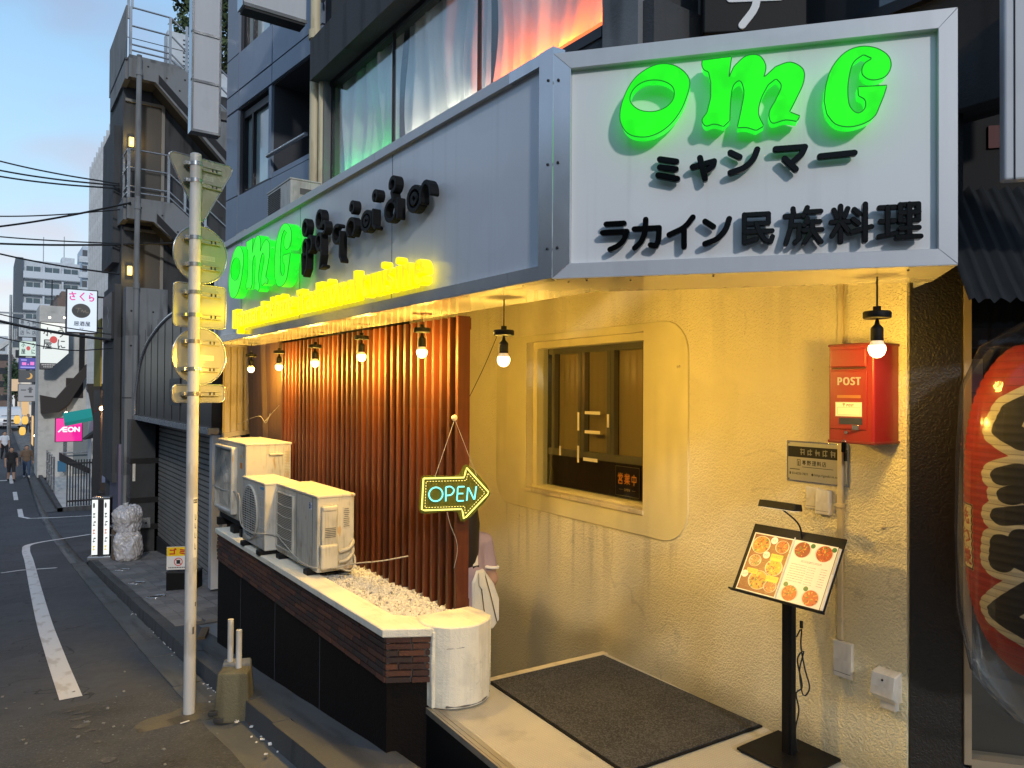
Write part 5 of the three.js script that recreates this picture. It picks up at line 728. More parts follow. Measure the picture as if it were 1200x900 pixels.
// ---------- concrete stair tower ----------
{
  const t = thing('stair_tower', 'bare concrete tower with outdoor stair landings and lit doorways', 'building', [0, 0, 0]), Z = -17.3, ZN = -16.6;
  M('wall', mg([bx(2.25, 9, -3, 8.3, -19.4, Z), bx(3.9, 9, 8.3, 9.4, -19.4, -18.2)]), MT.concreteD, t); M('side_panel', mg([bx(2.12, 2.25, 4.4, 7.3, -19.4, -17.6), bx(2.12, 2.25, -.2, 3.9, -18.9, -17.2)]), MT.concreteD, t);
  M('wall_joint', mg([6.3, 3.2, 9.1].map(y => bx(2.26, 8, y - .008, y + .008, Z, Z + .004))), MT.dark, t);
  const flight = (name, top, bot) => M(name, ext(shape([...top, ...bot.slice().reverse()]), .16).translate(0, 0, ZN - .16), MT.concrete, t);
  flight('parapet', [[2.25, 8.47], [3.18, 8.47], [3.42, 8.33], [4.9, 7.1]], [[2.25, 8.02], [2.74, 8.02], [3.38, 7.36], [4.9, 5.8]]); flight('parapet', [[2.25, 5.59], [3.10, 5.59], [3.50, 5.26], [4.9, 4.1]], [[2.25, 5.16], [2.74, 5.15], [3.28, 4.69], [4.9, 3.2]]);
  for (const y of [8.02, 5.16]) { M('landing', bx(2.25, 3.2, y + .02, y + .2, -19.0, ZN - .16), MT.concreteD, t); M('landing_side', bx(2.2, 2.30, y, y + .44, -19.0, ZN - .163), MT.concrete, t); M('flight_soffit', ext(shape([[2.8, y - .02], [4.9, y - 2.1], [4.9, y - 1.9], [2.8, y + .16]]), 1.0).translate(0, 0, Z + .01 - .3), MT.dark, t); }
  // ties holes and joints left by the formwork
  M('formwork_hole', mg([[2.6, 8.3], [2.95, 8.15], [3.2, 7.95], [3.3, 8.2], [2.4, 8.2], [2.5, 5.4], [2.9, 5.3], [3.2, 5.0]].map(([x, y]) => cyl(.02, .02, .006, 0, 0, 0, 8).rotateX(Math.PI / 2).translate(x, y, ZN + .001))), MT.dark, t);
  for (const [y0, y1, s] of [[8.47, 9.46, 0], [5.59, 6.58, 1]]) {
    const k = y1 - y0; for (const [x, d] of [[2.28, 0], [3.02, 0], [3.34, .10], [3.75, .42]]) M('rail_post', bx(x - .025, x + .025, y0 - .04 - d, y1 - d, ZN - .1, ZN - .05), MT.galv, t);
    for (const f of [1, .62, .24, .12]) { M('rail_bar', rod([2.28, y0 + k * f, ZN - .075], [3.04, y0 + k * f, ZN - .075], .018, 6), MT.galv, t); M('rail_bar', rod([3.04, y0 + k * f, ZN - .075], [4.9, y0 + k * f - 1.55, ZN - .075], .018, 6), MT.galv, t); if (s) M('rail_bar', rod([2.26, y0 + k * f, ZN - .1], [2.26, y0 + k * f, -18.9], .018, 6), MT.galv, t); }
    if (s) for (const z of [-17.2, -17.8, -18.4, -18.9]) M('rail_post', bx(2.24, 2.28, y0 - .04, y1, z - .02, z + .02), MT.galv, t);
  }
  M('rail_screen', bx(2.20, 2.23, 8.4, 9.5, -19.2, -16.72), MT.concrete, t); for (const z of [-16.7, -17.2]) M('rail_post', bx(2.28, 2.33, 9.45, 11, z - .025, z + .025), MT.galv, t);
  for (const y of [6.9, 4.2]) { // doorways with small wall lamps
    M('door', bx(2.46, 2.98, y - 1.4, y + .84, Z + .002, Z + .02), mat([.055, .048, .038], .6), t); M('door_frame', mg([bx(2.98, 3.04, y - 1.4, y + .90, Z + .001, Z + .06), bx(2.28, 2.98, y + .84, y + .90, Z + .001, Z + .06)]), mat([.20, .19, .17], .6), t);
    M('wall_lamp', rbox(.09, .19, .07, .012, 2.40, y, Z + .05), glow([1, .72, .22], 2.2), t); const L = new THREE.PointLight(lin(1, .62, .12), .45, 0, 2); L.position.set(2.40, y, Z + .16); L.castShadow = true; t.add(L);
  }
  M('pier', bx(2.25, 3.02, -3, 3.78, -16.95, -16.6), MT.concrete, t, { label: 'broad concrete pier at ground level' }); M('pier_joint', mg([1.55, -.9].map(y => bx(2.249, 3.02, y - .01, y + .01, -16.95, -16.599))), MT.dark, t);
  M('formwork_hole', mg([[2.35, 2.6], [2.6, 2.6], [2.35, 1.1], [2.35, .2], [2.4, -.5], [2.75, 3.3], [2.35, 3.3]].map(([x, y]) => cyl(.02, .02, .006, 0, 0, 0, 8).rotateX(Math.PI / 2).translate(x, y, -16.598))), MT.dark, t);
  M('drain_pipe', mg([cyl(.05, .05, 11.6, 2.42, 2.65, -16.5, 12), ...[8.1, 5.4, 3.8, 1.6, -.6].map(y => cyl(.062, .062, .12, 2.42, y, -16.5, 12)), rod([2.42, -2.0, -16.5], [2.40, -3.2, -16.5], .03)]), MT.greyDull, t);
  M('street_wall', bx(2.20, 2.25, -3, .6, -18.2, -16.95), mat([.20, .18, .26], .35, { metalness: .4 }), t);
  const s = thing('wall_sign', 'tall dark sign panel with small pale script on the tower side', 'sign', [2.10, 3.25, -17.95], -90 * DEG); M('panel', rbox(1.45, .98, .05, .01), MT.darkMetal, s); M('print', new THREE.PlaneGeometry(1.3, .85).translate(0, 0, .026), mat('#fff', .5, { map: canvasTex(128, 84, x => { x.fillStyle = '#16181b'; x.fillRect(0, 0, 128, 84); x.strokeStyle = '#9aa0a6'; x.lineWidth = 3; x.beginPath(); x.moveTo(70, 20); x.lineTo(84, 30); x.lineTo(72, 40); x.lineTo(88, 52); x.lineTo(76, 64); x.stroke(); }) }), s, { uv: 0 });
  // roof planting behind the top landing
  const b = thing('roof_shrub', 'dense green shrub on the roof behind the top stair landing', 'shrub', [4.2, 9.6, -18.6]); const lf = [], leaf = new THREE.PlaneGeometry(.12, .07); for (let i = 0; i < 2600; i++) { const a = rr(0, 6.3), q = Math.sqrt(rnd()), y = rr(-.5, 1.6), R = .85 * (1 - .18 * Math.abs(y - .4)); lf.push(T(leaf, R * q * Math.cos(a) + .1 * Math.sin(y * 9), y, R * q * Math.sin(a), rr(-1.5, 1.5), rr(0, 6), rr(-1, 1))); } M('foliage', mg(lf), mat([.07, .10, .035], .8, { side: THREE.DoubleSide }), b); M('stem', rod([0, -1, 0], [0, .4, 0], .08), MT.wood, b); M('planter_box', bx(-1, 1, -1.2, -.5, -.6, .6), MT.tileWhite, b);
  const u = thing('roof_unit', 'pale louvred unit behind the top landing railing', 'unit', [3.45, 8.5, -17.9]); M('casing', bx(-.3, .3, 0, 1.15, -.2, .2), MT.tileWhite, u); M('louvre', mg(range(.15, 1.0, 9).map(y => bx(.02, .29, y, y + .03, .2, .21))), MT.darkMetal, u);
}
// ---------- blue-grey panelled building ----------
{
  const A = [2.55, 0, -6.75], L = 2.465, ry = Math.atan2(-(-9.2 + 6.75), (2.30 - 2.55)); // local x from the near end to the far end
  const t = thing('panel_building', 'blue grey metal panelled building with window bands beside the restaurant', 'building', A, ry);
  // outward is local -z turned: find it from the frame
  const out = -1; const pz = (a, b) => out > 0 ? [a, b] : [-b, -a];
  const P = (name, x0, x1, y0, y1, d0, d1, m) => M(name, bx(x0, x1, y0, y1, ...pz(d0, d1)), m, t);
  P('core', -.1, L, 2.25, 3.9, -.5, -.03, MT.seam); P('core', -.1, L, 4.97, 5.6, -.5, -.03, MT.seam); P('core', -.1, L, 6.6, 12, -.5, -.03, MT.seam); P('core', -.1, .25, 3.9, 6.6, -.5, -.03, MT.seam); P('core', 1.16, 1.24, 3.9, 6.6, -.5, -.03, MT.seam); P('core', 2.10, L, 3.9, 6.6, -.5, -.03, MT.seam); P('core', -.1, L, 2.25, 12, -2.5, -2.4, MT.dark); P('core', L - .3, L, 2.25, 12, -2.4, -.5, MT.bluePanel); P('core', -.1, 0, 2.25, 12, -2.4, -.5, MT.dark);
  const cols = [[.0, .22], [.225, 1.155], [1.165, 2.1], [2.11, L]], rows = [[2.25, 2.9], [2.91, 3.40], [3.41, 3.96], [4.98, 5.18], [5.19, 5.62], [6.62, 7.3], [7.31, 8.5]];
  for (const [x0, x1] of cols) for (const [y0, y1] of rows) P('panel', x0 + .004, x1 - .004, y0 + .004, y1 - .004, -.03, rr(-.002, .002), MT.bluePanel);
  for (const y of [3.96, 5.62]) { P('panel', 2.115, L - .004, y + .01, y + 1.0, -.03, 0, MT.bluePanel); P('panel', 1.165, 1.235, y + .01, y + 1.0, -.03, 0, MT.bluePanel); P('panel', .004, .22, y + .01, y + 1.0, -.03, 0, MT.bluePanel); }
  const win = (y) => { const w = new THREE.Group(); w.name = 'window'; t.add(w); const W = (n, x0, x1, y0, y1, d0, d1, m) => M(n, bx(x0, x1, y0, y1, ...pz(d0, d1)), m, w); W('frame', 1.25, 2.1, y + .02, y + .06, -.14, -.06, MT.frameDark); W('frame', 1.25, 2.1, y + .90, y + .98, -.14, -.06, MT.frameDark); for (const x of [1.25, 1.80, 2.06]) W('frame', x, x + .04, y + .06, y + .90, -.14, -.06, MT.frameDark); W('pane', 1.29, 1.80, y + .06, y + .90, -.11, -.10, phys([.34, .42, .42], .12, { clearcoat: 1, clearcoatRoughness: .03 })); W('pane', 1.84, 2.06, y + .06, y + .90, -.12, -.11, phys([.30, .37, .37], .12, { clearcoat: 1, clearcoatRoughness: .03 })); };
  win(3.96); win(5.62);
  for (const y of [3.97, 5.63]) { P('opening_sill', .25, 1.16, y, y + .05, -.3, -.01, MT.bluePanel); P('opening_back', .25, 1.16, y, y + 1.0, -.9, -.88, MT.dark); const r = M('hand_rail', rod([.25, y + .22, out * .04 + .0], [1.16, y + .22, out * .04], .022, 8), MT.galv, t); }
}
{ // projecting signs and the small unit on the signboard roof
  const v = thing('blank_sign', 'tall blank white sign of three stacked panels on the stair side', 'sign', [2.11, 4.80, -9.42]); M('frame', mg([bx(-.17, .17, 0, .03, -.14, .02), bx(-.17, .17, .60, .63, -.02, .02), bx(-.17, .17, 1.18, 1.21, -.02, .02), bx(-.17, .17, 1.78, 1.81, -.02, .02), bx(-.17, -.145, .03, 2.4, -.14, .02), bx(.145, .17, .03, 2.4, -.14, .02), bx(-.145, .145, .03, 2.4, -.14, -.03)]), MT.galv, v); for (const y of [.03, .63, 1.21, 1.81]) M('blank_panel', bx(-.145, .145, y, y + .57, -.02, .006), MT.greyPanel, v); M('arm', bx(.17, .42, .22, .32, -.10, -.02), MT.galv, v);
  const p = thing('box_sign', 'grey box sign jutting out above, seen from below at the top edge', 'sign', [2.06, 5.06, -6.68]); M('box', rbox(.56, .9, .16, .01, 0, .45, 0), MT.greyPanel, p); M('underside', bx(-.27, .27, -.02, .002, -.075, .075), MT.darkMetal, p); M('trim', mg([bx(-.285, .285, 0, .03, .075, .085), bx(-.29, -.28, 0, .9, -.085, .085)]), MT.galv, p); M('bracket', bx(.27, .48, .3, .36, -.03, .03), MT.galv, p);
  const u = thing('roof_outdoor_unit', 'small grey outdoor unit standing on the signboard roof', 'air conditioner', [2.10, 3.085, -6.35], -90 * DEG); M('casing', rbox(.62, .34, .26, .01, 0, .20, -.05), MT.acCase2, u); M('top_cover', rbox(.63, .015, .27, .005, 0, .375, -.05), MT.acCase2, u); M('grille', mg(range(.08, .34, 16).map(y => bx(-.28, .06, y, y + .006, .08, .086))), MT.acDark, u); M('side_grip', rbox(.004, .05, .1, .001, .312, .28, -.05), MT.acDark, u); M('foot', mg([bx(-.25, -.18, 0, .03, -.2, .1), bx(.18, .25, 0, .03, -.2, .1)]), MT.blackMatt, u);
  const j = thing('junction_box', 'small pale electrical box on the signboard roof above the green letters', 'box', [2.0, 3.085, -7.2], -90 * DEG); M('box', rbox(.3, .12, .14, .01, 0, .06, 0), MT.acCase, j); M('lid', rbox(.12, .06, .006, .002, .02, .06, .071), MT.acDark, j);
}

// ---------- the neighbouring shop on the right ----------
{
  const NRY = -50.4 * DEG; // same facing as the corner signboard
  const t = thing('neighbour_shop', 'black fronted shop with glass door and aluminium frame right of the plaster wall', 'building', [3.236, 0, -1.618], NRY);
  M('pillar', bx(.003, .205, -.6, 2.9, -.3, 0), mat([.010, .0085, .0075], .5, { bumpMap: stuccoB, bumpScale: .0012 }), t); M('frame', mg([bx(.2055, .233, .16, 2.3, -.08, .012), bx(.233, 2.2, .14, .185, -.08, .012), bx(.233, 2.2, 2.2, 2.3, -.08, .01)]), mat([.33, .27, .19], .45, { metalness: .4 }), t); M('frame_base', bx(.2055, 2.2, -.3, .138, -.1, .02), MT.alu, t);
  M('pane', bx(.233, 2.2, .185, 2.2, -.05, -.044), MT.glass, t); M('interior', mg([bx(.1, 2.3, .0, 2.4, -1.3, -1.28), bx(.1, .12, 0, 2.4, -1.28, -.31), bx(.1, 2.3, 0, .1, -1.28, -.11), bx(.1, 2.3, 2.35, 2.4, -1.28, -.1)]), mat([.022, .014, .008], .7), t); M('ceiling_beam', bx(.2, 2.2, 1.93, 2.02, -.5, -.4), MT.wood, t); M('notice_card', bx(.30, .37, 1.72, 1.87, -.3, -.295), mat([.35, .36, .34], .8), t); M('counter', bx(.2, 2.2, 1.50, 1.68, -.8, -.7), mat([.06, .045, .03], .7), t);
  M('upper_front', bx(.02, 2.6, 2.42, 8, -.6, -.2), mat([.008, .008, .009], .8), t); M('red_plate', bx(.36, .43, 2.80, 2.90, -.199, -.19), mat([.09, .01, .008], .6), t);
  const a = thing('corrugated_awning', 'dark corrugated metal awning sloping down over the black shop front', 'awning', [0, 0, 0]); // real corrugated sheet
  const g = sheet(range(0, 1, 64), range(0, 1, 6), () => 0), p = g.attributes.position, o = [2.915, 2.05, -1.245], e = [.955, 0, .66 * .0 + .30], v = [.42, .55, -.34];
  for (let i = 0; i < p.count; i++) { const s = p.getX(i) * 1.5, q = p.getZ(i), w = .011 * Math.sin(s / .066 * 2 * Math.PI); p.setXYZ(i, o[0] + .60 * s + v[0] * q - w * .5, o[1] + v[1] * q + w, o[2] + .80 * s * .62 + v[2] * q + w * .4); } g.computeVertexNormals(); M('sheet', g, Object.assign(MT.corrDark.clone(), { side: THREE.DoubleSide }), a);
  const m = thing('metal_duct', 'tall dull metal panel above the awning at the right edge', 'panel', [2.89, 2.455, -1.12], NRY); M('panel', rbox(.5, 2.2, .05, .01, .25, 1.1, -.025), MT.greyPanel, m); M('seam', bx(.03, .034, 0, 2.2, .001, .003), MT.dark, m);
  struct('upper_back_wall', bx(2.46, 2.6, 4.48, 9, -.19, 1.5), MT.dark);
}
{ // big paper lantern in a clear bag
  const R = .285, t = thing('paper_lantern', 'big red paper lantern with black brush lettering inside clear plastic', 'lantern', [3.285, 1.275, -1.11], -50.4 * DEG);
  const pr = []; for (let i = 0; i <= 120; i++) { const y = -.62 + 1.24 * i / 120, k = Math.pow(Math.abs(y) / .66, 3.2), rib = .004 * Math.abs(Math.sin(i / 120 * Math.PI * 40)); pr.push([R * Math.sqrt(Math.max(.04, 1 - k)) + rib, y]); }
  const skin = canvasTex(1024, 1024, (x, W, H) => {
    x.fillStyle = '#b81410'; x.fillRect(0, 0, W, H); x.lineCap = x.lineJoin = 'round';
    const big = s => { for (const [w, c] of [[112, '#f2e8c4'], [60, '#100d0c']]) { x.strokeStyle = c; for (const l of s) { x.lineWidth = w * (l[0] ?? 1); x.beginPath(); for (let i = 1; i < l.length; i += 2) x[i > 1 ? 'lineTo' : 'moveTo'](l[i], l[i + 1]); x.stroke(); } } };
    big([[1, 720, 150, 640, 160, 575, 205, 560, 260, 600, 290, 640, 270], [1, 640, 200, 690, 260, 640, 330, 720, 350], [.9, 560, 400, 590, 385, 620, 410, 760, 395], [.9, 575, 455, 600, 440, 640, 470, 760, 450], [.9, 560, 520, 620, 500, 760, 520], [.9, 600, 575, 590, 640, 640, 660, 760, 620], [.9, 560, 600, 555, 660], [1, 640, 700, 590, 760, 540, 820, 600, 850, 760, 800], [1, 700, 700, 720, 800, 640, 960]]);
    x.fillStyle = '#eadfb4'; x.fillRect(416, 500, 64, 210); x.strokeStyle = '#2a1a12'; x.lineWidth = 5; x.strokeRect(420, 504, 56, 202); x.strokeStyle = '#b81a14'; [...'もつ焼'].forEach((c, i) => drawGlyph(x, c, 428, 516 + i * 64, 38, 52, 7));
    x.strokeStyle = 'rgba(40,10,6,.35)'; x.lineWidth = 2; for (let y = 0; y < H; y += 25.6) { x.beginPath(); x.moveTo(0, y); x.lineTo(W, y); x.stroke(); }
  });
  M('paper', T(lathe(pr, 72), 0, 0, 0, 0, 111 * DEG, 0), phys([.34, .34, .34], .8, { map: skin, transmission: 0 }), t, { uv: 0 });
  M('end_ring', mg([T(new THREE.TorusGeometry(.09, .012, 8, 28), 0, .62, 0, Math.PI / 2), T(new THREE.TorusGeometry(.09, .012, 8, 28), 0, -.62, 0, Math.PI / 2)]), MT.blackMatt, t);
  const bg = lathe([[.02, .74], [.10, .71], [.235, .62], [.30, .46], [.315, .2], [.318, -.1], [.31, -.4], [.27, -.64], [.16, -.78], [.03, -.82]], 64), bp = bg.attributes.position, n = new ImprovedNoise(); for (let i = 0; i < bp.count; i++) { const a = Math.atan2(bp.getZ(i), bp.getX(i)), y = bp.getY(i), k = 1 + .018 * n.noise(Math.cos(a) * 5, y * 5, Math.sin(a) * 5) + (y < -.4 ? .05 * n.noise(Math.cos(a) * 6, y * 7, 3 + Math.sin(a) * 6) : 0); bp.setX(i, bp.getX(i) * k); bp.setZ(i, bp.getZ(i) * k); } bg.computeVertexNormals();
  M('plastic_cover', bg, phys([.97, .97, .97], .10, { transmission: 1, thickness: 0, ior: 1.35 }), t); M('cord', rod([0, .56, 0], [0, 1.2, 0], .006), MT.cableBlack, t);
}

// ---------- people ----------
// a body as one surface: tapered capsules joined by a smooth minimum, meshed on a grid
function bodyGeo(bones, lo, hi, cell, k = .03) {
  const n = Math.ceil(Math.max(hi[0] - lo[0], hi[1] - lo[1], hi[2] - lo[2]) / cell) + 3, c = [0, 1, 2].map(i => (lo[i] + hi[i]) / 2), half = n * cell / 2;
  const mc = new MarchingCubes(n, new THREE.MeshStandardMaterial(), false, false, 160000); mc.isolation = 0;
  const B = bones.map(b => ({ a: b[0], d: [b[2][0] - b[0][0], b[2][1] - b[0][1], b[2][2] - b[0][2]], ra: b[1], rb: b[3], col: b[4], sx: b[5] ?? 1 }));
  for (const b of B) b.l2 = b.d[0] ** 2 + b.d[1] ** 2 + b.d[2] ** 2 || 1e-9;
  const dist = (b, x, y, z) => { const px = (x - b.a[0]), py = y - b.a[1], pz = z - b.a[2]; let t = clamp((px * b.d[0] + py * b.d[1] + pz * b.d[2]) / b.l2); const qx = (px - b.d[0] * t) / b.sx, qy = py - b.d[1] * t, qz = pz - b.d[2] * t; return Math.sqrt(qx * qx + qy * qy + qz * qz) - mix(b.ra, b.rb, t); };
  for (let z = 0; z < n; z++) for (let y = 0; y < n; y++) for (let x = 0; x < n; x++) { const P = [x, y, z].map((q, i) => c[i] + (q - n / 2) / (n / 2) * half); let d = 1e3; for (const b of B) { const e = dist(b, ...P), h = clamp(.5 + .5 * (d - e) / k); d = mix(d, e, h) - k * h * (1 - h); } mc.field[x + y * n + z * n * n] = -d; }
  mc.update(); const cnt = mc.count ?? mc.geometry.drawRange.count, pos = new Float32Array(cnt * 3), nor = new Float32Array(cnt * 3), col = new Float32Array(cnt * 3);
  for (let i = 0; i < cnt; i++) { const x = mc.positionArray[i * 3] * half + c[0], y = mc.positionArray[i * 3 + 1] * half + c[1], z = mc.positionArray[i * 3 + 2] * half + c[2]; pos.set([x, y, z], i * 3); nor.set(mc.normalArray.subarray(i * 3, i * 3 + 3), i * 3); let bd = 1e3, bc = null; for (const b of B) { const e = dist(b, x, y, z); if (e < bd) { bd = e; bc = b.col; } } col.set(bc, i * 3); }
  const g = new THREE.BufferGeometry(); g.setAttribute('position', new THREE.BufferAttribute(pos, 3)); g.setAttribute('normal', new THREE.BufferAttribute(nor, 3)); g.setAttribute('color', new THREE.BufferAttribute(col, 3)); g.computeVertexNormals(); return g;
}
const SK = [.42, .25, .17];
const cloth = mat([1, 1, 1], .85, { vertexColors: true, side: THREE.DoubleSide });
function figure(top, bot, shoe, o = {}) { // facing +z, height 1.65; stride s, arms
  const s = o.stride ?? .12, sl = o.sleeve === 'long' ? top : SK, sh = o.shorts ? SK : bot, br = o.broad ?? 1;
  const b = [[[0, .92, 0], .135, [0, 1.14, -.005], .125, top, 1.25 * br], [[0, 1.14, 0], .125, [0, 1.33, 0], .115, top, 1.42 * br], [[-.12 * br, 1.36, 0], .07, [.12 * br, 1.36, 0], .07, top], [[0, 1.36, 0], .055, [0, 1.46, .01], .05, SK], [[0, 1.53, .012], .088, [0, 1.57, .0], .092, SK], [[0, 1.47, .04], .055, [0, 1.5, .045], .06, SK], [[0, 1.52, .10], .014, [0, 1.495, .112], .016, SK], [[-.088, 1.525, 0], .02, [-.088, 1.50, 0], .016, SK], [[.088, 1.525, 0], .02, [.088, 1.50, 0], .016, SK]];
  for (const q of [-1, 1]) {
    const f = q * s, kn = [q * .09, .47, f * .7 + .03], an = [q * .095, .08, f * (f > 0 ? 1.25 : 1.6) - .02], eb = [q * .25 * br, 1.07, -f * .5 - .02], wr = [q * .26 * br, .84, -f * .9 + .06];
    b.push([[q * .085, .90, 0], .105, kn, .066, bot], [kn, .064, an, .045, sh], [an, .046, [an[0] + q * .015, .035, an[2] + .13], .036, shoe], [[q * .185 * br, 1.35, 0], .062, [mix(q * .185 * br, eb[0], .6), 1.18, eb[2] * .6], .056, top], [[mix(q * .185 * br, eb[0], .5), 1.2, eb[2] * .5], .048, eb, .042, sl], [eb, .042, wr, .030, sl], [wr, .030, [wr[0], wr[1] - .07, wr[2] + .02], .036, SK]);
    for (let i = 0; i < 4; i++) b.push([[wr[0], wr[1] - .08, wr[2] - .012 + i * .017], .011, [wr[0] - q * .01, wr[1] - .155 + Math.abs(i - 1.5) * .008, wr[2] + .006 + i * .015], .009, SK]); b.push([[wr[0], wr[1] - .045, wr[2] + .035], .012, [wr[0] - q * .012, wr[1] - .10, wr[2] + .062], .009, SK]);
  }
  return b;
}
function passer(label, x, z, ry, top, bot, shoe, hair, o = {}, h = 1.65) {
  const t = thing('person', label, 'person', [x, prof(z) + (o.pave ? .003 : -.126), z], ry, o.group), bones = figure(top, bot, shoe, o); t.scale.setScalar(h / 1.65);
  M('body', bodyGeo(bones, [-.42, -.02, -.35], [.42, 1.7, .4], .019), cloth, t); M('hair', T(sph(.1, 0, 0, 0, 18).scale(1.02, 1.02, 1.08), 0, 1.575, -.022), mat(hair, .6), t);
  return t;
}
passer('person in black shirt and shorts walking along the road towards the viewer', 1.0, -43.1, .1, [.018, .018, .02], [.02, .02, .022], [.02, .02, .02], [.012, .01, .01], { shorts: 1, stride: .13 }, 1.62);
passer('person in brown top and blue jeans walking beside the white road line', 1.67, -44.5, .05, [.16, .11, .075], [.05, .085, .16], [.5, .5, .5], [.02, .015, .012], { sleeve: 'long', broad: 1.12, stride: .08 }, 1.6);
passer('person in navy jacket and dark trousers walking on the far pavement', 2.62, -46.6, 3.0, [.035, .055, .10], [.014, .014, .016], [.02, .02, .02], [.012, .01, .01], { sleeve: 'long', stride: .15, pave: 1, broad: 1.05 }, 1.68);
passer('person in white shirt and black trousers standing at the left edge of the street', .93, -56, .3, [.66, .68, .72], [.014, .014, .016], [.02, .02, .02], [.012, .01, .01], { stride: .1 }, 1.7);
{ // distant walkers
  const base = passer('distant walker in grey near the white van, closest to the signs', 3.0, -78, .2, [.22, .22, .25], [.04, .04, .05], [.03, .03, .03], [.012, .01, .01], { stride: .1, group: 'distant walkers beyond the van' });
  [[2.2, -104, 'distant walker far up the street behind the van roof'], [.6, -92, 'distant walker left of the van at the frame edge'], [4.6, -112, 'distant walker farthest up the street on the pavement'], [5.2, -98, 'distant walker beside the stacked shop signs'], [1.2, -118, 'distant walker in the farthest cluster on the road']].forEach(([x, z, l], i) => { const c = base.clone(); c.name = numbered('person'); c.position.set(x, prof(z) - .12, z); c.rotation.y = i * 1.3; c.userData = { ...base.userData, label: l }; scene.add(c); });
}
{ // the person going down the steps behind the slats, back to the viewer
  const t = thing('person', 'person with long dark hair and mauve shirt behind the last slat', 'person', [2.765, -.70, -4.52], Math.PI - .12), mauve = [.36, .27, .30];
  const b = figure(mauve, [.03, .028, .032], [.02, .02, .02], { stride: .06 }); t.scale.setScalar(.985);
  M('body', bodyGeo(b, [-.42, -.02, -.35], [.42, 1.7, .4], .0125), cloth, t);
  M('hair', mg([T(sph(.104, 0, 0, 0, 24).scale(1.05, 1.06, 1.1), 0, 1.575, -.02), (() => { const g = lathe([[.03, 1.05], [.07, 1.12], [.10, 1.3], [.105, 1.5], [.09, 1.6], [0, 1.64]], 28), p = g.attributes.position; for (let i = 0; i < p.count; i++) { const a = Math.atan2(p.getX(i), p.getZ(i)); p.setZ(i, p.getZ(i) * .62 - .075); const w = 1 + .05 * Math.sin(a * 14); p.setX(i, p.getX(i) * w); } g.computeVertexNormals(); return g; })()]), MT.hair, t);
  M('sleeve_trim', mg([-1, 1].map(q => T(new THREE.TorusGeometry(.056, .012, 8, 24), q * .228, 1.165, -.012, Math.PI / 2, q * -.12, 0).applyMatrix4(new THREE.Matrix4()))), mat([.78, .74, .70], .8), t);
  const bagT = thing('shoulder_bag', 'cream leather shoulder bag with dark piping hanging beside the person', 'bag', [2.90, .245, -4.43], 10 * DEG);
  const pts = [[-.125, .13], [-.09, .20], [-.035, .20], [.06, .09], [.115, -.03], [.115, -.17], [.06, -.215], [-.05, -.20], [-.115, -.14]], sm = pts;
  M('body', ext(shape(sm), .07, .012, 4).translate(0, 0, -.045), MT.bag, bagT); M('piping', mg([tube([[-.085, .19, .05], [-.055, .0, .051], [-.02, -.19, .05]], .003, 16, 5), tube([[-.045, .20, .05], [.02, .02, .051], [.085, -.18, .05]], .003, 16, 5)]), mat([.06, .045, .035], .6), bagT);
  M('strap', mg([ext(shape([[-.115, .15], [-.065, .15], [-.075, .30], [-.09, .44], [-.115, .44], [-.12, .30]]), .012, .003)]), MT.bag, bagT); M('buckle', mg([rbox(.06, .02, .022, .004, -.092, .235, .006)]), MT.darkMetal, bagT); M('tab', ext(shape([[-.10, .20], [-.045, .20], [-.035, .11], [-.065, .08], [-.09, .11]]), .008, .002).translate(0, 0, .047), MT.bag, bagT);
}

// ---------- van ----------
{
  const z = -85, t = thing('van', 'white passenger van coming up the far street', 'van', [1.8, prof(z) - .13, z]), c = mat([.72, .73, .75], .3, { metalness: .1 }), side = shape([[-2.3, .35], [2.3, .35], [2.36, .62], [2.3, .95], [1.9, 1.08], [1.25, 1.72], [.9, 1.86], [-2.0, 1.88], [-2.25, 1.6], [-2.35, .9]]);
  M('body', T(ext(side, 1.62, .08), -.81, 0, 0, 0, -Math.PI / 2, 0).translate(1.62, 0, 0), c, t); M('windscreen', ext(shape([[-.70, 0], [.70, 0], [.62, .62], [-.62, .62]]), .02).applyMatrix4(new THREE.Matrix4().makeRotationX(-48 * DEG)).translate(0, 1.14, 1.93), MT.glassDark, t);
  M('grille', bx(-.55, .55, .66, .84, 2.40, 2.46), MT.darkMetal, t); M('bumper', rbox(1.76, .30, .12, .04, 0, .5, 2.42), c, t); M('lower_grille', bx(-.6, .6, .40, .52, 2.47, 2.49), MT.dark, t); for (const s of [-1, 1]) { M('headlight', rbox(.34, .16, .06, .03, s * .66, .82, 2.41), mat([.8, .82, .85], .15, { emissive: lin(1, .98, .9), emissiveIntensity: .25 }), t); M('mirror', rbox(.18, .16, .12, .04, s * 1.0, 1.18, 1.2), c, t); for (const zz of [-1.45, 1.5]) { const w = M('wheel', T(cyl(.33, .33, .22, 0, 0, 0, 22), s * .76, .33, zz, 0, 0, Math.PI / 2), MT.dark, t); M('rim', T(cyl(.2, .2, .23, 0, 0, 0, 16), s * .765, .33, zz, 0, 0, Math.PI / 2), MT.galv, w); } } M('number_plate', bx(-.2, .2, .53, .63, 2.485, 2.495), MT.paint, t);
}

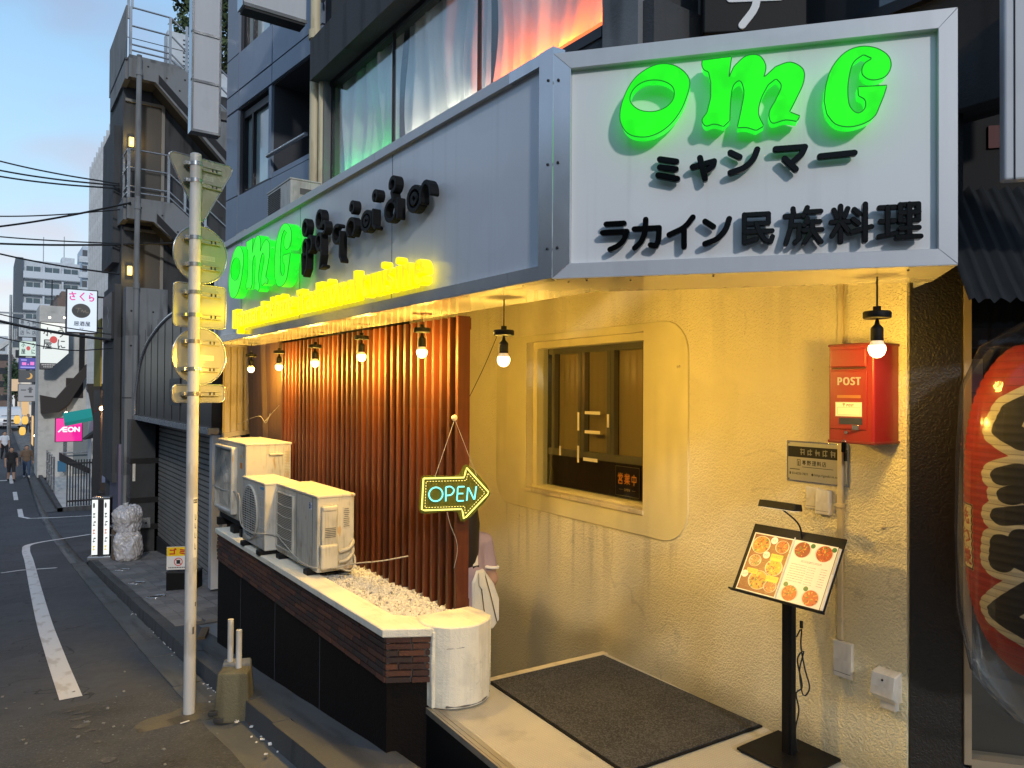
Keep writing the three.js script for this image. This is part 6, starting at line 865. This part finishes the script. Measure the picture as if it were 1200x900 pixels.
// ---------- far buildings ----------
function litSign(name, label, cat, pos, w, h, tex, k = .85, d = .14, ry = 0, frame = MT.darkMetal) { const t = thing(name, label, cat, pos, ry); M('case', rbox(w + .05, h + .05, d, .01, 0, 0, -d / 2), frame, t); M('face', new THREE.PlaneGeometry(w, h).translate(0, 0, .003), mat([.12, .12, .12], .4, { emissive: lin(1, 1, 1), emissiveMap: tex, emissiveIntensity: k }), t, { uv: 0 }); return t; }
{ // lit bar sign on brackets
  const t = litSign('lit_sign', 'white lit sign with pink characters and black oval on wall brackets', 'sign', [1.795, 3.545, -20], .60, .98, canvasTex(240, 400, x => { x.fillStyle = '#dcebfb'; x.fillRect(0, 0, 240, 400); x.strokeStyle = '#e0409c'; drawGlyphs(x, 'さくら', 12, 22, 60, 78, 11, 76); x.fillStyle = '#0d0d0d'; x.beginPath(); x.ellipse(112, 196, 76, 68, 0, 0, 7); x.fill(); x.strokeStyle = '#77705e'; x.lineWidth = 4; x.beginPath(); x.moveTo(68, 174); x.lineTo(110, 172); x.moveTo(92, 172); x.lineTo(82, 216); x.moveTo(112, 206); x.lineTo(120, 186); x.lineTo(132, 210); x.lineTo(146, 190); x.lineTo(152, 212); x.lineTo(172, 210); x.stroke(); x.strokeStyle = '#20304a'; drawGlyphs(x, '居酒屋', 56, 298, 38, 42, 5, 46); x.fillStyle = '#20304a'; x.font = '34px serif'; x.fillText('2F', 96, 384); }), .95, .2);
  M('bracket', mg([rod([.3, .37, -.1], [.62, .37, -.1], .022), rod([.3, -.37, -.1], [.62, -.37, -.1], .022)]), MT.darkMetal, t);
}
{ // glass building with vertical fins
  const t = thing('finned_building', 'pale office block with vertical white fins past the crossing', 'building', [3.7, 0, -31.4]); M('body', bx(.12, 8, -3, 11.6, -6.6, 0), mat([.12, .14, .16], .3, { metalness: .2 }), t); M('base', bx(0, 8, -3, 1.0, -6.6, .02), MT.tileWhite, t);
  for (let z = 0; z > -6.7; z -= .82) M('fin', bx(-.08, .14, .6, 11.7, z - .07, z), MT.tileWhite, t); for (let y = 1.4; y < 12; y += 1.45) M('floor_band', bx(.02, .12, y, y + .16, -6.6, -.001), MT.tileWhite, t); for (let x = .6; x < 8; x += .8) M('fin', bx(x, x + .08, .6, 11.6, 0, .1), MT.tileWhite, t);
  M('canopy_band', bx(-.1, .4, 1.7, 1.95, -6.6, .2), MT.brownBand, t);
}
{ // low restaurant with a slanted stair band and big white sign
  const t = thing('stair_restaurant', 'off white building with a dark slanted stair band and curved soffit', 'building', [2.05, -2.6, -43]);
  M('wall', bx(.0, 7, 0, 8.45, -3, 0), MT.whiteWall, t); M('wall_gap', mg([bx(1.7, 1.95, 5.0, 8.0, .001, .02)]), MT.dark, t); M('stair_band', ext(shape([[.05, 4.05], [.72, 3.9], [2.0, 5.6], [2.0, 5.0], [1.2, 3.55], [.75, 3.2], [.1, 3.15]]), .6).translate(0, 0, .01), MT.brownBand, t); M('stair_void', bx(1.15, 1.9, 3.9, 4.9, .005, .03), MT.brownBand, t);
  M('curved_soffit', ext(shape([[.8, 3.2], ...smooth([[1.0, 3.3], [1.3, 3.6], [1.5, 4.1], [1.7, 4.5]], 4), [1.75, 4.9], [1.2, 3.7]]), .5).translate(0, 0, .02), mat([.20, .10, .04], .6), t); M('ground_floor_glass', bx(1.5, 2.6, .1, 3.0, .005, .03), mat([.24, .27, .28], .3), t); M('pipe_rail', mg([rod([1.1, .2, .3], [1.1, 3.2, .3], .05), rod([.9, 1.2, .4], [3.0, 1.2, .4], .04)]), MT.galv, t);
  const s = thing('uni_sign', 'large white hexagonal sign with red disc and black characters', 'sign', [2.05, 3.8, -41.9]); const pts = [[.0, -1.1], [0, 1.12], [1.16, 1.12], [1.16, -.32], [.42, -1.1]];
  const sg = new THREE.ShapeGeometry(shape(pts)), uv = sg.attributes.uv; for (let i = 0; i < uv.count; i++) uv.setXY(i, sg.attributes.position.getX(i) / 1.16, (sg.attributes.position.getY(i) + 1.1) / 2.22);
  M('case', ext(shape(pts.map(p => [p[0] * 1.03 - .02, p[1] * 1.03])), .2).translate(0, 0, -.21), MT.darkMetal, s); M('face', sg.translate(0, 0, .002), mat([.1, .1, .1], .5, { emissive: lin(1, 1, 1), emissiveIntensity: .85, emissiveMap: canvasTex(256, 440, x => { x.fillStyle = '#eef6f4'; x.fillRect(0, 0, 256, 440); x.strokeStyle = '#1c2626'; drawGlyph(x, 'う', 150, 40, 72, 92, 10); drawGlyph(x, 'に', 150, 152, 78, 92, 10); drawGlyph(x, '小', 26, 48, 72, 84, 10); drawGlyph(x, '屋', 26, 160, 76, 88, 10); x.fillStyle = '#cc2420'; x.beginPath(); x.arc(118, 160, 34, 0, 7); x.fill(); x.fillStyle = '#1a1a1a'; x.fillRect(0, 384, 256, 56); x.fillStyle = '#ccc'; for (let i = 0; i < 9; i++) x.fillRect(14 + i * 15, 396, 10, 9); for (let i = 0; i < 6; i++) x.fillRect(30 + i * 15, 416, 9, 8); }) }), s, { uv: 0 });
  for (const [x, y] of [[.35, 1.35], [.95, 1.38]]) { M('spot_lamp', sph(.05, x, y, .25, 8), glow([1, .92, .7], 5), s); const L = new THREE.PointLight(lin(1, .86, .6), 1.2, 0, 2); L.position.set(x, y, .33); s.add(L); }
}
{ // pink shop sign, teal awning, small shops
  litSign('pink_sign', 'bright pink lit sign with white supermarket lettering', 'sign', [2.885, -.005, -36.9], .97, .98, canvasTex(256, 256, x => { x.fillStyle = '#ee0a96'; x.fillRect(0, 0, 256, 256); x.strokeStyle = '#fff'; x.lineWidth = 15; x.lineJoin = 'round'; x.beginPath(); x.moveTo(24, 152); x.lineTo(74, 100); x.lineTo(112, 100); x.moveTo(74, 100); x.lineTo(74, 146); x.lineTo(112, 146); x.moveTo(56, 124); x.lineTo(108, 124); x.stroke(); x.beginPath(); x.ellipse(146, 124, 25, 23, 0, 0, 7); x.stroke(); x.beginPath(); x.moveTo(186, 152); x.lineTo(186, 100); x.lineTo(228, 146); x.lineTo(228, 96); x.stroke(); }), 1.0, .2);
  const a = thing('teal_awning', 'turquoise fabric awning tilted above the pink sign', 'awning', [2.6, .42, -35.2]); M('fabric', T(box(1.05, .03, .9), .48, .20, 0, .5, 0, .22), mat([.02, .42, .36], .8), a); M('valance', T(box(1.05, .14, .02), .48, .0, .42, 0, 0, .22), mat([.02, .36, .31], .8), a); M('arm', rod([.1, -.1, .3], [.1, .1, -.4], .02), MT.galv, a);
  const s = thing('corner_stall', 'dark framed corner shop with lit shelves beside the crossing fence', 'shop', [3.15, prof(-33), -33]); M('dark_side', ext(shape([[0, 4.5], [.9, 4.5], [.9, 2.4], [.35, 2.4]]), .12), MT.brownBand, s); M('roof', ext(shape([[-.1, 2.35], [.95, 2.55], [.95, 2.75], [.5, 2.85]]), .8).translate(0, 0, -.4), MT.dark, s); M('back', bx(.3, 1.4, 0, 2.3, -1.2, -1.1), MT.whiteWall, s); M('lamp', bx(.4, 1.0, 2.2, 2.24, -.8, -.5), glow([1, .93, .75], 4), s);
  for (const y of [.9, 1.3, 1.7]) { M('shelf', bx(.35, 1.1, y, y + .03, -1.1, -.6), MT.tileWhite, s); for (let i = 0; i < 5; i++) M('goods', box(.09, rr(.12, .24), .1, .42 + i * .14, y + .12, -.8), mat([rr(.2, .6), rr(.15, .45), rr(.1, .35)], .7), s); } M('counter', ext(shape([[-.9, 1.9], [.1, 1.25], [.1, 1.05], [-.9, 1.6]]), .5).translate(0, 0, .2), MT.darkMetal, s); M('bench', bx(.2, 1.0, .55, .75, .1, .4), MT.tileWhite, s);
  const f = thing('street_fence', 'dark vertical bar fence along the crossing corner pavement', 'fence', [2.38, prof(-31) + .003, -31.1]); M('rail', mg([bx(0, 1.5, 1.52, 1.58, -.03, .03), bx(0, 1.5, .16, .22, -.03, .03)]), MT.darkMetal, f); for (let i = 0; i < 17; i++) M('bar', bx(i * .088, i * .088 + .042, 0, 1.68, -.05, -.031), MT.darkMetal, f); M('notice', bx(.9, 1.4, .95, 1.35, .031, .04), MT.tileWhite, f);
  const g = thing('guard_rail', 'grey tubular guard rail on the far pavement edge behind the fence', 'rail', [2.30, prof(-36), -36]); for (const z of [0, -1.4, -2.8, -4.2]) M('post', rod([0, 0, z], [0, 1.5, z], .035), MT.galv, g); M('bar', mg([.6, 1.0, 1.45].map(y => rod([0, y, 0], [0, y, -4.2], .028))), MT.galv, g); M('tag_plate', bx(.1, .4, .9, 1.35, .3, .32), mat([.05, .2, .35], .5), g);
  [['small red, white and navy flag on a short staff by the lit shop', 2.42, 1.22, [[.35, .02, .03], [.7, .7, .7], [.02, .03, .10]]], ['small yellow, white and red flag on a short staff by the concrete pier', 2.76, 1.24, [[.65, .50, .03], [.6, .6, .55], [.4, .04, .04]]]].forEach(([l, x, y, cs], i) => { const t = thing('flag', l, 'flag', [x, y, -22], -.2, 'flags outside the shop'); M('staff', rod([.05, -.2, 0], [-.10, .42, 0], .008, 6), MT.poleWhite, t); cs.forEach((c, k) => M('stripe', T(box(.085, .42, .004), -.02 + k * .085, .10 - k * .03, .01 * k, 0, .2, -.32), mat(c, .8), t)); });
  const p = thing('side_shop', 'narrow shop front of glossy poster panels beyond the concrete pier', 'shop', [2.32, prof(-21), -21]); M('wall', bx(0, .6, 0, 3.6, -1.6, .0), MT.brownBand, p); M('upper_glow', bx(-.01, .02, 3.7, 5.4, -1.5, -.1), mat([.30, .24, .03], .8), p); for (let i = 0; i < 8; i++) M('poster', bx(.04 + (i % 2) * .24, .25 + (i % 2) * .24, 1.3 + (i >> 1) * .48, 1.72 + (i >> 1) * .48, .001, .012), mat([rr(.12, .4), rr(.12, .3), rr(.16, .4)], .3), p); M('spot', sph(.06, .0, 3.15, .2, 8), glow([1, .55, .2], 9), p); { const L = new THREE.PointLight(lin(1, .5, .2), 3, 0, 2); L.position.set(0, 3.12, .3); p.add(L); } M('counter', bx(-.05, .4, 1.0, 1.1, .0, .4), MT.darkMetal, p);
}
{ // vertical stack of signs farther on
  const Z = -56, tx = (bg, f) => canvasTex(160, 120, x => { x.fillStyle = bg; x.fillRect(0, 0, 160, 120); f(x); });
  litSign('stacked_sign', 'pale blue grey sign with dark characters, topmost of the stacked signs', 'sign', [2.07, 5.62, Z], .98, 1.15, tx('#a9b6c2', x => { x.strokeStyle = '#34404e'; [...'専門店'].forEach((c, i) => drawGlyph(x, c, 14, 12 + i * 34, 32, 28, 4)); drawGlyph(x, 'う', 66, 14, 34, 40, 5); drawGlyph(x, 'に', 66, 62, 34, 40, 5); [...'料理店'].forEach((c, i) => drawGlyph(x, c, 116, 12 + i * 34, 32, 28, 4)); }), .6, .5);
  litSign('stacked_sign', 'small white sign with red disc, second in the stack', 'sign', [2.10, 4.30, Z], .94, .92, tx('#d8f0e4', x => { x.strokeStyle = '#1d3a34'; drawGlyph(x, '小', 18, 14, 34, 38, 5); drawGlyph(x, '屋', 18, 64, 34, 40, 5); drawGlyph(x, 'う', 108, 14, 34, 38, 5); drawGlyph(x, 'に', 108, 64, 34, 40, 5); x.fillStyle = '#d02a24'; x.beginPath(); x.arc(80, 58, 18, 0, 7); x.fill(); }), .8, .5);
  litSign('stacked_sign', 'blue lit sign with pink marks, third in the stack', 'sign', [2.10, 3.35, Z], .94, .70, tx('#1c18a0', x => { x.fillStyle = '#ff7ad8'; x.fillRect(24, 46, 40, 32); x.fillRect(74, 62, 14, 14); x.fillRect(98, 40, 38, 36); x.fillStyle = '#b0a8ff'; x.fillRect(16, 16, 52, 12); x.fillRect(12, 94, 130, 12); }), .8, .5);
  litSign('stacked_sign', 'black sign with golden crescent, fourth in the stack', 'sign', [2.10, 2.55, Z], .94, .72, tx('#0c0a08', x => { x.fillStyle = '#e0a83a'; x.beginPath(); x.arc(88, 58, 34, 0, 7); x.fill(); x.fillStyle = '#0c0a08'; x.beginPath(); x.arc(72, 50, 32, 0, 7); x.fill(); }), .8, .5);
  litSign('stacked_sign', 'grey white sign with black emblem, lowest in the stack', 'sign', [2.10, 1.50, Z], .98, 1.05, tx('#a6a9ae', x => { x.fillStyle = '#2a2a2e'; x.fillRect(90, 20, 24, 40); x.fillRect(80, 30, 44, 8); x.fillRect(20, 36, 46, 8); x.fillRect(50, 82, 80, 10); }), .55, .5);
  const c = thing('sign_building', 'narrow dark building carrying the stacked signs', 'building', [2.6, prof(-57), -57]); M('wall', bx(0, 5, 0, 9, -6, 0), MT.brownBand, c); M('sign_mast', bx(-.12, 0, .5, 8.9, 0, .3), MT.darkMetal, c); M('shop_window', bx(-.02, 0, .4, 2.4, -5, -.4), glow([1, .62, .25], .8), c);
  [[1.45, -.25, -52, 'yellow lit paper lantern over the street, upper left of the cluster'], [1.85, -.30, -52.3, 'yellow lit paper lantern over the street, right of the cluster'], [1.72, -.92, -52, 'yellow lit paper lantern, lowest of the cluster']].forEach(([x, y, z, l]) => { const t = thing('shop_lantern', l, 'lantern', [x, y + .2, z], 0, 'yellow lanterns by the far shops'); M('shade', lathe([[.08, -.24], [.14, -.17], [.17, 0], [.14, .17], [.08, .24]], 16), glow([1, .60, .12], .95), t); M('cap', mg([cyl(.08, .08, .04, 0, .25, 0, 12), cyl(.08, .08, .04, 0, -.25, 0, 12)]), MT.dark, t); });
  [[2.32, .70, -50, 'bright bare lamp under the dark stair band'], [2.28, -.90, -50, 'bright lamp low beside the far pavement'], [3.2, .55, -42.5, 'small white lamp on the white restaurant wall']].forEach(([x, y, z, l]) => { const t = thing('street_bulb', l, 'lamp', [x, y, z], 0, 'bare lamps along the far street'); M('bulb', sph(.085, 0, 0, 0, 10), glow([1, .80, .5], 8), t); M('stem', rod([0, .08, 0], [0, .35, 0], .015), MT.darkMetal, t); });
  const w = thing('name_board', 'small black board with white building name on a mast', 'sign', [2.66, 5.18, -45]); M('board', rbox(.48, .44, .08, .01), MT.darkMetal, w); M('print', new THREE.PlaneGeometry(.44, .40).translate(0, 0, .041), mat([.1, .1, .1], .5, { emissive: lin(1, 1, 1), emissiveIntensity: .5, emissiveMap: canvasTex(96, 88, x => { x.fillStyle = '#0a0b0d'; x.fillRect(0, 0, 96, 88); x.strokeStyle = '#dfe6ea'; drawGlyphs(x, '西野', 14, 12, 30, 28, 4, 36); drawGlyphs(x, 'ビル', 22, 50, 24, 24, 4, 28); }) }), w, { uv: 0 }); M('mast', rod([.02, -1.2, -.05], [.02, 2.2, -.05], .03), MT.darkMetal, w);
}
{ // apartment tower and its neighbours
  const t = thing('apartment_tower', 'tall pale apartment block with balcony bands against the sky', 'building', [4.0, -2.5, -165]); const fh = 2.97, n = 9; M('body', bx(1.2, 10.4, 0, 28.4, -14, 0), MT.tileWhite, t); M('dark_flank', mg([bx(0, 1.2, 0, 28.7, -14, .6), bx(10.4, 11.6, 0, 28.7, -14, .6)]), mat([.10, .12, .14], .8), t);
  for (let f = 0; f < n; f++) { const y = 1.2 + f * fh; M('balcony', bx(1.2, 10.4, y, y + 1.25, 1.0, 1.15), mat([.60, .64, .68], .8), t); M('balcony_floor', bx(1.2, 10.4, y - .12, y, .0, 1.0), MT.tileWhite, t); for (let k = 0; k < 3; k++) { const w = M('window', bx(1.7 + k * 3.05, 3.9 + k * 3.05, y + .3, y + 2.3, .005, .04), mat([.10, .14, .16], .2, { metalness: .2 }), t); M('mullion', bx(2.75 + k * 3.05, 2.85 + k * 3.05, y + .3, y + 2.3, .041, .08), MT.tileWhite, w); } M('partition', mg([4.25, 7.3].map(x => bx(x, x + .3, y, y + 2.7, .0, 1.0))), MT.tileWhite, t); }
  M('roof_tank', bx(7.5, 9.6, 28.4, 29.8, -6, -2), MT.tileWhite, t); M('roof_mast', mg([rod([4.5, 28.4, -3], [4.5, 33.5, -3], .08), rod([7.9, 28.4, -3], [7.9, 34, -3], .08)]), MT.galv, t);
  const b = thing('white_tower', 'slender white tower with a column of small balconies behind the lit sign', 'building', [14.3, -2.5, -160]); M('body', bx(0, 6, 0, 31.2, -10, 0), mat([.52, .60, .68], .7), b); for (let f = 0; f < 10; f++) M('balcony', bx(-.6, 1.2, 2 + f * 2.9, 3.1 + f * 2.9, -.2, .8), MT.tileWhite, b); M('window', mg(range(0, 9, 9).map(f => bx(-.02, .8, 3.2 + f * 2.9, 4.4 + f * 2.9, .01, .03))), MT.glassDark, b);
  const c = thing('brown_block', 'pinkish brown stepped block with dark window bands at the left edge', 'building', [-9, -2.5, -112]); M('body', bx(0, 11.6, 0, 8.6, -16, 0), MT.brownTile, c); for (let y = 1.2; y < 8; y += 1.65) M('window_band', bx(1, 11.3, y, y + .75, .005, .05), MT.glassDark, c); M('terrace', ext(shape([[3, 8.6], [9.6, 8.6], [11.8, 10.6], [11.8, 11.0], [9.2, 9.2], [3, 9.2]]), 6).translate(0, 0, -7), MT.whiteWall, c);
  const w = thing('white_block', 'low white block beyond the brown one at the left edge', 'building', [-14, -2.5, -190]); M('body', bx(0, 17.5, 0, 15.5, -12, 0), MT.tileWhite, w); for (let y = 2; y < 14; y += 2.6) M('window_band', bx(1, 17, y, y + 1.2, .01, .06), MT.glassDark, w);
  const g = thing('grey_block', 'grey mid-rise building between the white sign and the tower', 'building', [3.3, -2.5, -62]); M('body', bx(0, 8, 0, 9.6, -10, 0), MT.greyDull, g); M('roof_hut', mg([bx(.8, 3.2, 9.6, 10.9, -5, -1), bx(1.1, 2.0, 10.9, 11.5, -4, -2)]), MT.brownTile, g); for (let y = 2; y < 8.5; y += 2.3) for (const x of [.6, 1.9]) M('window', bx(x, x + .8, y, y + 1.1, .005, .05), MT.glassDark, g);
  const m = thing('mid_block', 'dark brown block with a rooftop hut right of the apartment tower', 'building', [4.8, -2.5, -75]); M('body', bx(0, 7, 0, 12.4, -8, 0), mat([.10, .075, .065], .85, { map: blotch }), m); for (let y = 3; y < 11; y += 2.6) M('window', bx(.8, 2.2, y, y + 1.2, .005, .05), MT.glassDark, m);
  const fw = thing('street_pole', 'grey utility pole beside the stacked signs', 'utility pole', [1.35, prof(-66), -66]); M('pole', cyl(.09, .14, 11, 0, 5.5, 0, 12), MT.galv, fw); M('cross_arm', mg([bx(-.9, .9, 9.6, 9.72, -.06, .06), bx(-.7, .7, 8.8, 8.9, -.06, .06)]), MT.galv, fw); M('transformer', cyl(.25, .25, .8, .4, 8.1, 0, 14), MT.galv, fw);
  const tr = thing('far_tree', 'small dark green tree among the far poles', 'tree', [2.9, prof(-108), -108]); M('trunk', cyl(.10, .16, 3, 0, 1.5, 0, 8), MT.wood, tr); const q = [], lf = new THREE.PlaneGeometry(.35, .22); for (let i = 0; i < 900; i++) { const a = rr(0, 6.3), b2 = Math.acos(rr(-1, 1)), r = 1.5 * Math.cbrt(rnd()) * (1 + .3 * Math.sin(a * 3)); q.push(T(lf, r * Math.sin(b2) * Math.cos(a) * .8, 4 + r * Math.cos(b2) * 1.3, r * Math.sin(b2) * Math.sin(a), rr(-1, 1), rr(0, 6), 0)); } M('crown', mg(q), mat([.05, .09, .04], .8, { side: THREE.DoubleSide }), tr);
}
{ // small lit shops along the far bend
  [[3.2, -68, 2.4, 3.4, [1, .72, .4], [.3, .05, .04], 'far shop with a warm lit front beside the utility pole'], [3.3, -80, 2.2, 5.5, [1, .9, .75], [.05, .12, .3], 'far shop with a pale lit front and blue board'], [2.9, -96, 2.6, 6.5, [1, .65, .3], [.35, .28, .05], 'far shop with amber front and yellow board near the road bend'], [2.4, -114, 3, 8, [.9, .95, 1], [.05, .25, .15], 'farthest lit shop with white front and green board']].forEach(([x, z, w, h, c, b, l]) => {
    const t = thing('far_shop', l, 'shop', [x, prof(z), z]); M('wall', bx(0, 6, 0, h, -5, 0), MT.whiteWall, t); M('lit_front', bx(.15, w, .3, 2.2, .005, .03), glow(c, .7), t); M('mullion', bx(w * .5, w * .5 + .08, .3, 2.2, .031, .05), MT.darkMetal, t); M('side_front', bx(-.03, -.005, .3, 2.2, -4, -.5), glow(c, .6), t); M('board', bx(.1, w, 2.35, 2.9, .005, .12), mat(b, .6, { emissive: lin(...b), emissiveIntensity: .8 }), t); M('side_sign', bx(-.75, -.05, 3.0, 4.3, -1.2, -1.05), mat([.2, .2, .2], .5, { emissive: lin(...c), emissiveIntensity: .5 }), t); for (let y = 3.3; y < h - 1; y += 1.7) M('window', bx(.5, 1.6, y, y + 1, .005, .04), MT.glassDark, t);
  });
}
{ // overhead cables
  const cb = (label, a, b, r, sag = .1) => { const t = thing('overhead_cable', label, 'cable', [0, 0, 0], 0, 'cables strung across the street'); const d = [a[0] - b[0], a[1] - b[1], a[2] - b[2]], A = [a[0] + d[0] * 1.6, a[1] + d[1] * 1.6 + .3, a[2] + d[2] * 1.6]; M('cable', tube([A, [mix(a[0], b[0], .0), mix(a[1], b[1], 0) - sag * .3, mix(a[2], b[2], 0)], [mix(a[0], b[0], .5), mix(a[1], b[1], .5) - sag * .5, mix(a[2], b[2], .5)], b], r, 40, 6), MT.cableBlack, t); };
  cb('thin cable across the sky, highest of all', [.16, 6.65, -19.4], [2.2, 6.02, -17.4], .016); cb('cable across the sky, second from the top', [.17, 6.45, -19.4], [2.2, 5.98, -17.4], .018); cb('cable across the sky, third from the top', [.17, 6.32, -19.4], [2.2, 5.92, -17.4], .018);
  cb('cable rising to the right under the upper three', [.18, 5.46, -19.4], [2.2, 5.44, -17.2], .014); cb('thick cable rising to the right onto the stair landing', [.18, 5.24, -19.4], [2.3, 5.46, -16.55], .022); cb('long cable crossing in front of the lower stair door, upper one', [.19, 5.02, -19.4], [3.2, 4.72, -16.5], .014); cb('thick long cable crossing in front of the lower stair door', [.19, 4.87, -19.4], [3.2, 4.74, -16.4], .022); cb('cable falling to the right above the apartment roof', [.19, 4.65, -19.4], [2.2, 4.1, -17.2], .018);
  cb('thick cable passing below the white bar sign', [.21, 3.2, -19.4], [2.2, 2.72, -17.3], .030); cb('thin cable just above the thick one below the bar sign', [.21, 3.35, -19.4], [2.2, 2.84, -17.3], .012); cb('thin cable sagging below the bar sign, lowest of all', [.66, 2.8, -19.1], [2.2, 2.58, -17.3], .012, .3);
}

// ---------- the other side of the street, seen in the upstairs window glass ----------
{
  const blk = (label, x, z0, z1, h, m, fl) => { const t = thing('opposite_building', label, 'building', [x, -3, z0]); M('wall', bx(-10, 0, 0, h + 3, z1 - z0, 0), m, t); for (let y = 4.2; y < h + 1.6; y += fl) for (let z = -1.2; z > z1 - z0 + 1.6; z -= 2.6) { const w = M('window', bx(.002, .06, y, y + 1.5, z - 1.7, z), MT.glassDark, t); M('sill', bx(.002, .14, y - .1, y - .002, z - 1.8, z + .1), MT.tileWhite, w); } };
  blk('grey office building across the street reflected in the upstairs glass', -8, 7, -9, 6.5, MT.greyDull, 3.1); blk('pale tiled building across the street reflected in the upstairs glass', -8.3, -9.3, -24, 8, MT.whiteWall, 3.0); blk('brown building across the street beyond the pale tiled one', -8.5, -24.3, -46, 10, MT.brownTile, 3.2);
}
{ // and across the crossing behind the viewer, seen in the shop glass
  const t = thing('opposite_building', 'brown tiled building across the crossing reflected in the neighbouring shop glass', 'building', [-6, -1, 15]); M('wall', bx(-16, 20, 0, 7, 0, 9), mat([.10, .07, .05], .8, { map: blotch }), t); for (let x = -14; x < 18; x += 3.2) { const w = M('window', bx(x, x + 2, 4.2, 5.8, -.05, -.001), MT.glassDark, t); M('sill', bx(x - .1, x + 2.1, 4.08, 4.19, -.14, -.002), MT.tileWhite, w); M('shop_front', bx(x - .2, x + 2.4, .2, 3.2, -.06, -.001), MT.frameDark, t); }
}
renderer.render(scene, camera);
